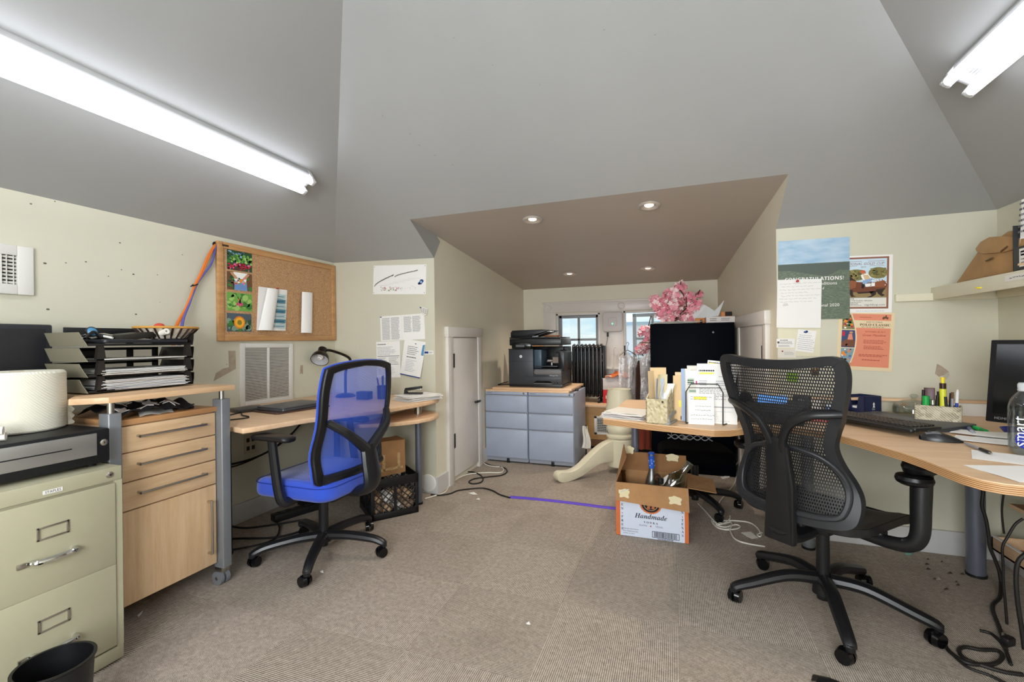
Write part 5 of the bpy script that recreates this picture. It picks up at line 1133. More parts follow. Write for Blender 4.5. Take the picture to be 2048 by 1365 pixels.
q = [atY(x, y, CY+.12)-Vector((p.x, CY, cz1)) for x, y in ((1383, 634), (1384, 600), (1412, 612), (1430, 622), (1449, 600), (1437, 632), (1410, 636), (1389, 642))]
b.slab([[q[0], q[1], q[2]+Vector((0, -.02, 0)), q[7]], [q[7], q[2]+Vector((0, -.02, 0)), q[3]+Vector((0, .03, 0)), q[6]], [q[6], q[3]+Vector((0, .03, 0)), q[4]+Vector((0, .02, 0)), q[5]]], (0, .006, 0))
top('white_tissue', b, 'white paper sleeve with raised corners lying on the cabinet top', 'paper sleeve', loc=(p.x, CY, cz1))
# garments on hangers beside the cabinet
gx, gz = cx0-.03, 1.16
b = B().m(STEEL); b.tube([(cx0-.005, 4.32, 1.17), (cx0-.06, 4.36, 1.17), (cx0-.10, 4.44, 1.17)], .007, 8); top('hook_rail', b, 'metal hook on the left side of the black cabinet', 'hook')
def garment(name, label, px, Yg, wtop, wbot, z1, z0, m_, group, cover=False):
    p = atY(px, 760, Yg); t = thing(name, label, 'garment', (p.x, Yg, z1), R(random.uniform(20, 34)), group=group)
    b = B().m(STEEL); b.tube([(0, 0, .0), (0, 0, .04), (.012, 0, .058), (.002, 0, .075), (-.012, 0, .062)], .0025, 6); b.tube([(-wtop*.5, 0, -.05), (0, 0, 0), (wtop*.5, 0, -.05)], .004, 6, 2); obj('hanger', b, t)
    ph = random.random()*6
    def f(u, v):
        a = 2*pi*u; w = (wtop+(wbot-wtop)*v)*.5*(1 if v > .08 else v/.08*.6+.4); fold = 1+.14*sin(a*5+ph)+.10*sin(a*9+v*4)
        return (w*cos(a)*fold, w*.34*sin(a)*fold, -.012-.05*abs(cos(a))*(v < .12)-(z1-z0)*v+.006*sin(a*7))
    b = B().m(m_); b.add([f(i/36, j/16) for i in range(36) for j in range(17)], [[i*17+j, ((i+1) % 36)*17+j, ((i+1) % 36)*17+j+1, i*17+j+1] for i in range(36) for j in range(16)]); obj('plastic_cover' if cover else 'cloth', b, t); return t
garment('hanging_garment', 'dark brown garment hanging between two clear plastic covers', 1278, 4.42, .10, .12, 1.02, .40, mat('garment_brown', '#3b231b', .9), 'garments hanging beside the black cabinet')
garment('hanging_garment', 'black trousers hanging at the left of the plastic-covered clothes', 1268, 4.50, .08, .09, 1.0, .55, mat('garment_black', '#171416', .9), 'garments hanging beside the black cabinet')
garment('hanging_garment', 'dark purple garment inside the right plastic cover', 1299, 4.38, .12, .12, 1.04, .38, mat('garment_plum', '#4b3440', .9), 'garments hanging beside the black cabinet')
garment('hanging_garment', 'rust red garment hanging low beside the cabinet', 1285, 4.55, .13, .16, .98, .15, mat('garment_rust', '#a14a34', .9), 'garments hanging beside the black cabinet')
FILM = NT('plastic_film'); tr = FILM.new('ShaderNodeBsdfTransparent'); v_ = FILM.coord(); nz = FILM.noise(v_, 9, 5, .7); FILM.n.remove(FILM.p)
gl = FILM.new('ShaderNodeBsdfGlossy'); gl.inputs['Roughness'].default_value = .25; gl.inputs[0].default_value = lin('#d8d4d4'); df = FILM.new('ShaderNodeBsdfDiffuse'); df.inputs[0].default_value = lin('#dedada')
m1 = FILM.new('ShaderNodeMixShader'); m1.inputs[0].default_value = .6; FILM.link(gl.outputs[0], m1.inputs[1]); FILM.link(df.outputs[0], m1.inputs[2]); m2 = FILM.new('ShaderNodeMixShader')
FILM.link(FILM.math('MULTIPLY', FILM.math('POWER', nz, 1.2), 1.15), m2.inputs[0]); FILM.link(tr.outputs[0], m2.inputs[1]); FILM.link(m1.outputs[0], m2.inputs[2]); bp = FILM.new('ShaderNodeBump'); bp.inputs['Strength'].default_value = .8; bp.inputs['Distance'].default_value = .02; FILM.link(nz, bp.inputs['Height']); FILM.link(bp.outputs[0], gl.inputs['Normal']); FILM.link(FILM.mat.node_tree.nodes[bp.name].outputs[0], df.inputs['Normal']); FILM.link(m2.outputs[0], FILM.out.inputs['Surface']); FILM = FILM.mat
garment('garment_cover', 'clear plastic dry-cleaning cover hanging at the left of the clothes', 1256, 4.36, .16, .15, 1.10, .62, FILM, 'plastic covers beside the black cabinet', True)
garment('garment_cover', 'clear plastic dry-cleaning cover hanging next to the cabinet side', 1300, 4.34, .16, .17, 1.12, .46, FILM, 'plastic covers beside the black cabinet', True)
# ---------------------------------------------------------------- cream table pedestal
t = thing('table_pedestal', 'cream turned table pedestal with curved foot on the carpet', 'table pedestal', (-.485, 4.18, 0), 0)
b = B().m(CREAMP); b.lathe([(.02, .06), (.112, .06), (.112, .295), (.104, .305), (.118, .320), (.120, .335), (.108, .345), (.098, .352), (.112, .370), (.118, .395), (.112, .42), (.100, .432), (.113, .444), (.115, .454), (.105, .462), (.112, .474), (.112, .482), (.102, .49), (.118, .505), (.124, .54), (.120, .58), (.113, .62), (.112, .69), (.103, .745), (.104, .752), (.094, .752), (.082, .72), (.02, .715)], 48); obj('column', b, t)
def foot(a, nm='foot'):
    prof_t = [(.08, .30), (.16, .285), (.24, .25), (.34, .185), (.44, .115), (.53, .082), (.60, .083), (.645, .088), (.675, .070), (.68, .040)]
    prof_b = [(.665, .014), (.63, .0), (.57, .0), (.50, .012), (.42, .035), (.34, .075), (.26, .105), (.18, .115), (.08, .11)]
    b = B().m(CREAMP); pr = [(p.x, p.y) for p in catmull([(x, z, 0) for x, z in prof_t+prof_b], 3)]
    b.prism(pr, -.042, .042, .005); b.v = [tuple(RZ(a)@Vector((x, z, y))) for x, y, z in b.v]; obj(nm, b, t)
fa = math.atan2(3.71-4.18, -.955+.485)
foot(fa); foot(R(100))
p = atZ(1164, 905, 0)
t = thing('white_cloth_strip', 'white cloth draped on a small stand beside the grey pedestal', 'cloth', (-.84, 4.42, 0))
b = B().m(WHITE2); b.sheet(lambda u, v: ((.03+.03*(1-v))*(u-.5)*2*.7+.01*sin(v*5), .012*sin(u*9), .13+.22*v), 8, 8, .003); obj('cloth', b, t)
b = B().m(BLACK); b.tube([(0, .01, .36), (0, .01, .10), (.01, 0, .02), (.05, -.02, .012), (.10, -.01, .03)], .006, 8); b.tube([(0, .01, .10), (-.02, .02, .012), (-.05, .03, .01)], .005, 8); obj('stand', b, t)
# cords on the floor by the low door
CB, CW = mat('cord_black', '#17130f', .6), mat('cord_white', '#d9d4c8', .6)
def fcord(b, pts, r=.005, z=.0065): b.tube([tuple(atZ(x, y, z)) for x, y in pts], r, 8)
b = B().m(CW); fcord(b, ((964, 918), (966, 925), (975, 931), (990, 934), (1003, 935), (1007, 941), (1000, 946), (975, 946), (945, 948), (925, 953), (908, 963), (898, 973), (890, 985), (870, 992), (850, 998))); top('white_floor_cable', b, 'white cord curving on the carpet by the low dormer door', 'cord')
b = B().m(CB); fcord(b, ((968, 926), (985, 932), (1008, 936), (1014, 944), (1003, 951), (980, 954), (950, 958), (938, 964), (945, 968), (960, 966), (966, 960), (962, 952), (948, 945), (930, 944)), .0055, .007); top('black_floor_cable', b, 'black cord looping on the carpet by the low dormer door', 'cord')
b = B().m(CB); fcord(b, ((862, 990), (880, 991), (900, 988), (915, 982), (935, 979), (965, 977), (985, 982), (1000, 990), (1020, 996)), .0055); top('extension_cable', b, 'black cord running to the purple floor tape', 'cord')
b = B().m(mat('purple_tape', '#5b3fc0', .45)); TP = [atZ(x, y, .001) for x, y in ((1020, 995), (1060, 998), (1110, 1003), (1160, 1009), (1205, 1015), (1235, 1018))]
tp = catmull(TP, 6)
for p_, q_ in zip(tp, tp[1:]): b.slab([[p_+Vector((0, -.024, .001)), q_+Vector((0, -.024, .001)), q_+Vector((0, -.012, .007)), p_+Vector((0, -.012, .007))], [p_+Vector((0, -.012, .007)), q_+Vector((0, -.012, .007)), q_+Vector((0, .012, .007)), p_+Vector((0, .012, .007))], [p_+Vector((0, .012, .007)), q_+Vector((0, .012, .007)), q_+Vector((0, .024, .001)), p_+Vector((0, .024, .001))]], (0, 0, -.0006))
top('purple_tape', b, 'strip of purple tape across the carpet to the cardboard box', 'floor tape')
# ================================================================ RIGHT DESK
PLY = NT('ply_edge'); v = PLY.coord(); w_ = PLY.new('ShaderNodeTexWave', bands_direction='Z'); w_.inputs['Scale'].default_value = 55; w_.inputs['Distortion'].default_value = .3; PLY.link(v, w_.inputs['Vector'])
PLY.link(PLY.ramp(w_.outputs['Fac'], [(.3, '#8f6238'), (.7, '#cba273')]), PLY.p.inputs['Base Color']); PLY = PLY.mat
t = thing('corner_desk', 'long beech desk with curved plywood edge along the right wall', 'desk', (.6, 2.6, 0))
front = [(-.372, 2.455), (-.14, 2.365), (.165, 2.282), (.235, 2.31), (.35, 2.42), (.50, 2.46), (.60, 2.42), (.655, 2.335), (.70, 2.25), (.735, 2.16), (.778, 2.04), (.80, 1.94), (.812, 1.84), (.823, 1.765), (.845, 1.715), (.88, 1.69), (.935, 1.68), (1.05, 1.675), (XR-.005, 1.675)]
out = front+[(XR-.005, YW-.02), (.575, YW-.02), (.50, 3.28), (-.33, 3.28)]
b = B().m(BEECHX); b.prism([(x-.6, y-2.6) for x, y in out], DZ-.004, DZ, 0); b.m(PLY); b.prism([(x-.6, y-2.6) for x, y in out], DZ-.032, DZ-.004, 0); obj('desktop', b, t)
for i, (x, y) in enumerate(((-.268, 3.20), (1.40, 2.90), (.70, 2.98))):
    b = B().m(TUBEB if i != 2 else GREYM); r = (.024, .037, .03)[i]; b.cyl((x-.6, y-2.6, .01), (x-.6, y-2.6, DZ-.032), r, n=24); b.m(BLACK).cyl((x-.6, y-2.6, 0), (x-.6, y-2.6, .012), r+.004, n=24); obj('leg', b, t)
b = B().m(BLACK); b.box2((-.2-.6, 2.85-2.6, DZ-.075), (.9-.6, 2.89-2.6, DZ-.032)); obj('crossbar', b, t)
# wavy wire tray hanging under the desk
b = B().m(mat('wire_silver', '#9fa3a8', .35, .7))
A = atY(1335, 858, 2.62); C = atY(1425, 868, 2.62)
for s in (1, -1):
    P = []
    for i in range(19):
        u = i/18; p = A.lerp(C, u); P.append((p.x, p.y, .665+s*.012*cos(u*pi*6.0)))
    b.tube(P, .0028, 6, 3)
for x in (A.x+.02, C.x-.02): b.tube([(x, 2.62, .675), (x, 2.66, .70), (x, 2.70, .741)], .0028, 6)
top('wire_cable_tray', b, 'wavy silver wire tray hanging under the right desk', 'cable tray')
# paper pile on the tip of the desk
b = B(); c0 = atZ(1248, 824, DZ)
for i in range(8):
    b.m([WHITE, WHITE2, mat('paper_lilac', '#cfc9cf', .8)][i % 3]); b.at(T(-.245+random.uniform(-.012, .012)-.012*(i < 4), 2.55+random.uniform(-.015, .015), DZ+i*.0042)@RZ(R(-18)+random.uniform(-.12, .12))); ph = random.random()*6
    b.sheet(lambda u, v: ((u-.5)*.23, (v-.5)*.19, .0008+.002*sin(u*5+ph)**2), 8, 4, .002)
top('envelope_pile', b, 'pile of white envelopes on the left tip of the right desk', 'papers')
# woven holder with folders
WV = woven('woven_cream', '#8e8160', '#c3b48d', '#ddd2b0', 95)
pa, pb_ = atZ(1292, 847, DZ), atZ(1336, 851, DZ); hw = (pb_-pa).length/2; ctr = (pa+pb_)/2; rzh = math.atan2((pb_-pa).y, (pb_-pa).x)
t = thing('woven_holder', 'cream woven file holder with folders near the left end of the right desk', 'file holder', ctr, rzh)
D_ = .12
b = B().m(WV); th = .006
b.slab([[(-hw, 0, 0), (hw, 0, 0), (hw, 0, .125), (-hw, 0, .125)]], (0, th, 0)); b.slab([[(-hw, D_, 0), (hw, D_, 0), (hw, D_, .185), (-hw, D_, .185)]], (0, th, 0))
b.slab([[(hw, 0, 0), (hw, D_, 0), (hw, D_, .185), (hw, 0, .125)]], (-th, 0, 0)); b.slab([[(-hw, 0, 0), (-hw, D_, 0), (-hw, D_, .185), (-hw, 0, .125)]], (th, 0, 0)); b.box2((-hw, 0, 0), (hw, D_, .006)); obj('basket', b, t)
b = B().m(mat('tag_dark', '#2a2722', .6)); b.box2((.025, -.002, .108), (.034, 0, .118)); obj('tag', b, t)
def inholder(name, label, x, yb, w, h, m_, lean=0, bend=0, rz=0, cat='folder', group=None):
    b = B().m(m_); b.sheet(lambda u, v: ((u-.5)*w+bend*(v**2)*.5, bend*.6*sin(u*pi)*v, h*v), 8, 10, .0016)
    p = Matrix.Translation(ctr)@RZ(rzh)@Vector((x, yb, .008)); return top(name, b, label, cat, group, loc=p, rot=(R(lean), 0, rzh+rz))
gp = 'files standing in the woven holder'
inholder('manila_folder', 'manila folder standing at the left front of the woven holder', -.034, .05, .045, .255, MANILA, -2, 0, R(70), group=gp)
inholder('manila_folder', 'taller manila folder standing at the left back of the woven holder', -.012, .085, .08, .27, MANILA, -3, 0, R(25), group=gp)
inholder('curled_sheets', 'bluish grey sheets curling in the middle of the woven holder', .0, .055, .05, .215, mat('paper_blue_grey', '#a9b3c4', .7), -2, .03, R(60), 'papers', gp)
inholder('curled_sheets', 'cream sheets standing behind the bluish ones in the woven holder', .012, .072, .055, .235, mat('paper_cream', '#d3c59e', .7), -3, .02, R(50), 'papers', gp)
inholder('curled_sheets', 'white sheets fanning over the right side of the woven holder', .022, .045, .06, .19, WHITE, -4, .075, R(40), 'papers', gp)
stapler('stapler', 'grey stapler standing between the woven holder and the folders', atZ(1341, 846, DZ), R(75), mat('stapler_grey', '#8d8d8a', .4), STEEL)
# standing folders and papers in wire organiser (all upright, facing the room)
def upright(name, label, cat, x0, x1, yt, Yp, m_=WHITE, draw=None, group=None, zb=DZ+.001, tilt=0, th=.0012):
    """sheet standing on the desk at depth Yp between picture columns x0..x1, top at row yt"""
    a = atY(x0, yt, Yp); c = atY(x1, yt, Yp); w = c.x-a.x; h = (a.z+c.z)/2-zb
    b = B().m(m_).at(MF); b.box2((0, 0, 0), (w, h, th)); b.at(MF@T(0, 0, th-.0003))
    if draw: draw(b, w, h)
    return top(name, b, label, cat, group, loc=(a.x, Yp, zb), rot=(R(-3), R(tilt), 0))
gp = 'papers and folders standing on the right desk'
def d_tab(b, w, h): b.m(YELLOW).frect(w*.55, h*.30, w*.95, h*.45, 1); b.m(brn).frect(w*.7, h*.02, w*.95, h*.1, 1)
upright('manila_folder', 'manila folder with a yellow sticker standing left of the spiral notebook', 'folder', 1346, 1366, 752, 2.50, MANILA, d_tab, gp, th=.008)
upright('manila_folder', 'paler manila folder standing behind the stickered folder', 'folder', 1350, 1372, 745, 2.53, mat('manila_pale', '#e3cda6', .75), None, gp, th=.008)
def d_spiral(b, w, h):
    b.m(INKD)
    for i in range(26): b.frect(w*.55, h*(.03+i*.036), w*.85, h*(.045+i*.036), 1)
    b.m(mat('nb_blue', '#9fb0cc', .7)).frect(0, 0, w*.4, h, 1)
upright('spiral_notebook', 'pale blue spiral notebook standing between the folders and the wire rack', 'notebook', 1362, 1382, 738, 2.49, WHITE2, d_spiral, gp, th=.006)
def d_pinkinv(b, w, h): b.m(mat('hot_pink', '#d6248f', .6)).frect(w*.72, h*.40, w, h*.80, 1); b.m(mat('tint_green', '#b6c6b2', .7)).frect(w*.1, h*.6, w*.6, h*.85, 1); b.m(INKD); b.lines(w*.1, h*.62, w*.62, h*.83, 5, 1.6, .5)
upright('invoice_sheet', 'tinted invoice with a bright pink strip behind the wire rack', 'paper', 1372, 1399, 742, 2.475, WHITE, d_pinkinv, gp)
upright('tall_sheet', 'plain white sheet standing tallest behind the pink-strip invoice', 'paper', 1374, 1420, 732, 2.505, WHITE2, None, gp)
def d_inv(b, w, h):
    b.m(INKD); b.lines(w*.05, h*.86, w*.55, h*.90, 1, 1, .6); b.m(YELLOW).frect(w*.06, h*.82, w*.45, h*.85, .8); b.m(INKL).frect(w*.03, h*.60, w*.97, h*.605, 1); b.lines(w*.05, h*.62, w*.3, h*.72, 3, 1, .4); b.lines(w*.5, h*.62, w*.92, h*.72, 3, 1, .4); b.m(INKD); b.scrawl(w*.55, h*.74, w*.95, h*.82, 1, 1, .0009); b.lines(w*.04, h*.56, w*.97, h*.575, 1, 1, .9, 0, False)
    b.m(INKL); b.lines(w*.1, h*.1, w*.9, h*.52, 9, 1, .2, .5)
upright('invoice_sheet', 'white invoice with handwriting standing behind the wire rack', 'paper', 1394, 1470, 728, 2.47, WHITE, d_inv, gp)
def d_hl(b, w, h): b.m(INKD); b.lines(w*.06, h*.90, w*.8, h*.98, 3, 1, .45); b.m(YELLOW).frect(w*.06, h*.93, w*.45, h*.96, .7)
upright('highlighted_sheet', 'tilted sheet with yellow highlights standing at the top of the paper rack', 'paper', 1402, 1440, 720, 2.50, WHITE, d_hl, gp, tilt=6)
upright('highlighted_sheet', 'second tilted highlighted sheet standing right of the first in the rack', 'paper', 1420, 1452, 722, 2.515, WHITE2, d_hl, gp, tilt=12)
def d_inv2(b, w, h): b.m(INK); b.lines(w*.08, h*.62, w*.9, h*.93, 8, 1, .3, .5); b.m(mat('greyband', '#a8a9ad', .8)).frect(0, h*.42, w, h*.45, 1); b.lines(w*.05, h*.05, w*.9, h*.38, 8, 1, .2, .6)
upright('printed_sheet', 'printed sheet leaning at the right inside the wire rack', 'paper', 1392, 1474, 772, 2.45, WHITE, d_inv2, gp)
upright('printed_sheet', 'printed sheet at the left inside the wire rack with green letterhead', 'paper', 1373, 1400, 770, 2.455, WHITE2, lambda b, w, h: (b.m(mat('tint_green2', '#8ea594', .7)).frect(w*.2, h*.80, w*.9, h*.86, 1), b.m(INKD), b.lines(w*.2, h*.3, w*.9, h*.75, 6, 1, .3)), gp)
def d_note(b, w, h):
    b.m(YELLOW).frect(w*.22, h*.80, w*.72, h*.90, 1); b.m(INKD); b.scrawl(w*.05, h*.78, w*.9, h*.93, 2, 1.5, .0009); b.scrawl(w*.22, h*.40, w*.95, h*.66, 2, 1.5, .0009); b.scrawl(w*.08, h*.12, w*.98, h*.36, 2, 1.5, .0009); b.m(INKL).frect(w*.02, h*.68, w*.98, h*.685, 1); b.frect(w*.02, h*.38, w*.98, h*.385, 1)
upright('handwritten_note', 'handwritten note with a yellow highlight in front of the wire rack', 'note', 1376, 1428, 788, 2.405, WHITE, d_note, gp)
t = thing('wire_rack', 'black wire paper rack on the right desk holding the invoices', 'paper rack', atY(1410, 850, 2.425)); t.location.z = DZ; o = Vector(t.location)
for (x0, x1, yt, Yp, nm) in ((1372, 1446, 768, 2.415, 'front_loop'), (1400, 1476, 762, 2.52, 'rear_loop')):
    P = [atY(x0, 850, Yp), atY(x0, yt+16, Yp), atY(x0+10, yt, Yp), atY(x1-10, yt+1, Yp), atY(x1, yt+18, Yp), atY(x1, 852, Yp)]
    for q in (P[0], P[-1]): q.z = DZ+.003
    b = B().m(BLACK); b.tube([tuple(p-o) for p in P], .0028, 8, 1); b.tube([tuple(atY(x0+4, yt+8, Yp)-o), tuple(atY(x1-4, yt+8, Yp)-o)], .0018, 6, 1); obj(nm, b, t)
b = B().m(BLACK); 
for x in (1372, 1446): q = atY(x, 850, 2.415); q.z = DZ+.003; b.tube([tuple(q-o), tuple(q-o+Vector((.06, .105, 0)))], .0028, 6, 1)
obj('base_wire', b, t)
for (px, py, r, lab) in ((1410, 848, .05, 'clear plastic dish under the front of the wire rack'), (1466, 846, .035, 'clear plastic wrapper at the right foot of the wire rack')):
    p = atZ(px, py-5, DZ); b = B().m(PLASTIC); b.open_lathe([(0, .002), (r*.7, .002), (r, .014), (r*1.02, .014), (r*.72, .0005), (0, .0005)], 32); top('clear_dish', b, lab, 'dish', loc=p)
# telephone seen through the chair back
p = atZ(1548, 835, DZ); p = atZ(1540, 842, DZ)
t = thing('desk_telephone', 'black desk telephone with a lit blue display behind the chair back', 'telephone', p, R(-14))
b = B().m(DARK); b.prism([(-.11, 0), (.10, 0), (.10, .10), (.07, .12), (-.11, .03)], -.13, .15, .006); b.v = [(z, -y_+0, zz) for y_, zz, z in b.v]
b.v = [(x, y, z) for x, y, z in b.v]; obj('body', b, t)
b = B().m(BLACK); b.tube([(-.10, .09, .055), (-.105, .03, .10), (-.105, -.06, .135), (-.10, -.10, .125)], .022, 12, 6, rs=lambda u: .018+.012*abs(2*u-1)); obj('handset', b, t)
b = B().m(mat('display_blue', '#4f86d8', .4, emit=.7)); b.at(frame((-.045, -.095, .093), (1, 0, 0), (0, .35, .94))); b.box2((0, 0, 0), (.125, .05, .003)); obj('display', b, t)
b = B().m(mat('key_grey', '#6c6e72', .5))
for i in range(3):
    for j in range(4): b.box((-.02+i*.03, .06-j*.025+.02, .055+j*.009), (.02, .015, .012), .003)
obj('keypad', b, t)
b = B().m(DARK); b.box2((-.04, -.03, 0), (.04, .03, .12), .008); b.m(mat('key_grey', '#6c6e72', .5)).cyl((0, -.031, .09), (0, -.036, .09), .016); top('desk_speaker', b, 'small dark speaker right of the telephone behind the chair back', 'speaker', loc=atZ(1604, 836, DZ), rot=(0, 0, R(-20)))
wall_paper('green_sticky_note', 'green sticky note on the wall above the telephone', 'sticky note', ((1574, 765), (1596, 765), (1596, 746), (1574, 746)), None, base=mat('sticky_green', '#7fb021', .7))
wall_paper('brown_card', 'small brown patterned card on the wall near the chair top', 'card', ((1622, 752), (1638, 752), (1638, 737), (1622, 737)), lambda b, w, h: b.blobs(0, 0, w, h, 14, .004, .009, [brn, ory, INKD], 1), base=brn)
b = B().m(mat('red_folder', '#c8574a', .6)); b.box((0, 0, .004), (.22, .06, .008), .001); top('red_folder', b, 'red folder lying in front of the telephone', 'folder', loc=(.62, 2.68, DZ), rot=(0, 0, R(-12)))
b = B().m(RUBBER)
P = []
for i in range(160): u = i/159; a = u*2*pi*26; P.append((.42+.011*cos(a), 2.33+.011*sin(a), .70-.22*u))
b.tube(P, .0024, 5, 1); b.tube([(.45, 2.6, DZ+.006), (.43, 2.48, DZ+.006), (.425, 2.43, DZ+.005), (.42, 2.39, .76), (.425, 2.33, .70)], .0024, 6); top('telephone_cable', b, 'coiled black telephone cord hanging off the desk edge behind the chair', 'cord')
# medicine box, note box, dome
p = atZ(1680, 826, DZ)
t = thing('medicine_box', 'small blue and white medicine box beside the navy note box', 'box', p+Vector((.0, .03, 0)), R(-22))
b = B().m(mat('box_blue', '#2d5fae', .4)); b.box2((-.055, -.02, 0), (.035, .02, .043), .001); b.m(RED).box2((.035, -.02, 0), (.042, .02, .043), .001); b.m(mat('box_pale', '#cfe0ef', .5)).box2((-.055, -.0205, .03), (.035, .0205, .0435)); obj('carton', b, t)
b = B().m(WHITE).at(frame((-.01, -.0206, .006), (1, 0, 0), (0, 0, 1))); b.text('Clarit', 0, .003, w=.07, shear=.25, z=.0004); obj('printing', b, t)
p = atZ(1729, 830, DZ)
t = thing('note_box', 'navy card box holding white notes near the back of the right desk', 'note box', p+Vector((.0, .0, 0)), R(32))
w = .115; h = .098; th = .003
b = B().m(NAVY); b.box2((0, 0, 0), (w, th, h)); b.box2((w-th, 0, 0), (w, w, h)); b.box2((0, w-th, 0), (w, w, h)); b.box2((0, 0, 0), (w, w, .003))
b.slab([[(0, 0, 0), (0, w, 0), (0, w, h), (0, w*.72, h), (0, w*.62, .03), (0, w*.38, .03), (0, w*.28, h), (0, 0, h)]], (th, 0, 0)); obj('card_box', b, t)
b = B().m(WHITE); b.box2((.006, .006, .003), (w-.006, w-.006, .038), .001); top('note_stack', b, 'stack of white notes inside the navy note box', 'notes', loc=p+Vector((0, 0, 0)), rot=(0, 0, R(32)))
b = B().m(WHITE).at(frame((w*.55, -.0004, .03), (1, 0, 0), (0, 0, 1))); b.fpoly([(-.008, .006), (.008, .006), (.004, .016), (.007, .026), (0, .036), (-.007, .026), (-.004, .016)], 0); b.lines(-.012, -.008, .012, .002, 2, 0, .4); obj('emblem', b, t)
p = atZ(1812, 833, DZ)
t = thing('glass_dome', 'low clear glass dome with a knob behind the pen cup', 'glass dome', (1.19, 2.98, DZ))
b = B().m(GLASS); b.open_lathe([(.088, 0), (.09, .045), (.082, .062), (.05, .080), (.018, .088), (.008, .094), (.016, .102), (.018, .11), (.010, .117), (0, .118)], 40); b.open_lathe([(.084, 0), (.086, .044), (.078, .059), (.048, .077), (.0, .084)], 40); obj('dome', b, t)
b = B().m(WHITE2); b.sheet(lambda u, v: (-.06+.12*u, -.03+.06*v+.01*u, .002+.02*sin(u*5)*v), 6, 4, .001); top('paper_scrap', b, 'folded white scrap in front of the glass dome', 'paper', loc=(1.13, 2.80, DZ), rot=(0, 0, R(-20)))
b = B().m(RUBBER)
for k in range(4): b.tube([(1.02+.02*k, 2.90-.01*k, DZ+.004+k*.004), (1.10+.01*k, 2.86, DZ+.016), (1.19, 2.80-.02*k, DZ+.006)], .0022, 6)
b.tube([(.93, 2.98, DZ+.004), (1.02, 2.93, DZ+.004), (1.08, 2.96, DZ+.004)], .003, 6); top('thin_cables', b, 'thin dark cables between the dome and the keyboard', 'cables')
b = B().m(WHITEP); b.box2((-.10, -.035, 0), (.24, .03, .068), .002); b.m(BEECHX).box2((-.62, -.04, .068), (.24, .035, .080), .002); b.m(WHITEP).box2((-.62, -.03, 0), (-.58, .03, .068)); top('desk_riser', b, 'low white riser with a wooden top along the back of the right desk', 'desk riser', loc=(1.365, 3.08, DZ))
# woven pen cup
pa, pb_ = atZ(1842, 850, DZ), atZ(1912, 858, DZ); rzc = math.atan2((pb_-pa).y, (pb_-pa).x)+.1; hw = .083
pc = Vector((1.185, 2.735, DZ))
t = thing('pen_cup', 'cream woven rectangular pen cup behind the laptop on the right desk', 'pen cup', pc, R(-24))
WV2 = woven('woven_grey_cream', '#8b806c', '#b9ad92', '#d0c6ad', 60)
def tubebox(b, pts, h, th):
    inn = [(x*(1-th/abs(.08)), y*(1-th/abs(.05))) for x, y in pts]; n = len(pts)
    vs = [(x, y, 0) for x, y in pts]+[(x, y, h) for x, y in pts]+[(x, y, h) for x, y in inn]+[(x, y, .004) for x, y in inn]
    fs = []
    for k in range(3): fs += [[k*n+i, k*n+(i+1) % n, (k+1)*n+(i+1) % n, (k+1)*n+i] for i in range(n)]
    fs += [list(range(n))[::-1], list(range(3*n, 4*n))]; b.add(vs, fs)
b = B().m(WV2); tubebox(b, rrect(-hw, -.05, hw, .05, .014), .092, .005); obj('cup', b, t)
Mc = Matrix.Translation(pc)@RZ(R(-24))
def pen(label, x, y, h, r, parts, lx=0, ly=0, z0=.006):
    """parts: list of (fraction0, fraction1, material, radius factor)"""
    b = B(); d = Vector((lx, ly, 1)).normalized()
    for f0, f1, m_, k in parts: b.m(m_); b.cyl(d*h*f0, d*h*f1, r*k, n=14)
    return top('pen', b, label, 'pen', 'pens in the woven cup', loc=Mc@Vector((x, y, z0)), rot=(0, 0, R(-24)))
AMB = mat('dark_amber', '#3a2410', .3)
pen('tall yellow highlighter in the woven cup', .018, -.012, .225, .0125, [(0, .74, mat('hl_yellow', '#d9d83a', .35), 1), (.74, .86, AMB, 1.0), (.86, .93, YELLOW, .6), (.93, .985, mat('hl_tip', '#e9c93a', .4), .75)])
pen('green capped marker in the woven cup', -.042, -.018, .128, .013, [(0, .62, WHITEP, .9), (.62, 1, GREEN, 1.05)])
pen('silver capped marker in the woven cup', -.018, -.022, .112, .011, [(0, .8, DARK, 1), (.8, 1, STEEL, 1)])
pen('white and blue ballpoint in the woven cup', .060, -.005, .165, .006, [(0, .62, BLUE, 1), (.62, .95, WHITEP, 1.1), (.95, 1, WHITEP, .6)], .05, 0)
pen('thin grey pen in the woven cup', .048, .012, .15, .005, [(0, .8, mat('pen_grey', '#9a9aa0', .4), 1), (.8, 1, brn, 1)], .02)
for i, (x, y, h) in enumerate(((-.055, .01, .155), (-.005, -.02, .135), (.005, .015, .15), (.032, -.02, .13), (.04, .02, .145))): pen('black pen in the woven cup', x, y, h, .006, [(0, 1, BLACK, 1)], random.uniform(-.05, .05))
b = B().m(mat('maroon_box', '#4a1c1c', .4)); b.box2((-.02, -.012, 0), (.02, .012, .165), .002); top('maroon_case', b, 'dark maroon case standing in the woven pen cup', 'case', loc=Mc@Vector((-.03, .022, .006)), rot=(0, 0, R(-24)))
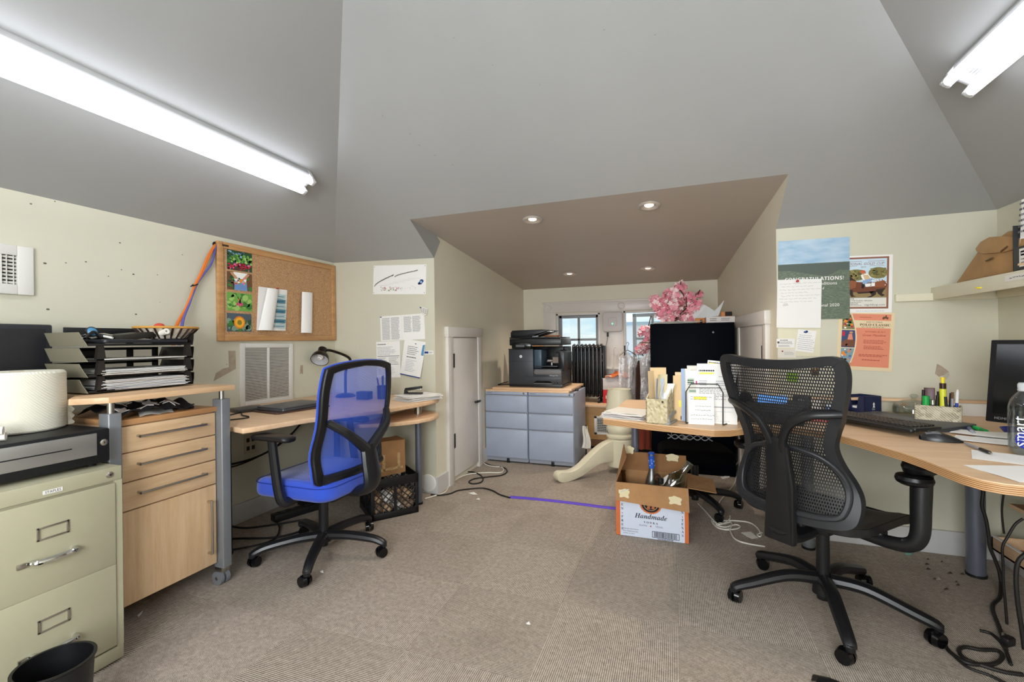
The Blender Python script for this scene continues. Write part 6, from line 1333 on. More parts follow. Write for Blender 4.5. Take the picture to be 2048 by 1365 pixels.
# laptop, keyboard, mouse
b1, b2_ = (1.03, 2.68), -57
lp = thing('laptop', 'closed dark grey laptop under the keyboard on the right desk', 'laptop', (1.045, 2.715, DZ), R(-52))
LG = mat('laptop_bluegrey', '#4b4d50', .42, .3)
b = B().m(LG); b.prism(rrect(-.21, -.14, .21, .14, .012), .004, .015, .003); b.m(BLACK)
for x in (-.18, .18):
    for y in (-.11, .11): b.cyl((x, y, 0), (x, y, .005), .01, n=10)
obj('base', b, lp); b = B().m(mat('laptop_top', '#5a5b5c', .45, .3)); b.prism(rrect(-.21, -.14, .21, .14, .012), .0155, .023, .003); obj('lid', b, lp)
kc = (atZ(1665, 838, DZ+.02)+atZ(1833, 862, DZ+.02)+atZ(1768, 881, DZ+.02))/3
t = thing('computer_keyboard', 'black computer keyboard overlapping the laptop on the right desk', 'keyboard', (.885, 2.575, DZ+.0235), rot=(0, R(.0), R(-58)))
b = B().m(mat('kb_black', '#1b1b1c', .4)); b.prism(rrect(-.225, -.075, .225, .075, .012), 0, .014, .004); b.prism(rrect(-.225, -.095, .225, -.07, .012), -.004, .010, .004); obj('case', b, t)
b = B().m(mat('kb_keys', '#29221f', .45))
for r in range(6):
    x = -.212; k = 0
    while x < .20:
        wk = .0185 if not (r == 0 and 3 <= k <= 3) else .10
        if .075 < x < .085: x += .008
        b.box2((x, -.062+r*.0215, .013), (x+wk-.0025, -.062+r*.0215+.0185, .020), .002, 1); x += wk; k += 1
obj('keys', b, t)
p = atZ(1880, 885, DZ)
t = thing('computer_mouse', 'dark contoured computer mouse on the right desk in front of the pen cup', 'mouse', (1.005, 2.30, DZ), R(-8))
b = B().m(mat('mouse_dark', '#232325', .33)); n = 24
vs = []; N1 = 14
def mfn(u, v):
    a = pi*u; x = -.065+.13*v; ww = .034*(sin(pi*min(max(v*.92+.04, 0), 1))**.45)*(1+.15*v); hh = .036*(sin(pi*min(v*.86+.1, 1))**.7)*(1.15-.5*v); return (x, ww*cos(a), hh*sin(a)**.8+.001)
b.add([mfn(i/n, j/N1) for i in range(n+1) for j in range(N1+1)], [[i*(N1+1)+j, (i+1)*(N1+1)+j, (i+1)*(N1+1)+j+1, i*(N1+1)+j+1] for i in range(n) for j in range(N1)])
b.poly([mfn(0, j/N1) for j in range(N1+1)]+[mfn(1, j/N1) for j in range(N1, -1, -1)]); obj('shell', b, t)
b = B().m(mat('mouse_grey', '#6b6d70', .3)); b.sheet(lambda u, v: tuple(Vector(mfn(.30+.4*u, .12+.35*v))+Vector((0, 0, .0015))), 8, 8, .001); obj('button_panel', b, t)
b = B().m(BLACK); b.at(T(-.035, 0, .031)@RX(pi/2)); b.lathe([(.0, -.004), (.008, -.004), (.009, 0), (.008, .004), (0, .004)], 16); obj('scroll_wheel', b, t)
# monitor on the right
bl = atZ(1970, 842, DZ+.075); lat = Vector((.66, -.75, 0)).normalized(); 
t = thing('computer_monitor', 'black monitor leaning back in the right corner beside the water bottle', 'monitor', bl, math.atan2(lat.y, lat.x))
hM = .335; tl = R(-9)
b = B().m(mat('monitor_bezel', '#101012', .35)).at(RX(tl)); b.box2((0, 0, 0), (.40, .035, hM), .004); obj('screen_case', b, t)
b = B().m(mat('screen_black', '#050506', .12)).at(RX(tl)); b.box2((.02, -.0012, .035), (.38, .001, hM-.018)); obj('screen', b, t)
b = B().m(mat('bezel_print', '#8d8d90', .4)).at(RX(tl)@frame((.045, -.0008, .012), (1, 0, 0), (0, 0, 1))); b.text('HDMI', 0, 0, w=.034, z=0); obj('bezel_text', b, t)
b = B().m(BLACK); b.prism(rrect(.10, .0, .34, .16, .05), -.074, -.062, .003); b.box2((.19, .05, -.066), (.25, .08, .15), .005); obj('stand', b, t)
b = B().m(mat('blue_dish', '#2a3f9c', .3)); b.open_lathe([(0, .004), (.05, .004), (.062, .018), (.064, .018), (.052, 0), (0, 0)], 32); top('blue_dish', b, 'small blue dish under the monitor edge', 'dish', loc=(1.36, 2.50, DZ+.0125))
# water bottle
pbt = Vector((1.165, 2.115, DZ)); 
t = thing('water_bottle', 'clear plastic water bottle with blue and white print at the right edge', 'bottle', pbt)
BR = .047
b = B().m(thin_glass('bottle_plastic', '#e9edef', .06)); pr = [(0, .004), (.030, .0), (.042, .006), (BR, .02), (BR-.001, .03), (BR, .045), (BR, .145), (BR-.001, .17), (.040, .195), (.027, .215), (.019, .226), (.0185, .236)]
b.open_lathe(pr, 40); obj('body', b, t)
WATER = thin_glass('water', '#e3eaee', .10, .01); b = B().m(WATER); b.lathe([(0, .008), (.040, .010), (BR-.0025, .024), (BR-.0025, .16), (0, .16)], 36); obj('water', b, t)
b = B().m(mat('cap_translucent', '#c4c6c8', .4)); b.lathe([(.021, .226), (.022, .228), (.022, .232), (.0205, .234), (.0205, .252), (.018, .255), (0, .2555)], 32)
for i in range(36): a = 2*pi*i/36; b.box((.0208*cos(a), .0208*sin(a), .243), (.0012, .0012, .014))
obj('cap', b, t)
view = math.atan2(-pbt.y, -pbt.x)                       # the printed side faces the room
def wrap(p, r=BR+.0006): a = view+p.x/BR; return (r*cos(a), r*sin(a), p.y)
b = B().m(mat('print_blue', '#1b2c92', .4)); 
nx, ny = 12, 14; cxb, cyb, rb = .004, .058, .033
pts = [[(cxb+rb*(i/nx*2-1)*math.sqrt(max(0, 1-((j/ny*2-1)**2))), cyb+rb*(j/ny*2-1)) for j in range(ny+1)] for i in range(nx+1)]
b.add([wrap(Vector((x, y, 0))) for row in pts for x, y in row], [[i*(ny+1)+j, (i+1)*(ny+1)+j, (i+1)*(ny+1)+j+1, i*(ny+1)+j+1] for i in range(nx) for j in range(ny)]); obj('blue_drop', b, t)
b = B().m(mat('print_white_b', '#f2f4f6', .4)); b.text('smart', -.002, .035, w=.105, rot=pi/2, align='LEFT', fn=lambda p: wrap(p, BR+.0012)); b.text('water', .016, .088, w=.055, rot=pi/2, align='LEFT', fn=lambda p: wrap(p, BR+.0012)); obj('lettering', b, t)
# pens and papers at the front right
def desk_sheet(label, x, y, w, d, rz, z=0, m_=WHITE, curl=.0, name='desk_paper', n_=6, group='loose papers on the right desk'):
    b = B().m(m_); b.sheet(lambda u, v: ((u-.5)*w, (v-.5)*d, .001+curl*(u**2)*(.3+.7*v)+.001*sin(v*6)), n_, n_, .0008); return top(name, b, label, 'paper', group, loc=(x, y, DZ+z), rot=(0, 0, R(rz)))
desk_sheet('white sheets fanned behind the water bottle', 1.27, 2.34, .26, .20, -35, .001, curl=.02)
desk_sheet('folded white sheet left of the water bottle', 1.17, 2.33, .20, .12, -30, .004, curl=.006)
desk_sheet('creased white sheet between the bottle and the highlighter', 1.24, 2.44, .24, .12, -42, .007, curl=.03)
desk_sheet('white sheet under the grey ballpoint pen', 1.10, 2.02, .24, .17, -25, .001, curl=.0)
desk_sheet('large white envelope at the front right of the desk', 1.03, 1.83, .26, .18, 14, .001, curl=.0)
desk_sheet('white sheet rising behind the water bottle at the right edge', 1.38, 2.22, .22, .26, -20, .004, curl=.09)
desk_sheet('small grey card beside the corner of the laptop', 1.135, 2.525, .05, .04, -30, .0, mat('card_grey', '#8c93a3', .5))
def lying(label, px0, py0, px1, py1, r, parts, z=None):
    a, c = atZ(px0, py0, DZ+r), atZ(px1, py1, DZ+r); b = B(); a.z = c.z = DZ+r+(z or 0); d = c-a; o = a.copy()
    for f0, f1, m_, k in parts: b.m(m_); b.cyl(d*f0, d*f1, r*k, r*k*(.45 if f1 == 1 else 1), n=14)
    return top('pen', b, label, 'pen', loc=o)
lying('grey and black ballpoint pen lying in front of the water bottle', 1929, 888, 1984, 909, .0055, [(0, .08, STEEL, .6), (.08, .6, mat('pen_clear_grey', '#8f8f94', .3), 1), (.6, .92, BLACK, 1.1), (.92, 1, STEEL, .8)], .0025)
lying('green highlighter lying by the papers on the right desk', 1973, 864, 1940, 853, .009, [(0, .3, mat('hl_dark_green', '#148a3c', .4), .9), (.3, .95, mat('hl_green', '#1fb85a', .35), 1), (.95, 1, GREEN, .9)], .001)
lying('short blue-grey pen lying left of the green highlighter', 1937, 857, 1949, 869, .009, [(0, .6, mat('pen_violet_grey', '#5f6488', .35), 1), (.6, 1, mat('pen_steel_blue', '#a9b3c0', .35), 1)])
# ================================================================ RIGHT WALL SHELF AND POSTERS
SH = mat('shelf_cream', '#d8d2ba', .5, var=.03)
t = thing('wall_shelf', 'cream painted wooden shelf on cleats in the right corner', 'shelf', (XR, YW, 1.44))
sx0 = 1.335-XR; 
b = B().m(SH); b.box2((sx0+.018, -1.5, .0), (0, 0, .022), .002); obj('shelf_board', b, t)
b = B().m(SH); b.box2((sx0, -1.5, -.042), (sx0+.018, -.0, .026), .002); obj('fascia', b, t)
b = B().m(SH); b.box2((1.17-XR, -.022, -.045), (0, 0, -.004), .003); obj('cleat', b, t)
b = B().m(SH); b.box2((-.022, -1.5, -.045), (0, -.03, -.004), .003); obj('cleat', b, t)
b = B().m(WHITE2).at(frame((sx0-.0006, -.60, -.012), (0, -1, 0), (0, 0, 1))); b.box2((0, 0, 0), (.28, .026, .0005)); b.m(INKD).at(frame((sx0-.0012, -.60, -.012), (0, -1, 0), (0, 0, 1))); b.scrawl(.02, .004, .20, .022, 1, 1, .0012); obj('paper_label', b, t)
p = atX(1962, 576, 1.335)
b = B().m(YELLOW).at(T(*p)@RY(-pi/2)); b.lathe([(.005, 0), (.0035, .004), (.0035, .012), (.006, .017), (0, .018)], 14); top('yellow_push_pin', b, 'yellow push pin in the front edge of the wall shelf', 'push pin')
# leather bag
LEA = mat('tan_leather', '#9b7547', .55, var=.18, vs=9, bump=.25, bs=40)
BX = 1.37
ol = [(1904, 573), (1918, 552), (1934, 525), (1947, 505), (1951, 498), (1960, 484), (1976, 475), (1990, 474), (2003, 464), (2030, 458), (2060, 470), (2062, 545), (2024, 550)]
P = [atX(x, y, BX) for x, y in ol]; o = Vector((BX, P[0].y, 1.4625)); 
for p in (P[0], P[-1], P[-2]): p.z = 1.4625
t = thing('leather_satchel', 'tan leather satchel standing on the wall shelf', 'bag', o)
pl = [((p-o).y, (p-o).z) for p in P]
b = B().m(LEA); b.prism(pl, 0, .12, .018, 4); b.v = [(z, x, y) for x, y, z in b.v]; b.v = [(x+.10*max(0, z)*.55, y, z) for x, y, z in b.v]; obj('body', b, t)
fl = [(1950, 498), (1960, 484), (1976, 475), (1990, 474), (2010, 473), (2060, 478), (2060, 494), (2026, 500), (2008, 505), (1985, 507), (1965, 508), (1954, 504)]
Q = [atX(x, y, BX)-o for x, y in fl]; b = B().m(mat('tan_leather_flap', '#a17b4c', .5, var=.18, vs=9, bump=.25, bs=40)); b.prism([(q.y, q.z) for q in Q], -.006, .05, .004, 2); b.v = [(z+.10*max(0, y)*.55-.004, x, y) for x, y, z in b.v]; obj('flap', b, t)
b = B().m(mat('leather_dark', '#5a3c1e', .5)); s1, s2 = atX(1972, 522, BX)-o, atX(1987, 516, BX)-o; b.tube([(s1.x+.10*s1.z*.55-.004, s1.y, s1.z), (s2.x+.10*s2.z*.55-.008, s2.y, s2.z)], .004, 8, 1); s3, s4 = atX(2006, 503, BX)-o, atX(2018, 493, BX)-o; b.tube([(s3.x+.10*s3.z*.55-.012, s3.y, s3.z), (s4.x+.10*s4.z*.55-.012, s4.y, s4.z)], .004, 8, 1); obj('buckle_strap', b, t)
# magazine holder with papers
MX = 1.35; p = atX(2026, 548, MX)
t = thing('magazine_holder', 'black magazine holder full of papers beside the satchel on the shelf', 'magazine holder', (MX, p.y, 1.4625))
b = B().m(BLACK); b.box2((0, -.30, 0), (.004, 0, .105), .001); b.box2((.0, -.004, 0), (.22, 0, .20), .001); b.box2((.216, -.30, 0), (.22, 0, .22), .001); b.box2((0, -.30, 0), (.22, 0, .004)); obj('box', b, t)
b = B().m(WHITE2).at(frame((-.0006, -.04, .02), (0, -1, 0), (0, 0, 1))); b.box2((0, 0, 0), (.10, .075, .0006)); b.m(INKB).at(frame((-.0012, -.04, .02), (0, -1, 0), (0, 0, 1))); b.frect(.008, .045, .09, .065, 0); b.m(WHITE); b.lines(.012, .050, .05, .06, 1, 1.5, .6); b.m(INK); b.lines(.01, .01, .09, .038, 2, .5, .3); b.m(MANILA).fpoly([(-.01, .008), (.06, .0), (.06, .012), (-.004, .016)], 2); obj('front_label', b, t)
for i in range(4):
    b = B().m([WHITE, WHITE2, MANILA, WHITE][i]); hh = [.30, .335, .345, .315][i]; ph = i*1.7
    b.at(T(.012+i*.03, -.012, .006)); b.sheet(lambda u, v: (.006*sin(u*4+ph)+.012*v, -.23*u, hh*v*(1-.04*u)), 8, 8, .0012)
    if i == 0: b.m(INK).at(frame((.0, -.03, .12), (0, -1, 0), (.06, 0, 1))@T(0, 0, .012)); b.lines(.02, .03, .15, .17, 6, 1, .4)
    o_ = top('shelf_paper', b, ['crinkled white sheet at the front of the magazine holder', 'off-white sheet behind the front sheet in the magazine holder', 'tall manila folder in the magazine holder', 'white sheet at the back of the magazine holder'][i], 'paper', 'papers in the magazine holder', loc=(MX, p.y, 1.4625))
# posters
GRASS = NT('poster_grass'); v = GRASS.coord((1, 1, 1)); mp = GRASS.coord((30, 30, 120)); nz = GRASS.noise(mp, 2, 5, .7); sp = GRASS.new('ShaderNodeSeparateXYZ'); tc_ = GRASS.new('ShaderNodeTexCoord'); GRASS.link(tc_.outputs['Object'], sp.inputs[0])
GRASS.link(GRASS.ramp(nz, [(.3, '#445046'), (.55, '#64705c'), (.75, '#8d997c')]), GRASS.p.inputs['Base Color']); GRASS.p.inputs['Roughness'].default_value = .4; GRASS = GRASS.mat
SKYP = NT('poster_sky'); nz = SKYP.noise(SKYP.coord((3, 3, 9)), 3, 4); SKYP.link(SKYP.ramp(nz, [(.3, '#8fb3d0'), (.7, '#b9cfdf')]), SKYP.p.inputs['Base Color']); SKYP.p.inputs['Roughness'].default_value = .4; SKYP = SKYP.mat
def d_cong(b, w, h):
    b.m(GRASS).frect(0, 0, w, h*.70, .3); b.m(SKYP).frect(0, h*.70, w, h, .3); b.m(mat('hill_dark', '#525c54', .5)).fpoly([(0, h*.70), (w, h*.69), (w, h*.45), (0, h*.56)], .6)
    b.m(GRASS).fpoly([(0, h*.62), (w, h*.60), (w, h*.45), (0, h*.54)], .75)
    b.m(WHITE); b.text(''.join(chr(0x1d5d4+ord(q)-65) for q in 'CONGRATULATIONS')+'!', w*.51, h*.482, w=w*.82, z=.0009); b.text('conditions', w*.83, h*.425, w=w*.30, align='RIGHT', z=.0008); b.text('d', w*.64, h*.37, size=.02, z=.0008); b.text('International 2020', w*.86, h*.155, w=w*.5, align='RIGHT', z=.0008)
wall_paper('congratulations_poster', 'tall poster of green field and blue sky reading CONGRATULATIONS', 'poster', ((1556, 640), (1699, 636), (1696, 474), (1553, 482)), d_cong, off=.004, curl=.004)
def d_gold(b, w, h):
    b.m(mat('frame_brown', '#8c5a45', .6)).frect(w*.0, h*.07, w*.93, h*.97, .4); b.m(mat('poster_skyb', '#c6dbe8', .5)).frect(w*.03, h*.1, w*.89, h*.94, .8)
    b.m(mat('frame_text', '#8b4a3c', .6)); b.text('INTERNATIONAL GOLD CUP', w*.84, h*.835, w=w*1.06, align='RIGHT', shear=.25, z=.0008); b.frect(w*.05, h*.895, w*.40, h*.90, 1.2); b.frect(w*.52, h*.895, w*.84, h*.90, 1.2); b.frect(w*.05, h*.815, w*.30, h*.82, 1.2); b.frect(w*.55, h*.815, w*.84, h*.82, 1.2)
    b.m(brn).text('2019', w*.43, h*.785, w=w*.1, z=.0008)
    tr_ = [mat('tree_olive', '#7c7441', .6), mat('tree_olive2', '#94884f', .6), mat('tree_dark', '#5a5630', .6)]
    b.m(tr_[0]).fpoly(ngon(w*.28, h*.66, w*.22, 18, h*.10), 1.2); b.fpoly(ngon(w*.72, h*.69, w*.19, 18, h*.10), 1.2); b.blobs(w*.10, h*.58, w*.46, h*.75, 40, .004, .010, tr_, 1.6); b.blobs(w*.56, h*.60, w*.88, h*.78, 40, .004, .010, tr_, 1.6)
    b.blobs(w*.55, h*.46, w*.88, h*.58, 70, .002, .005, [rd1, wht, denim, brn, skin, INKD], 1.6); b.m(mat('turf', '#8f7a4f', .6)).frect(w*.03, h*.26, w*.89, h*.47, 1.2)
    HB_, HB2, HB3 = mat('horse_bay', '#6e3a22', .6), mat('horse_bay2', '#8d5130', .6), mat('horse_black', '#2e1c15', .6)
    b.m(HB_).fpoly([(w*.02, h*.46), (w*.12, h*.47), (w*.30, h*.54), (w*.60, h*.52), (w*.84, h*.56), (w*.90, h*.48), (w*.86, h*.40), (w*.70, h*.36), (w*.40, h*.36), (w*.22, h*.36), (w*.05, h*.38)], 2)
    b.m(HB2).fpoly([(w*.02, h*.52), (w*.10, h*.66), (w*.16, h*.66), (w*.30, h*.54), (w*.28, h*.44), (w*.10, h*.40)], 2.3); b.fpoly([(w*.60, h*.52), (w*.84, h*.56), (w*.86, h*.44), (w*.66, h*.44)], 2.3)
    b.m(HB3)
    for q in ([(.10, .40), (.22, .40), (.24, .30), (.30, .285), (.20, .275), (.17, .32)], [(.55, .37), (.70, .38), (.68, .31), (.60, .27), (.50, .265), (.60, .30)], [(.68, .40), (.86, .42), (.80, .33), (.86, .30), (.80, .28), (.72, .33)], [(.30, .36), (.66, .37), (.62, .345), (.34, .33)]): b.fpoly([(w*x, h*y) for x, y in q], 2.6)
    b.m(HB3).fpoly([(w*.06, h*.56), (w*.12, h*.68), (w*.22, h*.60), (w*.30, h*.55), (w*.20, h*.57), (w*.10, h*.54)], 2.8)
    b.m(wht).fpoly([(w*.38, h*.66), (w*.50, h*.69), (w*.60, h*.60), (w*.62, h*.55), (w*.48, h*.55), (w*.40, h*.60)], 3); b.m(mat('silk_tan', '#d1b58e', .6)).fpoly([(w*.42, h*.66), (w*.52, h*.66), (w*.58, h*.58), (w*.46, h*.57)], 3.2); b.m(mat('breeches_blue', '#8aa7cc', .6)).fpoly([(w*.42, h*.56), (w*.60, h*.60), (w*.62, h*.57), (w*.48, h*.50), (w*.42, h*.48)], 3.3); b.m(INKD).fpoly([(w*.40, h*.50), (w*.46, h*.50), (w*.44, h*.42), (w*.40, h*.43)], 3.5)
    b.m(mat('cap_red', '#c5603c', .6)).fpoly(ngon(w*.42, h*.715, w*.055, 12, h*.028), 3.4); b.m(skin).fpoly(ngon(w*.43, h*.685, w*.03, 10, h*.018), 3.3); b.m(wht).fpoly([(w*.46, h*.50), (w*.66, h*.52), (w*.66, h*.46), (w*.48, h*.45)], 3.1); b.m(INKD).text('2', w*.58, h*.465, hgt=h*.042, z=.0021)
    b.m(WHITE2).frect(w*.03, h*.10, w*.89, h*.255, 1.8); b.m(INKD); b.text('26, 2019', w*.03, h*.225, w=w*.22, align='LEFT', z=.0012); b.text('GREAT MEADOW, THE PLAINS, VIRGINIA', w*.62, h*.200, w=w*.76, align='RIGHT', z=.0012); b.m(INK); b.lines(w*.03, h*.12, w*.42, h*.19, 4, 2.2, .35); b.text('vagoldcup.com', w*.86, h*.122, w=w*.40, align='RIGHT', z=.0012); b.lines(w*.3, h*.02, w*.85, h*.035, 1, 1, .3)
wall_paper('race_poster', 'brown-framed horse race poster partly behind the green field poster', 'poster', ((1682, 626), (1780, 622), (1785, 509), (1680, 510)), d_gold, off=.002)
CORAL = mat('coral_print', '#df8a6c', .6); CREAM2 = mat('poster_cream', '#e3cfa8', .6)
def d_polo(b, w, h):
    b.m(CORAL).frect(w*.06, h*.06, w*.94, h*.97, .3); b.m(CREAM2).frect(0, h*.73, w, h*.86, .6)
    arc = [(w*.06, h*.06), (w*.24, h*.06)]+[(w*(.24+.20*sin(pi*(.15+.7*i/12))-.09), h*(.06+.91*i/12)) for i in range(13)]+[(w*.22, h*.97), (w*.06, h*.97)]
    b.m(CREAM2).fpoly(arc, .8)
    arc2 = lambda y0, y1: [(w*.07, h*y0)]+[(w*(.125+.20*sin(pi*(.15+.7*(y0+(y1-y0)*i/6-.06)/.91))), h*(y0+(y1-y0)*i/6)) for i in range(7)]+[(w*.07, h*y1)]
    b.m(mat('pic_green', '#7d7a52', .6)).fpoly(arc2(.70, .96), 1.2); b.blobs(w*.07, h*.71, w*.28, h*.95, 34, .004, .011, [rd1, g1, brn, g3, orr, wht], 1.6)
    b.m(mat('pic_blue', '#34466f', .6)).fpoly(arc2(.385, .685), 1.2); b.blobs(w*.07, h*.39, w*.32, h*.52, 22, .005, .011, [brn, HORSE, skin], 1.6); b.m(HORSE).fpoly([(w*.08, h*.40), (w*.30, h*.40), (w*.32, h*.50), (w*.22, h*.54), (w*.10, h*.50)], 2); b.m(CORAL).fpoly([(w*.18, h*.52), (w*.28, h*.52), (w*.26, h*.62), (w*.20, h*.62)], 2.4); b.m(skin).fpoly(ngon(w*.24, h*.645, w*.035, 10, h*.02), 2.6); b.m(rd1).frect(w*.08, h*.58, w*.13, h*.66, 2)
    b.m(mat('pic_teal', '#7f9aa6', .6)).fpoly(arc2(.075, .37), 1.2); b.blobs(w*.07, h*.08, w*.27, h*.36, 26, .004, .011, [INKD, wht, orr, denim, skin, mat('pic_t2', '#5d7f92', .6)], 1.6)
    b.m(mat('polo_text', '#5a2a20', .6)); b.text(''.join(chr(0x1d400+ord(q)-65) if q != ' ' else q for q in 'POLO CLASSIC'), w*.66, h*.765, w=w*.54, z=.0008); b.text('RIDE TO THRIVE', w*.65, h*.822, w=w*.28, z=.0008); b.lines(w*.42, h*.735, w*.9, h*.755, 1, 1.5, .35)
    b.m(brn).fpoly([(w*.78, h*.90), (w*.80, h*.93), (w*.86, h*.93), (w*.90, h*.91), (w*.88, h*.90), (w*.89, h*.88), (w*.84, h*.90), (w*.80, h*.88)], 1.5); b.fpoly([(w*.83, h*.92), (w*.86, h*.92), (w*.86, h*.955), (w*.84, h*.955)], 1.7)
    b.m(mat('polo_rust', '#a3402f', .6)); b.text('SEPTEMBER 28, 2019', w*.67, h*.655, w=w*.36, z=.0008); b.text('Great Meadow', w*.66, h*.59, w=w*.42, shear=.4, z=.0008); b.lines(w*.38, h*.905, w*.60, h*.92, 1, 1.5, .5)
    b.lines(w*.47, h*.46, w*.88, h*.53, 3, 1.5, .35); b.lines(w*.48, h*.36, w*.85, h*.43, 3, 1.5, .35); b.lines(w*.40, h*.235, w*.92, h*.28, 2, 1.5, .45); b.lines(w*.46, h*.17, w*.86, h*.19, 1, 1.5, .6)
HORSE = mat('horse_print', '#77442b', .6)
wall_paper('polo_poster', 'coral and cream polo event poster below the horse race poster', 'poster', ((1672, 738), (1784, 740), (1784, 626), (1673, 620)), d_polo, off=.001, base=CREAM2)
def d_letter(b, w, h): b.m(INKL); b.scrawl(w*.05, h*.50, w*.98, h*.94, 7, 1, .0007, .03); b.m(INKD).fpoly([(w*.14, h*.46), (w*.26, h*.475), (w*.26, h*.48), (w*.14, h*.466)], 1); b.scrawl(w*.14, h*.47, w*.28, h*.52, 1, 1, .0009)
o_ = wall_paper('handwritten_letter', 'white handwritten letter pinned with a red pin over the green field poster', 'letter', ((1553, 656), (1641, 657), (1642, 558), (1553, 561)), d_letter, off=.012)
p = atY(1594, 563, YW-.016); b = B().m(RED).at(T(*p)@RX(pi/2)); b.lathe([(.006, 0), (.0045, .004), (.0045, .012), (.008, .016), (.006, .02), (0, .021)], 16); top('red_push_pin', b, 'red push pin holding the handwritten letter', 'push pin')
def d_thanks(b, w, h): b.m(INKB).fpoly(ngon(w*.42, h*.90, .010, 12, .006), 1); b.fpoly(ngon(w*.48, h*.93, .007, 12), 1.2); b.m(INK); b.frect(w*.5, h*.88, w*.75, h*.885, 1); b.m(INKB); b.scrawl(w*.05, h*.06, w*.98, h*.80, 8, 1, .0008)
wall_paper('thank_you_note', 'small tilted note with blue handwriting below the letter', 'note', ((1590, 702), (1626, 707), (1636, 663), (1599, 660)), d_thanks, off=.003)
def d_card1(b, w, h): b.m(INKD); b.lines(w*.2, h*.78, w*.75, h*.9, 1, 1, .6); b.m(INK); b.lines(w*.05, h*.4, w*.95, h*.72, 3, 1, .35); b.fpoly(ngon(w*.1, h*.6, .006, 10), 1); b.lines(w*.1, h*.08, w*.85, h*.3, 2, 1, .35)
wall_paper('business_card', 'white business card with printed lines pinned below the letter', 'card', ((1553, 696), (1590, 697), (1589, 678), (1553, 679)), d_card1, off=.002)
def d_card2(b, w, h): b.m(brn).fpoly(ngon(w*.25, h*.72, .005, 10), 1); b.m(rd1).fpoly([(w*.22, h*.66), (w*.28, h*.66), (w*.26, h*.82)], 1.4); b.m(INKL); b.lines(w*.35, h*.3, w*.95, h*.7, 3, 1, .35)
wall_paper('business_card', 'lower cream business card with a small crest behind the chair top', 'card', ((1556, 716), (1592, 717), (1592, 698), (1556, 699)), d_card2, off=.0015, base=WHITE2)
wall_paper('pale_backing_sheet', 'pale cream sheet on the wall behind the business cards', 'paper', ((1557, 712), (1640, 712), (1640, 655), (1557, 655)), None, off=.0007, base=mat('sheet_cream', '#ded9bf', .8))
# ================================================================ BLACK MESH CHAIR
NET = holes('black_net', '#1c1c1e', .0090, .0125, .0026, ('Y', 'Z'), .45, .0, .5)
NETS = holes('black_seat_net', '#232325', .0095, .0085, .0028, ('Y', 'X'), .4, .72, .5)
MB = mat('mesh_chair_black', '#151517', .38); MB2 = mat('mesh_chair_satin', '#222326', .42)
t = thing('mesh_office_chair', 'black mesh office chair with butterfly-shaped back at the right desk', 'chair', (.60, 2.325, 0), R(48))
star_base(t, [R(a)-R(48) for a in (191, 123, 268, 340, 51)], .37, .40, MB, .031, .03)
def msurf(y, z):
    zz = max(z, .40)
    return -.215-.10*max(0, zz-.62)-.16*max(0, zz-.80)**1.5+.035*math.exp(-((zz-.66)/.12)**2)+.9*y*y*(.8 if zz < .9 else .55)-.075
HALF = [(0, 1.112), (.12, 1.118), (.205, 1.130), (.245, 1.115), (.256, 1.07), (.248, 1.00), (.226, .91), (.198, .83), (.186, .775), (.198, .71), (.228, .645), (.248, .59), (.250, .54), (.236, .495), (.19, .472), (.09, .460)]
full = HALF+[(0, .458)]+[(-y, z) for y, z in HALF[:0:-1]]
oc = [(p.x, p.y) for p in catmull([(y, z, 0) for y, z in full], 4, True)]
def inset(P, d):
    n = len(P); ar = sum(P[i][0]*P[(i+1) % n][1]-P[(i+1) % n][0]*P[i][1] for i in range(n)); k = 1 if ar > 0 else -1; out = []
    for i in range(n):
        a, c = P[i-1], P[(i+1) % n]; ty, tz = c[0]-a[0], c[1]-a[1]; L = math.hypot(ty, tz); out.append((P[i][0]-k*d*tz/L, P[i][1]+k*d*ty/L))
    return out
def din(i, P): return .036
ic = inset(oc, .036)
b = B().m(MB2); b.ring(oc, ic, msurf, .034); obj('back_frame', b, t, bevel=.008)
zl0, zl1 = min(z for y, z in ic)-.006, max(z for y, z in ic)+.002
def mfn2(u, v): z = zl0+(zl1-zl0)*v; hw = halfw(min(max(z, zl0+.01), zl1-.014), ic)+.010; y = -hw+2*hw*u; return (msurf(y, z)+.020, y, z)
b = B().m(NET); vs_ = [mfn2(i/20, j/40) for i in range(21) for j in range(41)]; b.add(vs_, [[i*41+j, (i+1)*41+j, (i+1)*41+j+1, i*41+j+1] for i in range(20) for j in range(40)]); obj('back_mesh', b, t)
# lumbar frame, spine and arms of the spine
LW = [(0, .768), (.09, .758), (.15, .735), (.195, .69), (.222, .63), (.226, .57), (.205, .515), (.15, .495), (.07, .488), (0, .486)]
lf = LW+[(-y, z) for y, z in LW[-2:0:-1]]; lo_ = [(p.x, p.y) for p in catmull([(y, z, 0) for y, z in lf], 4, True)]; li = inset(lo_, .022)
b = B().m(MB2); b.ring(lo_, li, lambda y, z: msurf(y, z)-.012, .026); obj('lumbar_frame', b, t, bevel=.006)
b = B().m(MB); prof = [(-.062, .37), (.062, .37), (.056, .60), (.046, .76), (.03, .80), (-.03, .80), (-.046, .76), (-.056, .60)]
b.prism(prof, 0, .03, .008, 2); b.v = [(msurf(0, y)-.050-.028*max(0, (.52-y)/.15)*(-.6)+z, x, y) for x, y, z in b.v]; obj('spine', b, t)
for s in (1, -1):
    pts = [(msurf(0, .76)-.032, s*.022, .745), (msurf(.03, .80)-.034, s*.030, .80), (msurf(.07, .86)-.032, s*.068, .865), (msurf(.13, .905)-.024, s*.135, .905), (msurf(.19, .915)-.008, s*.190, .915), (msurf(.225, .915)+.006, s*.222, .918)]
    b = B().m(MB); b.tube(pts, .02, 12, 6, rs=lambda u: .0235-.004*u, sq=.75); obj('spine_arm', b, t)
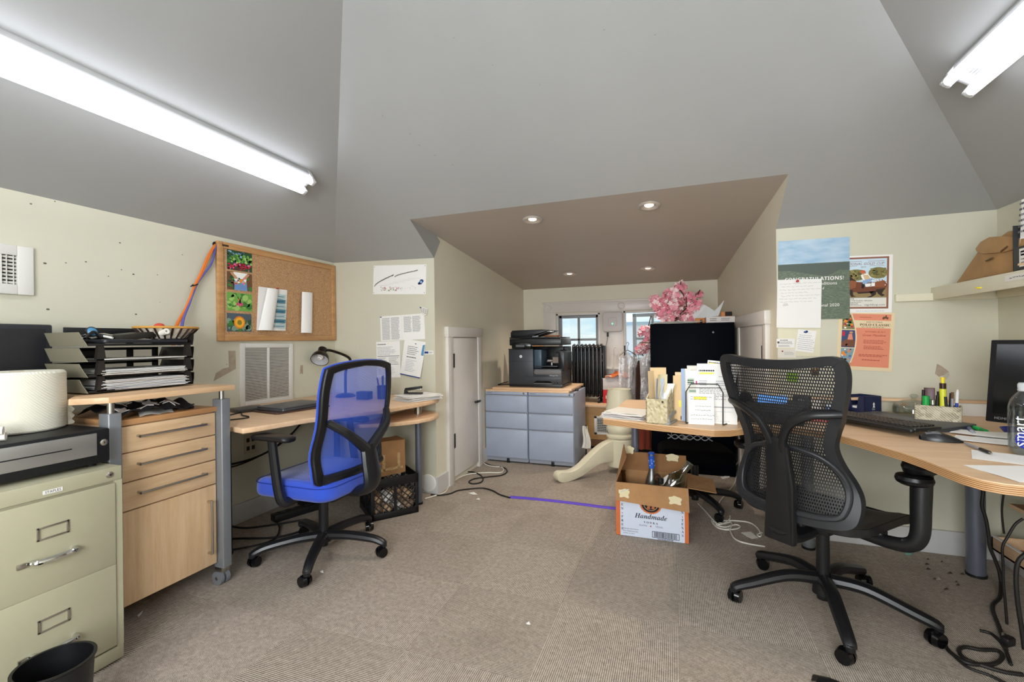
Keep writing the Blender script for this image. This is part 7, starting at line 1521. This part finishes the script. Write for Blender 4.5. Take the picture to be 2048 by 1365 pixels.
b = B().m(MB); b.tube([(-.02, 0, .385), (-.16, 0, .38), (-.26, 0, .385), (-.31, 0, .43)], .03, 12, 6, sq=1.7); b.box((.0, 0, .40), (.26, .18, .05), .015); b.tube([(.02, -.06, .39), (.02, -.16, .385), (.02, -.20, .38)], .012, 8); obj('mechanism', b, t)
# seat
so = rrect(-.235, -.245, .255, .245, .09, 7); si = rrect(-.198, -.208, .215, .208, .07, 7)
sz = lambda x, y: .455+.02*(abs(y)/.25)**2-.05*max(0, (x-.12)/.14)**2+.012*max(0, (-x-.1)/.14)**2
b = B().m(MB); n = len(so); vs_ = [(x, y, sz(x, y)) for x, y in so]+[(x, y, sz(x, y)+.002) for x, y in si]+[(x, y, sz(x, y)-.034) for x, y in so]+[(x, y, sz(x, y)-.034) for x, y in si]
fs = []
for i in range(n):
    j = (i+1) % n; fs += [[i, j, n+j, n+i], [2*n+i, 3*n+i, 3*n+j, 2*n+j], [i, 2*n+i, 2*n+j, j], [n+i, n+j, 3*n+j, 3*n+i]]
b.add(vs_, fs); b.box((.0, 0, .418), (.40, .05, .02), .004); b.box((.0, .12, .418), (.05, .22, .02), .004); b.box((.0, -.12, .418), (.05, .22, .02), .004); obj('seat_frame', b, t, bevel=.007)
b = B().m(NETS); b.sheet(lambda u, v: (-.205+.43*u, -.215+.43*v, sz(-.205+.43*u, -.215+.43*v)-.004-.010*sin(pi*u)*sin(pi*v)), 12, 12, .003); obj('seat_mesh', b, t)
for s in (1, -1):
    b = B().m(mat('armpad_black', '#0d0d0f', .3)); b.lathe([(0, -.012), (.05, -.012), (.066, -.004), (.072, .016), (.066, .032), (.05, .040), (0, .042)], 28); b.v = [(x*1.55, y*.78, z) for x, y, z in b.v]; k0 = len(b.v)
    b.lathe([(0, .0), (.042, .0), (.054, .008), (.058, .020), (.054, .032), (.03, .038), (0, .038)], 24, (-.075, 0, -.046)); b.v = [(x+.045, y+s*.335, z+.695) for x, y, z in b.v]; ap = obj('armrest', b, t)
    b = B().m(MB); b.tube([(.0, s*.12, .395), (.0, s*.24, .392), (.005, s*.305, .405), (.012, s*.333, .45), (.02, s*.335, .56), (.03, s*.335, .69)], .03, 14, 6, rs=lambda u: .023+.012*u, sq=1.0); obj('arm_post', b, ap)
# ================================================================ third chair under the desk
t = thing('task_chair', 'black task chair pushed under the right desk behind the cardboard box', 'chair', (.12, 3.47, 0), R(-80))
star_base(t, [R(20), R(92), R(164), R(236), R(308)], .30, .34, MB, .03)
b = B().m(mat('black_cloth', '#060607', .95, spec=.05)); b.prism(rrect(-.22, -.24, .22, .24, .12, 7), .345, .43, .035, 4); obj('seat', b, t)
b = B().m(mat('black_cloth', '#060607', .95, spec=.05)); b.prism(rrect(-.20, .46, .20, .70, .10, 7), -.03, .03, .02, 3); b.v = [(-.25+z-.10*(x/.2)**2*-.6, x, y) for x, y, z in b.v]; obj('backrest', b, t)
b = B().m(MB); b.tube([(0, 0, .345), (-.18, 0, .33), (-.275, 0, .40), (-.285, 0, .58)], .018, 10, sq=1.8); obj('back_bar', b, t)
# ================================================================ vodka box
KR = KRAFT; YV = 2.82; xa, xb = -.355, .062; zf = .325; DV = .30
t = thing('bottle_box', 'open cardboard vodka box full of bottles on the carpet', 'cardboard box', ((xa+xb)/2, YV, 0)); hw = (xb-xa)/2; th = .004
VW = mat('vodka_white', '#cbd3e2', .6); VO = mat('vodka_orange', '#c96a35', .6)
b = B().m(KR); b.box2((-hw, .0, 0), (hw, th, zf)); b.box2((-hw, DV-th, 0), (hw, DV, zf)); b.box2((-hw, 0, 0), (-hw+th, DV, zf)); b.box2((hw-th, 0, 0), (hw, DV, zf)); b.box2((-hw, 0, 0), (hw, DV, th)); obj('carton', b, t)
b = B().m(VW).at(frame((-hw, -.0006, 0), (1, 0, 0), (0, 0, 1))); W_ = 2*hw; b.box2((0, 0.002, -.0003), (W_, zf, .0006)); b.at(frame((-hw, -.0014, 0), (1, 0, 0), (0, 0, 1)))
b.m(VO).frect(0, .002, .026, zf, 0); b.frect(W_-.022, .002, W_, zf, 0)
INV = mat('vodka_ink', '#2a2433', .7); cxv = W_*.49
b.m(VO).fpoly([((cxv+(.066 if i % 2 else .059)*cos(2*pi*i/72)), .205+(.057 if i % 2 else .051)*sin(2*pi*i/72)) for i in range(72)], 1); b.m(INKD).fpoly(ngon(cxv, .205, .052, 40, .045), 1.6); b.m(mat('seal_tan', '#c99a6a', .6)).fpoly(ngon(cxv, .205, .040, 36, .034), 2.2); b.m(INKD).fpoly(ngon(cxv, .205, .037, 36, .031), 2.6)
b.m(mat('seal_copper', '#b5673d', .6)).fpoly([(cxv-.022, .18), (cxv-.002, .18), (cxv-.004, .205), (cxv-.010, .222), (cxv-.016, .205)], 3.2); b.fpoly([(cxv+.004, .182), (cxv+.024, .182), (cxv+.020, .21), (cxv+.010, .20)], 3.2)
b.m(INV); b.text('\U0001d46f'+''.join(chr(0x1d482+ord(q)-97) for q in 'andmade'), cxv, .120, w=.186, z=.001); b.text(' '.join(chr(0x1d400+ord(q)-65) for q in 'VODKA'), cxv, .092, w=.082, z=.001); b.m(mat('austin_grey', '#6b6f86', .7)).text('AUSTIN', cxv-.045, .073, w=.045, z=.001); b.text('TEXAS', cxv+.047, .073, w=.042, z=.001); b.m(mat('star_red', '#b35a5a', .7)).fpoly([(cxv+(.007 if i % 2 == 0 else .003)*cos(pi/2+pi*i/5), .077+(.007 if i % 2 == 0 else .003)*sin(pi/2+pi*i/5)) for i in range(10)], 2)
b.m(INV)
for i, s_t in enumerate(('DISTILLED & BOTTLED BY', 'FIFTH GENERATION, INC.', 'AUSTIN, TX 78719')): b.text(s_t, .042, .044-.014*i, w=(.092, .090, .068)[i], align='LEFT', z=.001)
def vert(s_, x, ztop, st, sz_):
    for i, ch in enumerate(s_):
        if ch == '*': b.m(mat('star_red', '#b35a5a', .7)).fpoly([(x+(.005 if j % 2 == 0 else .0022)*cos(pi/2+pi*j/5), ztop-i*st+.004+(.005 if j % 2 == 0 else .0022)*sin(pi/2+pi*j/5)) for j in range(10)], 2); b.m(INV)
        else: b.text(chr(0x1d400+ord(ch)-65), x, ztop-i*st, hgt=sz_, z=.001)
vert('GLUTEN*FREE', .038, .282, .0245, .014); vert('AUSTIN*TEXAS', W_-.034, .286, .0225, .014)
b.m(INV)
x0, x1, y0_, y1_ = W_-.205, W_-.052, .012, .050
for q in ((x0, y0_, x1, y0_+.003), (x0, y1_-.003, x1, y1_), (x0, y0_, x0+.003, y1_), (x1-.003, y0_, x1, y1_)): b.frect(*q, 1)
x = x0+.010
while x < x1-.012: wv = random.uniform(.0012, .0045); b.frect(x, y0_+.004, x+wv, y1_-.004, 1.3); x += wv+random.uniform(.0012, .003)
b.lines(x0+.03, .003, x1-.03, .010, 1, 1, .6); obj('printed_front', b, t)
def flap(pts, nm='flap', off=(0, -.004, 0), m_=None):
    b = B().m(m_ or KR); b.slab([pts], off); return obj(nm, b, t)
lf_ = atY(1230, 1004, YV-.03); rf_ = atY(1376, 1027, YV-.03); ox = (xa+xb)/2
ff = flap([(-hw, -.001, zf), (hw, -.001, zf), (hw+.004, -.034, rf_.z+.005), (-hw+.004, -.034, lf_.z+.012)])
def tape_scrap(par, M, w, h):
    b = B().m(mat('torn_tape_cream', '#d9cba4', .7)).at(M); n = 22; P = []
    for i in range(n): a = 2*pi*i/n; r = 1+.12*math.sin(a*5)+random.uniform(-.08, .08); P.append((w*r*max(-1, min(1, 1.25*cos(a))), h*r*max(-1, min(1, 1.25*sin(a)))))
    b.prism(P, 0, .0012); obj('torn_tape', b, par)
Mf = frame((0, -.018-.006, (zf+lf_.z)/2), (1, 0, 0), (0, .255, .97)); tape_scrap(ff, Mf@T(-.155, -.002, .002), .030, .024); tape_scrap(ff, Mf@T(.135, -.012, .002), .033, .022)
b = B().m(WHITE2).at(Mf@T(-.155, .004, .0035)); b.slab([[(-.03, -.006, 0), (.03, .018, .0), (.028, .024, .012), (-.01, .012, .004)]], (0, 0, .0006)); obj('torn_paper', b, ff)
bt_l = atY(1250, 903, YV+DV+.03); bt_r = atY(1370, 912, YV+DV+.03)
bf = flap([(-hw, DV, zf), (hw, DV, zf), (hw-.005, DV+.03, bt_r.z), (-hw+.01, DV+.03, bt_l.z)], 'flap', (0, -.004, 0), KRAFTD)
tape_scrap(bf, frame((.12, DV+.0, zf+.10), (1, 0, 0), (0, .16, .98))@T(0, 0, .002), .036, .022); tape_scrap(bf, frame((-.15, DV+.0, zf+.13), (1, 0, 0), (0, .16, .98))@T(0, 0, .002), .026, .024)
flap([(-hw, 0, zf), (-hw, DV, zf), (-hw+.02, DV-.01, zf+.17), (-hw+.055, .08, zf+.14)], 'flap', (.004, 0, 0), KRAFTD)
flap([(hw, 0, zf), (hw, DV, zf), (hw+.15, DV-.04, zf-.012), (hw+.155, .05, zf-.03)], 'flap', (0, 0, .004))
b = B().m(KRAFTD)
for i in range(1, 4): x = -hw+i*2*hw/4; b.box2((x-.0015, th, .01), (x+.0015, DV-th, .24))
for j in range(1, 3): y = j*DV/3; b.box2((-hw+th, y-.0015, .01), (hw-th, y+.0015, .24))
obj('divider', b, t)
BO = Vector(((xa+xb)/2, YV, .006))
GL2 = thin_glass('bottle_glass', '#e6efe9', .1); GL3 = thin_glass('bottle_glass_amber', '#c9bba6', .1)
def bottle(label, x, y, tilt, rz, h, r, neck, glass, cap=None, capc=None, sleeve=None, lab=None, z=0):
    t = thing('glass_bottle', label, 'bottle', BO+Vector((x, y, z)), rot=(tilt[0], tilt[1], rz), group='bottles in the cardboard box')
    b = B().m(glass); b.open_lathe([(0, .006), (r*.9, 0), (r, .01), (r, h*.58), (r*.8, h*.66), (neck*1.25, h*.75), (neck, h*.82), (neck, h*.97), (neck*1.25, h*.975), (neck*1.25, h*.995), (neck*.8, h)], 28); obj('body', b, t)
    if cap: b = B().m(capc); b.lathe([(neck*1.15, h*.93), (neck*1.2, h*.94), (neck*1.2, h*1.01), (neck, h*1.02), (0, h*1.02)], 24); obj('cap', b, t)
    if sleeve: b = B().m(sleeve); b.open_lathe([(neck*1.08, h*.80), (neck*1.12, h*.81), (neck*1.12, h*.95), (neck*1.05, h*.955)], 24); b.m(mat('sleeve_print', '#cdd8ee', .4)); [b.box((neck*1.13*cos(a), neck*1.13*sin(a), h*(.84+.03*(i % 3))), (.004, .004, .006)) for i, a in enumerate([k*.7 for k in range(9)])]; obj('neck_sleeve', b, t)
    if lab: b = B().m(lab); b.open_lathe([(r*1.005, h*.12), (r*1.01, h*.13), (r*1.01, h*.46), (r*1.005, h*.47)], 28); obj('label', b, t)
    return t
bottle('frosted bottle with a blue cap and printed neck at the back of the vodka box', -.005, .20, (0, 0), 0, .46, .042, .0165, thin_glass('frosted_glass', '#c9cccc', .25, .4), True, mat('cap_blue', '#2a56b8', .35), mat('neck_blue', '#2f62c4', .35))
GL4 = thin_glass('bottle_glass_thick', '#d9e2dc', .14, .05, .6)
mo = atY(1381, 926, YV+.10); dv = Vector((.55, .05, .75)).normalized(); hb = .33; bs = mo-dv*hb-BO
bt_ = bottle('large clear bottle leaning right out of the vodka box', bs.x, bs.y, (0, 0), 0, hb, .056, .020, GL4, z=bs.z); bt_.rotation_euler = dv.to_track_quat('Z', 'Y').to_euler()
bottle('clear bottle with a brown cap lying low in the vodka box', -.10, .14, (R(14), R(28)), 0, .30, .036, .015, GL2, True, mat('cap_brown', '#4a2f22', .4), None, None, .10)
bottle('amber-tinted bottle standing low at the left of the vodka box', -.15, .20, (0, R(-6)), 0, .34, .036, .014, GL3, None, None, None, WHITE2)
bottle('small dark-capped bottle at the front of the vodka box', .055, .045, (0, 0), 0, .345, .03, .014, GL3, True, BLACK)
bottle('short clear bottle at the back right of the vodka box', .15, .23, (0, 0), 0, .34, .036, .014, GL2, None, None, None, mat('label_maroon', '#4a2a2a', .6))
b = B().m(WHITE2); b.slab([[(0, 0, 0), (.035, .0, .05), (.05, .02, .085), (.02, .02, .06)]], (.004, -.008, 0)); top('paper_label_scrap', b, 'torn white label sticking up in front of the leaning bottle', 'paper', loc=BO+Vector((.045, .05, .285)))
# ================================================================ cords and scraps on the floor, right side
b = B().m(CW)
b.tube([tuple(atZ(x, y, z)) for x, y, z in ((1455, 945, .02), (1476, 925, .12), (1484, 900, .25), (1487, 870, .42))], .004); 
fcord(b, ((1475, 940), (1470, 965), (1455, 985), (1440, 1003), (1434, 1020), (1438, 1035), (1425, 1045), (1440, 1030), (1446, 1022), (1440, 1045), (1432, 1050), (1450, 1055), (1470, 1050), (1480, 1053), (1474, 1058), (1450, 1060), (1430, 1052), (1424, 1040), (1445, 1048), (1462, 1045), (1460, 1058), (1440, 1058), (1428, 1048), (1450, 1042), (1490, 1044), (1510, 1052), (1522, 1068), (1520, 1074), (1515, 1070), (1524, 1066)), .0045)
fcord(b, ((1458, 1056), (1466, 1074), (1478, 1083), (1500, 1089), (1530, 1094)), .0045); fcord(b, ((1396, 1008), (1410, 1022), (1426, 1040), (1440, 1050), (1458, 1040), (1460, 1032)), .004, .012)
top('white_network_cable', b, 'heap of white network cable on the carpet between the two black chairs', 'cable')
def scrap(label, pts, m_, name='paper_scrap', z=.001, cat='scrap'):
    b = B().m(m_); P = [atZ(x, y, z) for x, y in pts]; c0 = sum(P, Vector())/len(P)
    for i, p in enumerate(P): p.z += .004*(i % 2)
    b.slab([[p-c0 for p in P]], (0, 0, .0015)); return top(name, b, label, cat, 'scraps on the carpet', loc=c0)
scrap('cream torn paper slip on the carpet beside the white cable heap', ((1482, 1066), (1502, 1066), (1517, 1077), (1504, 1080), (1494, 1074)), WHITE2)
scrap('curved white scrap on the carpet under the desk near the cardboard flap', ((1441, 955), (1458, 952), (1461, 946), (1459, 957), (1445, 959)), WHITE)
scrap('teal glass shard on the carpet near the right wall', ((1808, 1103), (1816, 1101), (1827, 1106), (1822, 1112), (1811, 1110)), mat('teal_glass', '#5fb5a3', .2))
def flk(x, y):
    q = random.uniform(.4, 1.1); x += random.uniform(-12, 12); return [(x+q*a, y+q*c) for a, c in ((-5, random.uniform(-1, 1)), (0, -2), (random.uniform(3, 8), 0), (1, 2))]
for i, (x, y) in enumerate(((1870, 1160), (1890, 1148), (1868, 1140), (1905, 1165), (1920, 1150), (1845, 1130), (1855, 1120), (1900, 1180), (1925, 1172), (1880, 1125))):
    scrap('dark leaf-like flake of debris on the carpet under the right desk', flk(x, y), mat('debris_brown', '#4a3f34', .9), 'debris_flake')
scrap('pale flake of debris on the carpet under the right desk', ((1869, 1159), (1877, 1157), (1882, 1160), (1874, 1162)), mat('debris_pale', '#a8a29a', .8), 'debris_flake')
for lab, pts in (('tiny white paper scrap on the carpet by the drawer cart', ((275, 1232), (281, 1228), (286, 1222), (283, 1231), (277, 1235))), ('tiny white scraps on the carpet by the cord', ((936, 987), (948, 986), (955, 990), (946, 991))), ('tiny white scrap on the carpet below the looping cord', ((952, 999), (958, 998), (960, 1000), (954, 1001))), ('tiny white scrap on the carpet in front of the blue chair', ((640, 1144), (646, 1143), (647, 1147), (641, 1147))), ('tiny white scrap in the middle of the carpet', ((1052, 1248), (1058, 1246), (1061, 1250), (1055, 1252)))):
    scrap(lab, pts, WHITE)
b = B().m(STEEL); P = [atZ(x, y, .001) for x, y in ((1622, 1366), (1626, 1353), (1660, 1360), (1690, 1372))]; c0 = P[0].copy(); b.slab([[p-c0 for p in P]], (0, 0, .006)); b.m(BLACK); q = [p-c0+Vector((.012, -.012, .004)) for p in P]; b.slab([q], (0, 0, .004)); top('floor_outlet_plate', b, 'dark metal floor plate at the bottom edge beside the mesh chair', 'floor plate', loc=c0)
# black cords under the right desk
def hang(b, pts, r=.006, Yp=2.74): b.tube([tuple(atY(x, y, Yp)) for x, y in pts], r, 8)
b = B().m(CB); hang(b, ((1964, 958), (1966, 985), (1964, 1012), (1972, 1040), (1977, 1070), (1980, 1095), (1990, 1120), (1998, 1142), (2002, 1165)), .0075); b.tube([tuple(atY(2002, 1165, 2.74)), tuple(atZ(2000, 1195, .012)), tuple(atZ(1985, 1215, .009)), tuple(atZ(2000, 1260, .009)), tuple(atZ(2012, 1300, .009))], .0075); top('black_cable', b, 'thick black cord hanging from the right desk beside the table leg', 'cord')
b = B().m(CB); hang(b, ((2010, 972), (2005, 1005), (2004, 1030), (2008, 1068)), .0045, 2.95); top('thin_black_cable', b, 'thin black cord hanging from the desk edge to the low shelf', 'cord')
b = B().m(CB); hang(b, ((2046, 1038), (2030, 1050), (2015, 1075), (2005, 1095), (2006, 1130), (2007, 1170), (2010, 1200), (2014, 1250), (2017, 1300)), .005, 2.45); top('plug_cable', b, 'black cord curving down in front of the low shelf to the floor', 'cord')
b = B().m(CB); hang(b, ((2052, 1108), (2036, 1125), (2032, 1160), (2036, 1210), (2044, 1262), (2049, 1300)), .0075, 2.2); top('thick_black_cable', b, 'thick black cord looping at the right edge under the desk', 'cord')
b = B().m(CB)
fcord(b, ((1890, 1290), (1900, 1305), (1930, 1325), (1960, 1330), (1990, 1328), (2005, 1315), (1995, 1302), (1960, 1300), (1930, 1295), (1918, 1302), (1930, 1318), (1965, 1332), (2010, 1345), (2046, 1350)), .007, .008); fcord(b, ((1905, 1310), (1935, 1335), (1980, 1352), (2020, 1372)), .005); fcord(b, ((1960, 1262), (1985, 1270), (2008, 1295), (2022, 1330)), .006)
top('coiled_cable', b, 'black cord coiled on the carpet at the lower right', 'cord')
t = thing('low_shelf_unit', 'low beech shelf with an open tray beside the right wall under the desk', 'shelf', (1.45, 2.88, 0))
b = B().m(BEECH); b.box2((.0, -.70, .150), (.012, .0, .215), .001); b.box2((0, -.012, .150), (.155, 0, .215), .001); b.box2((0, -.70, .150), (.155, 0, .160)); b.m(WHITEP).box2((-.001, -.70, .214), (.013, .001, .218)); b.m(wood('tray_floor_brown', '#7b4a2a', '#8f5a36', 1)).box2((.012, -.69, .160), (.155, -.012, .162)); obj('tray', b, t)
b = B().m(wood('panel_brown', '#7d4b2e', '#94603f', 1, .4)); b.box2((0, -.80, .405), (.155, -.13, .417)); b.m(BEECH).box2((-.002, -.80, .403), (.001, -.13, .418)); obj('upper_shelf', b, t)
for y in (-.62, -.16): b = B().m(GREYM); b.box2((.12, y-.015, 0), (.15, y+.015, .405)); obj('upright', b, t)
b = B().m(WHITE2); b.box2((0, -.16, 0), (.09, 0, .003)); b.m(INK).at(T(0, 0, .003)); b.lines(.01, -.14, .08, -.02, 6, .2, .4); top('tray_leaflet', b, 'printed leaflet lying in the low tray at the right', 'leaflet', loc=(1.485, 2.80, .1625))
b = B().m(BLACKG); b.lathe([(0, 0), (.05, 0), (.06, .012), (.056, .03), (.035, .055), (.02, .06), (.02, .11), (0, .112)], 28); b.m(CHROME).open_lathe([(.0605, .010), (.0625, .013), (.0605, .018)], 28); top('black_device', b, 'shiny black round-based device standing in the low tray', 'device', loc=(1.53, 2.60, .1625))
b = B().m(BLACK); b.box((0, 0, .018), (.045, .03, .034), .008); b.m(STEEL).box((0, .012, .036), (.012, .008, .012)); top('power_adapter', b, 'black power adapter on the carpet under the right desk', 'adapter', loc=atZ(2016, 1292, 0), rot=(0, 0, .6))
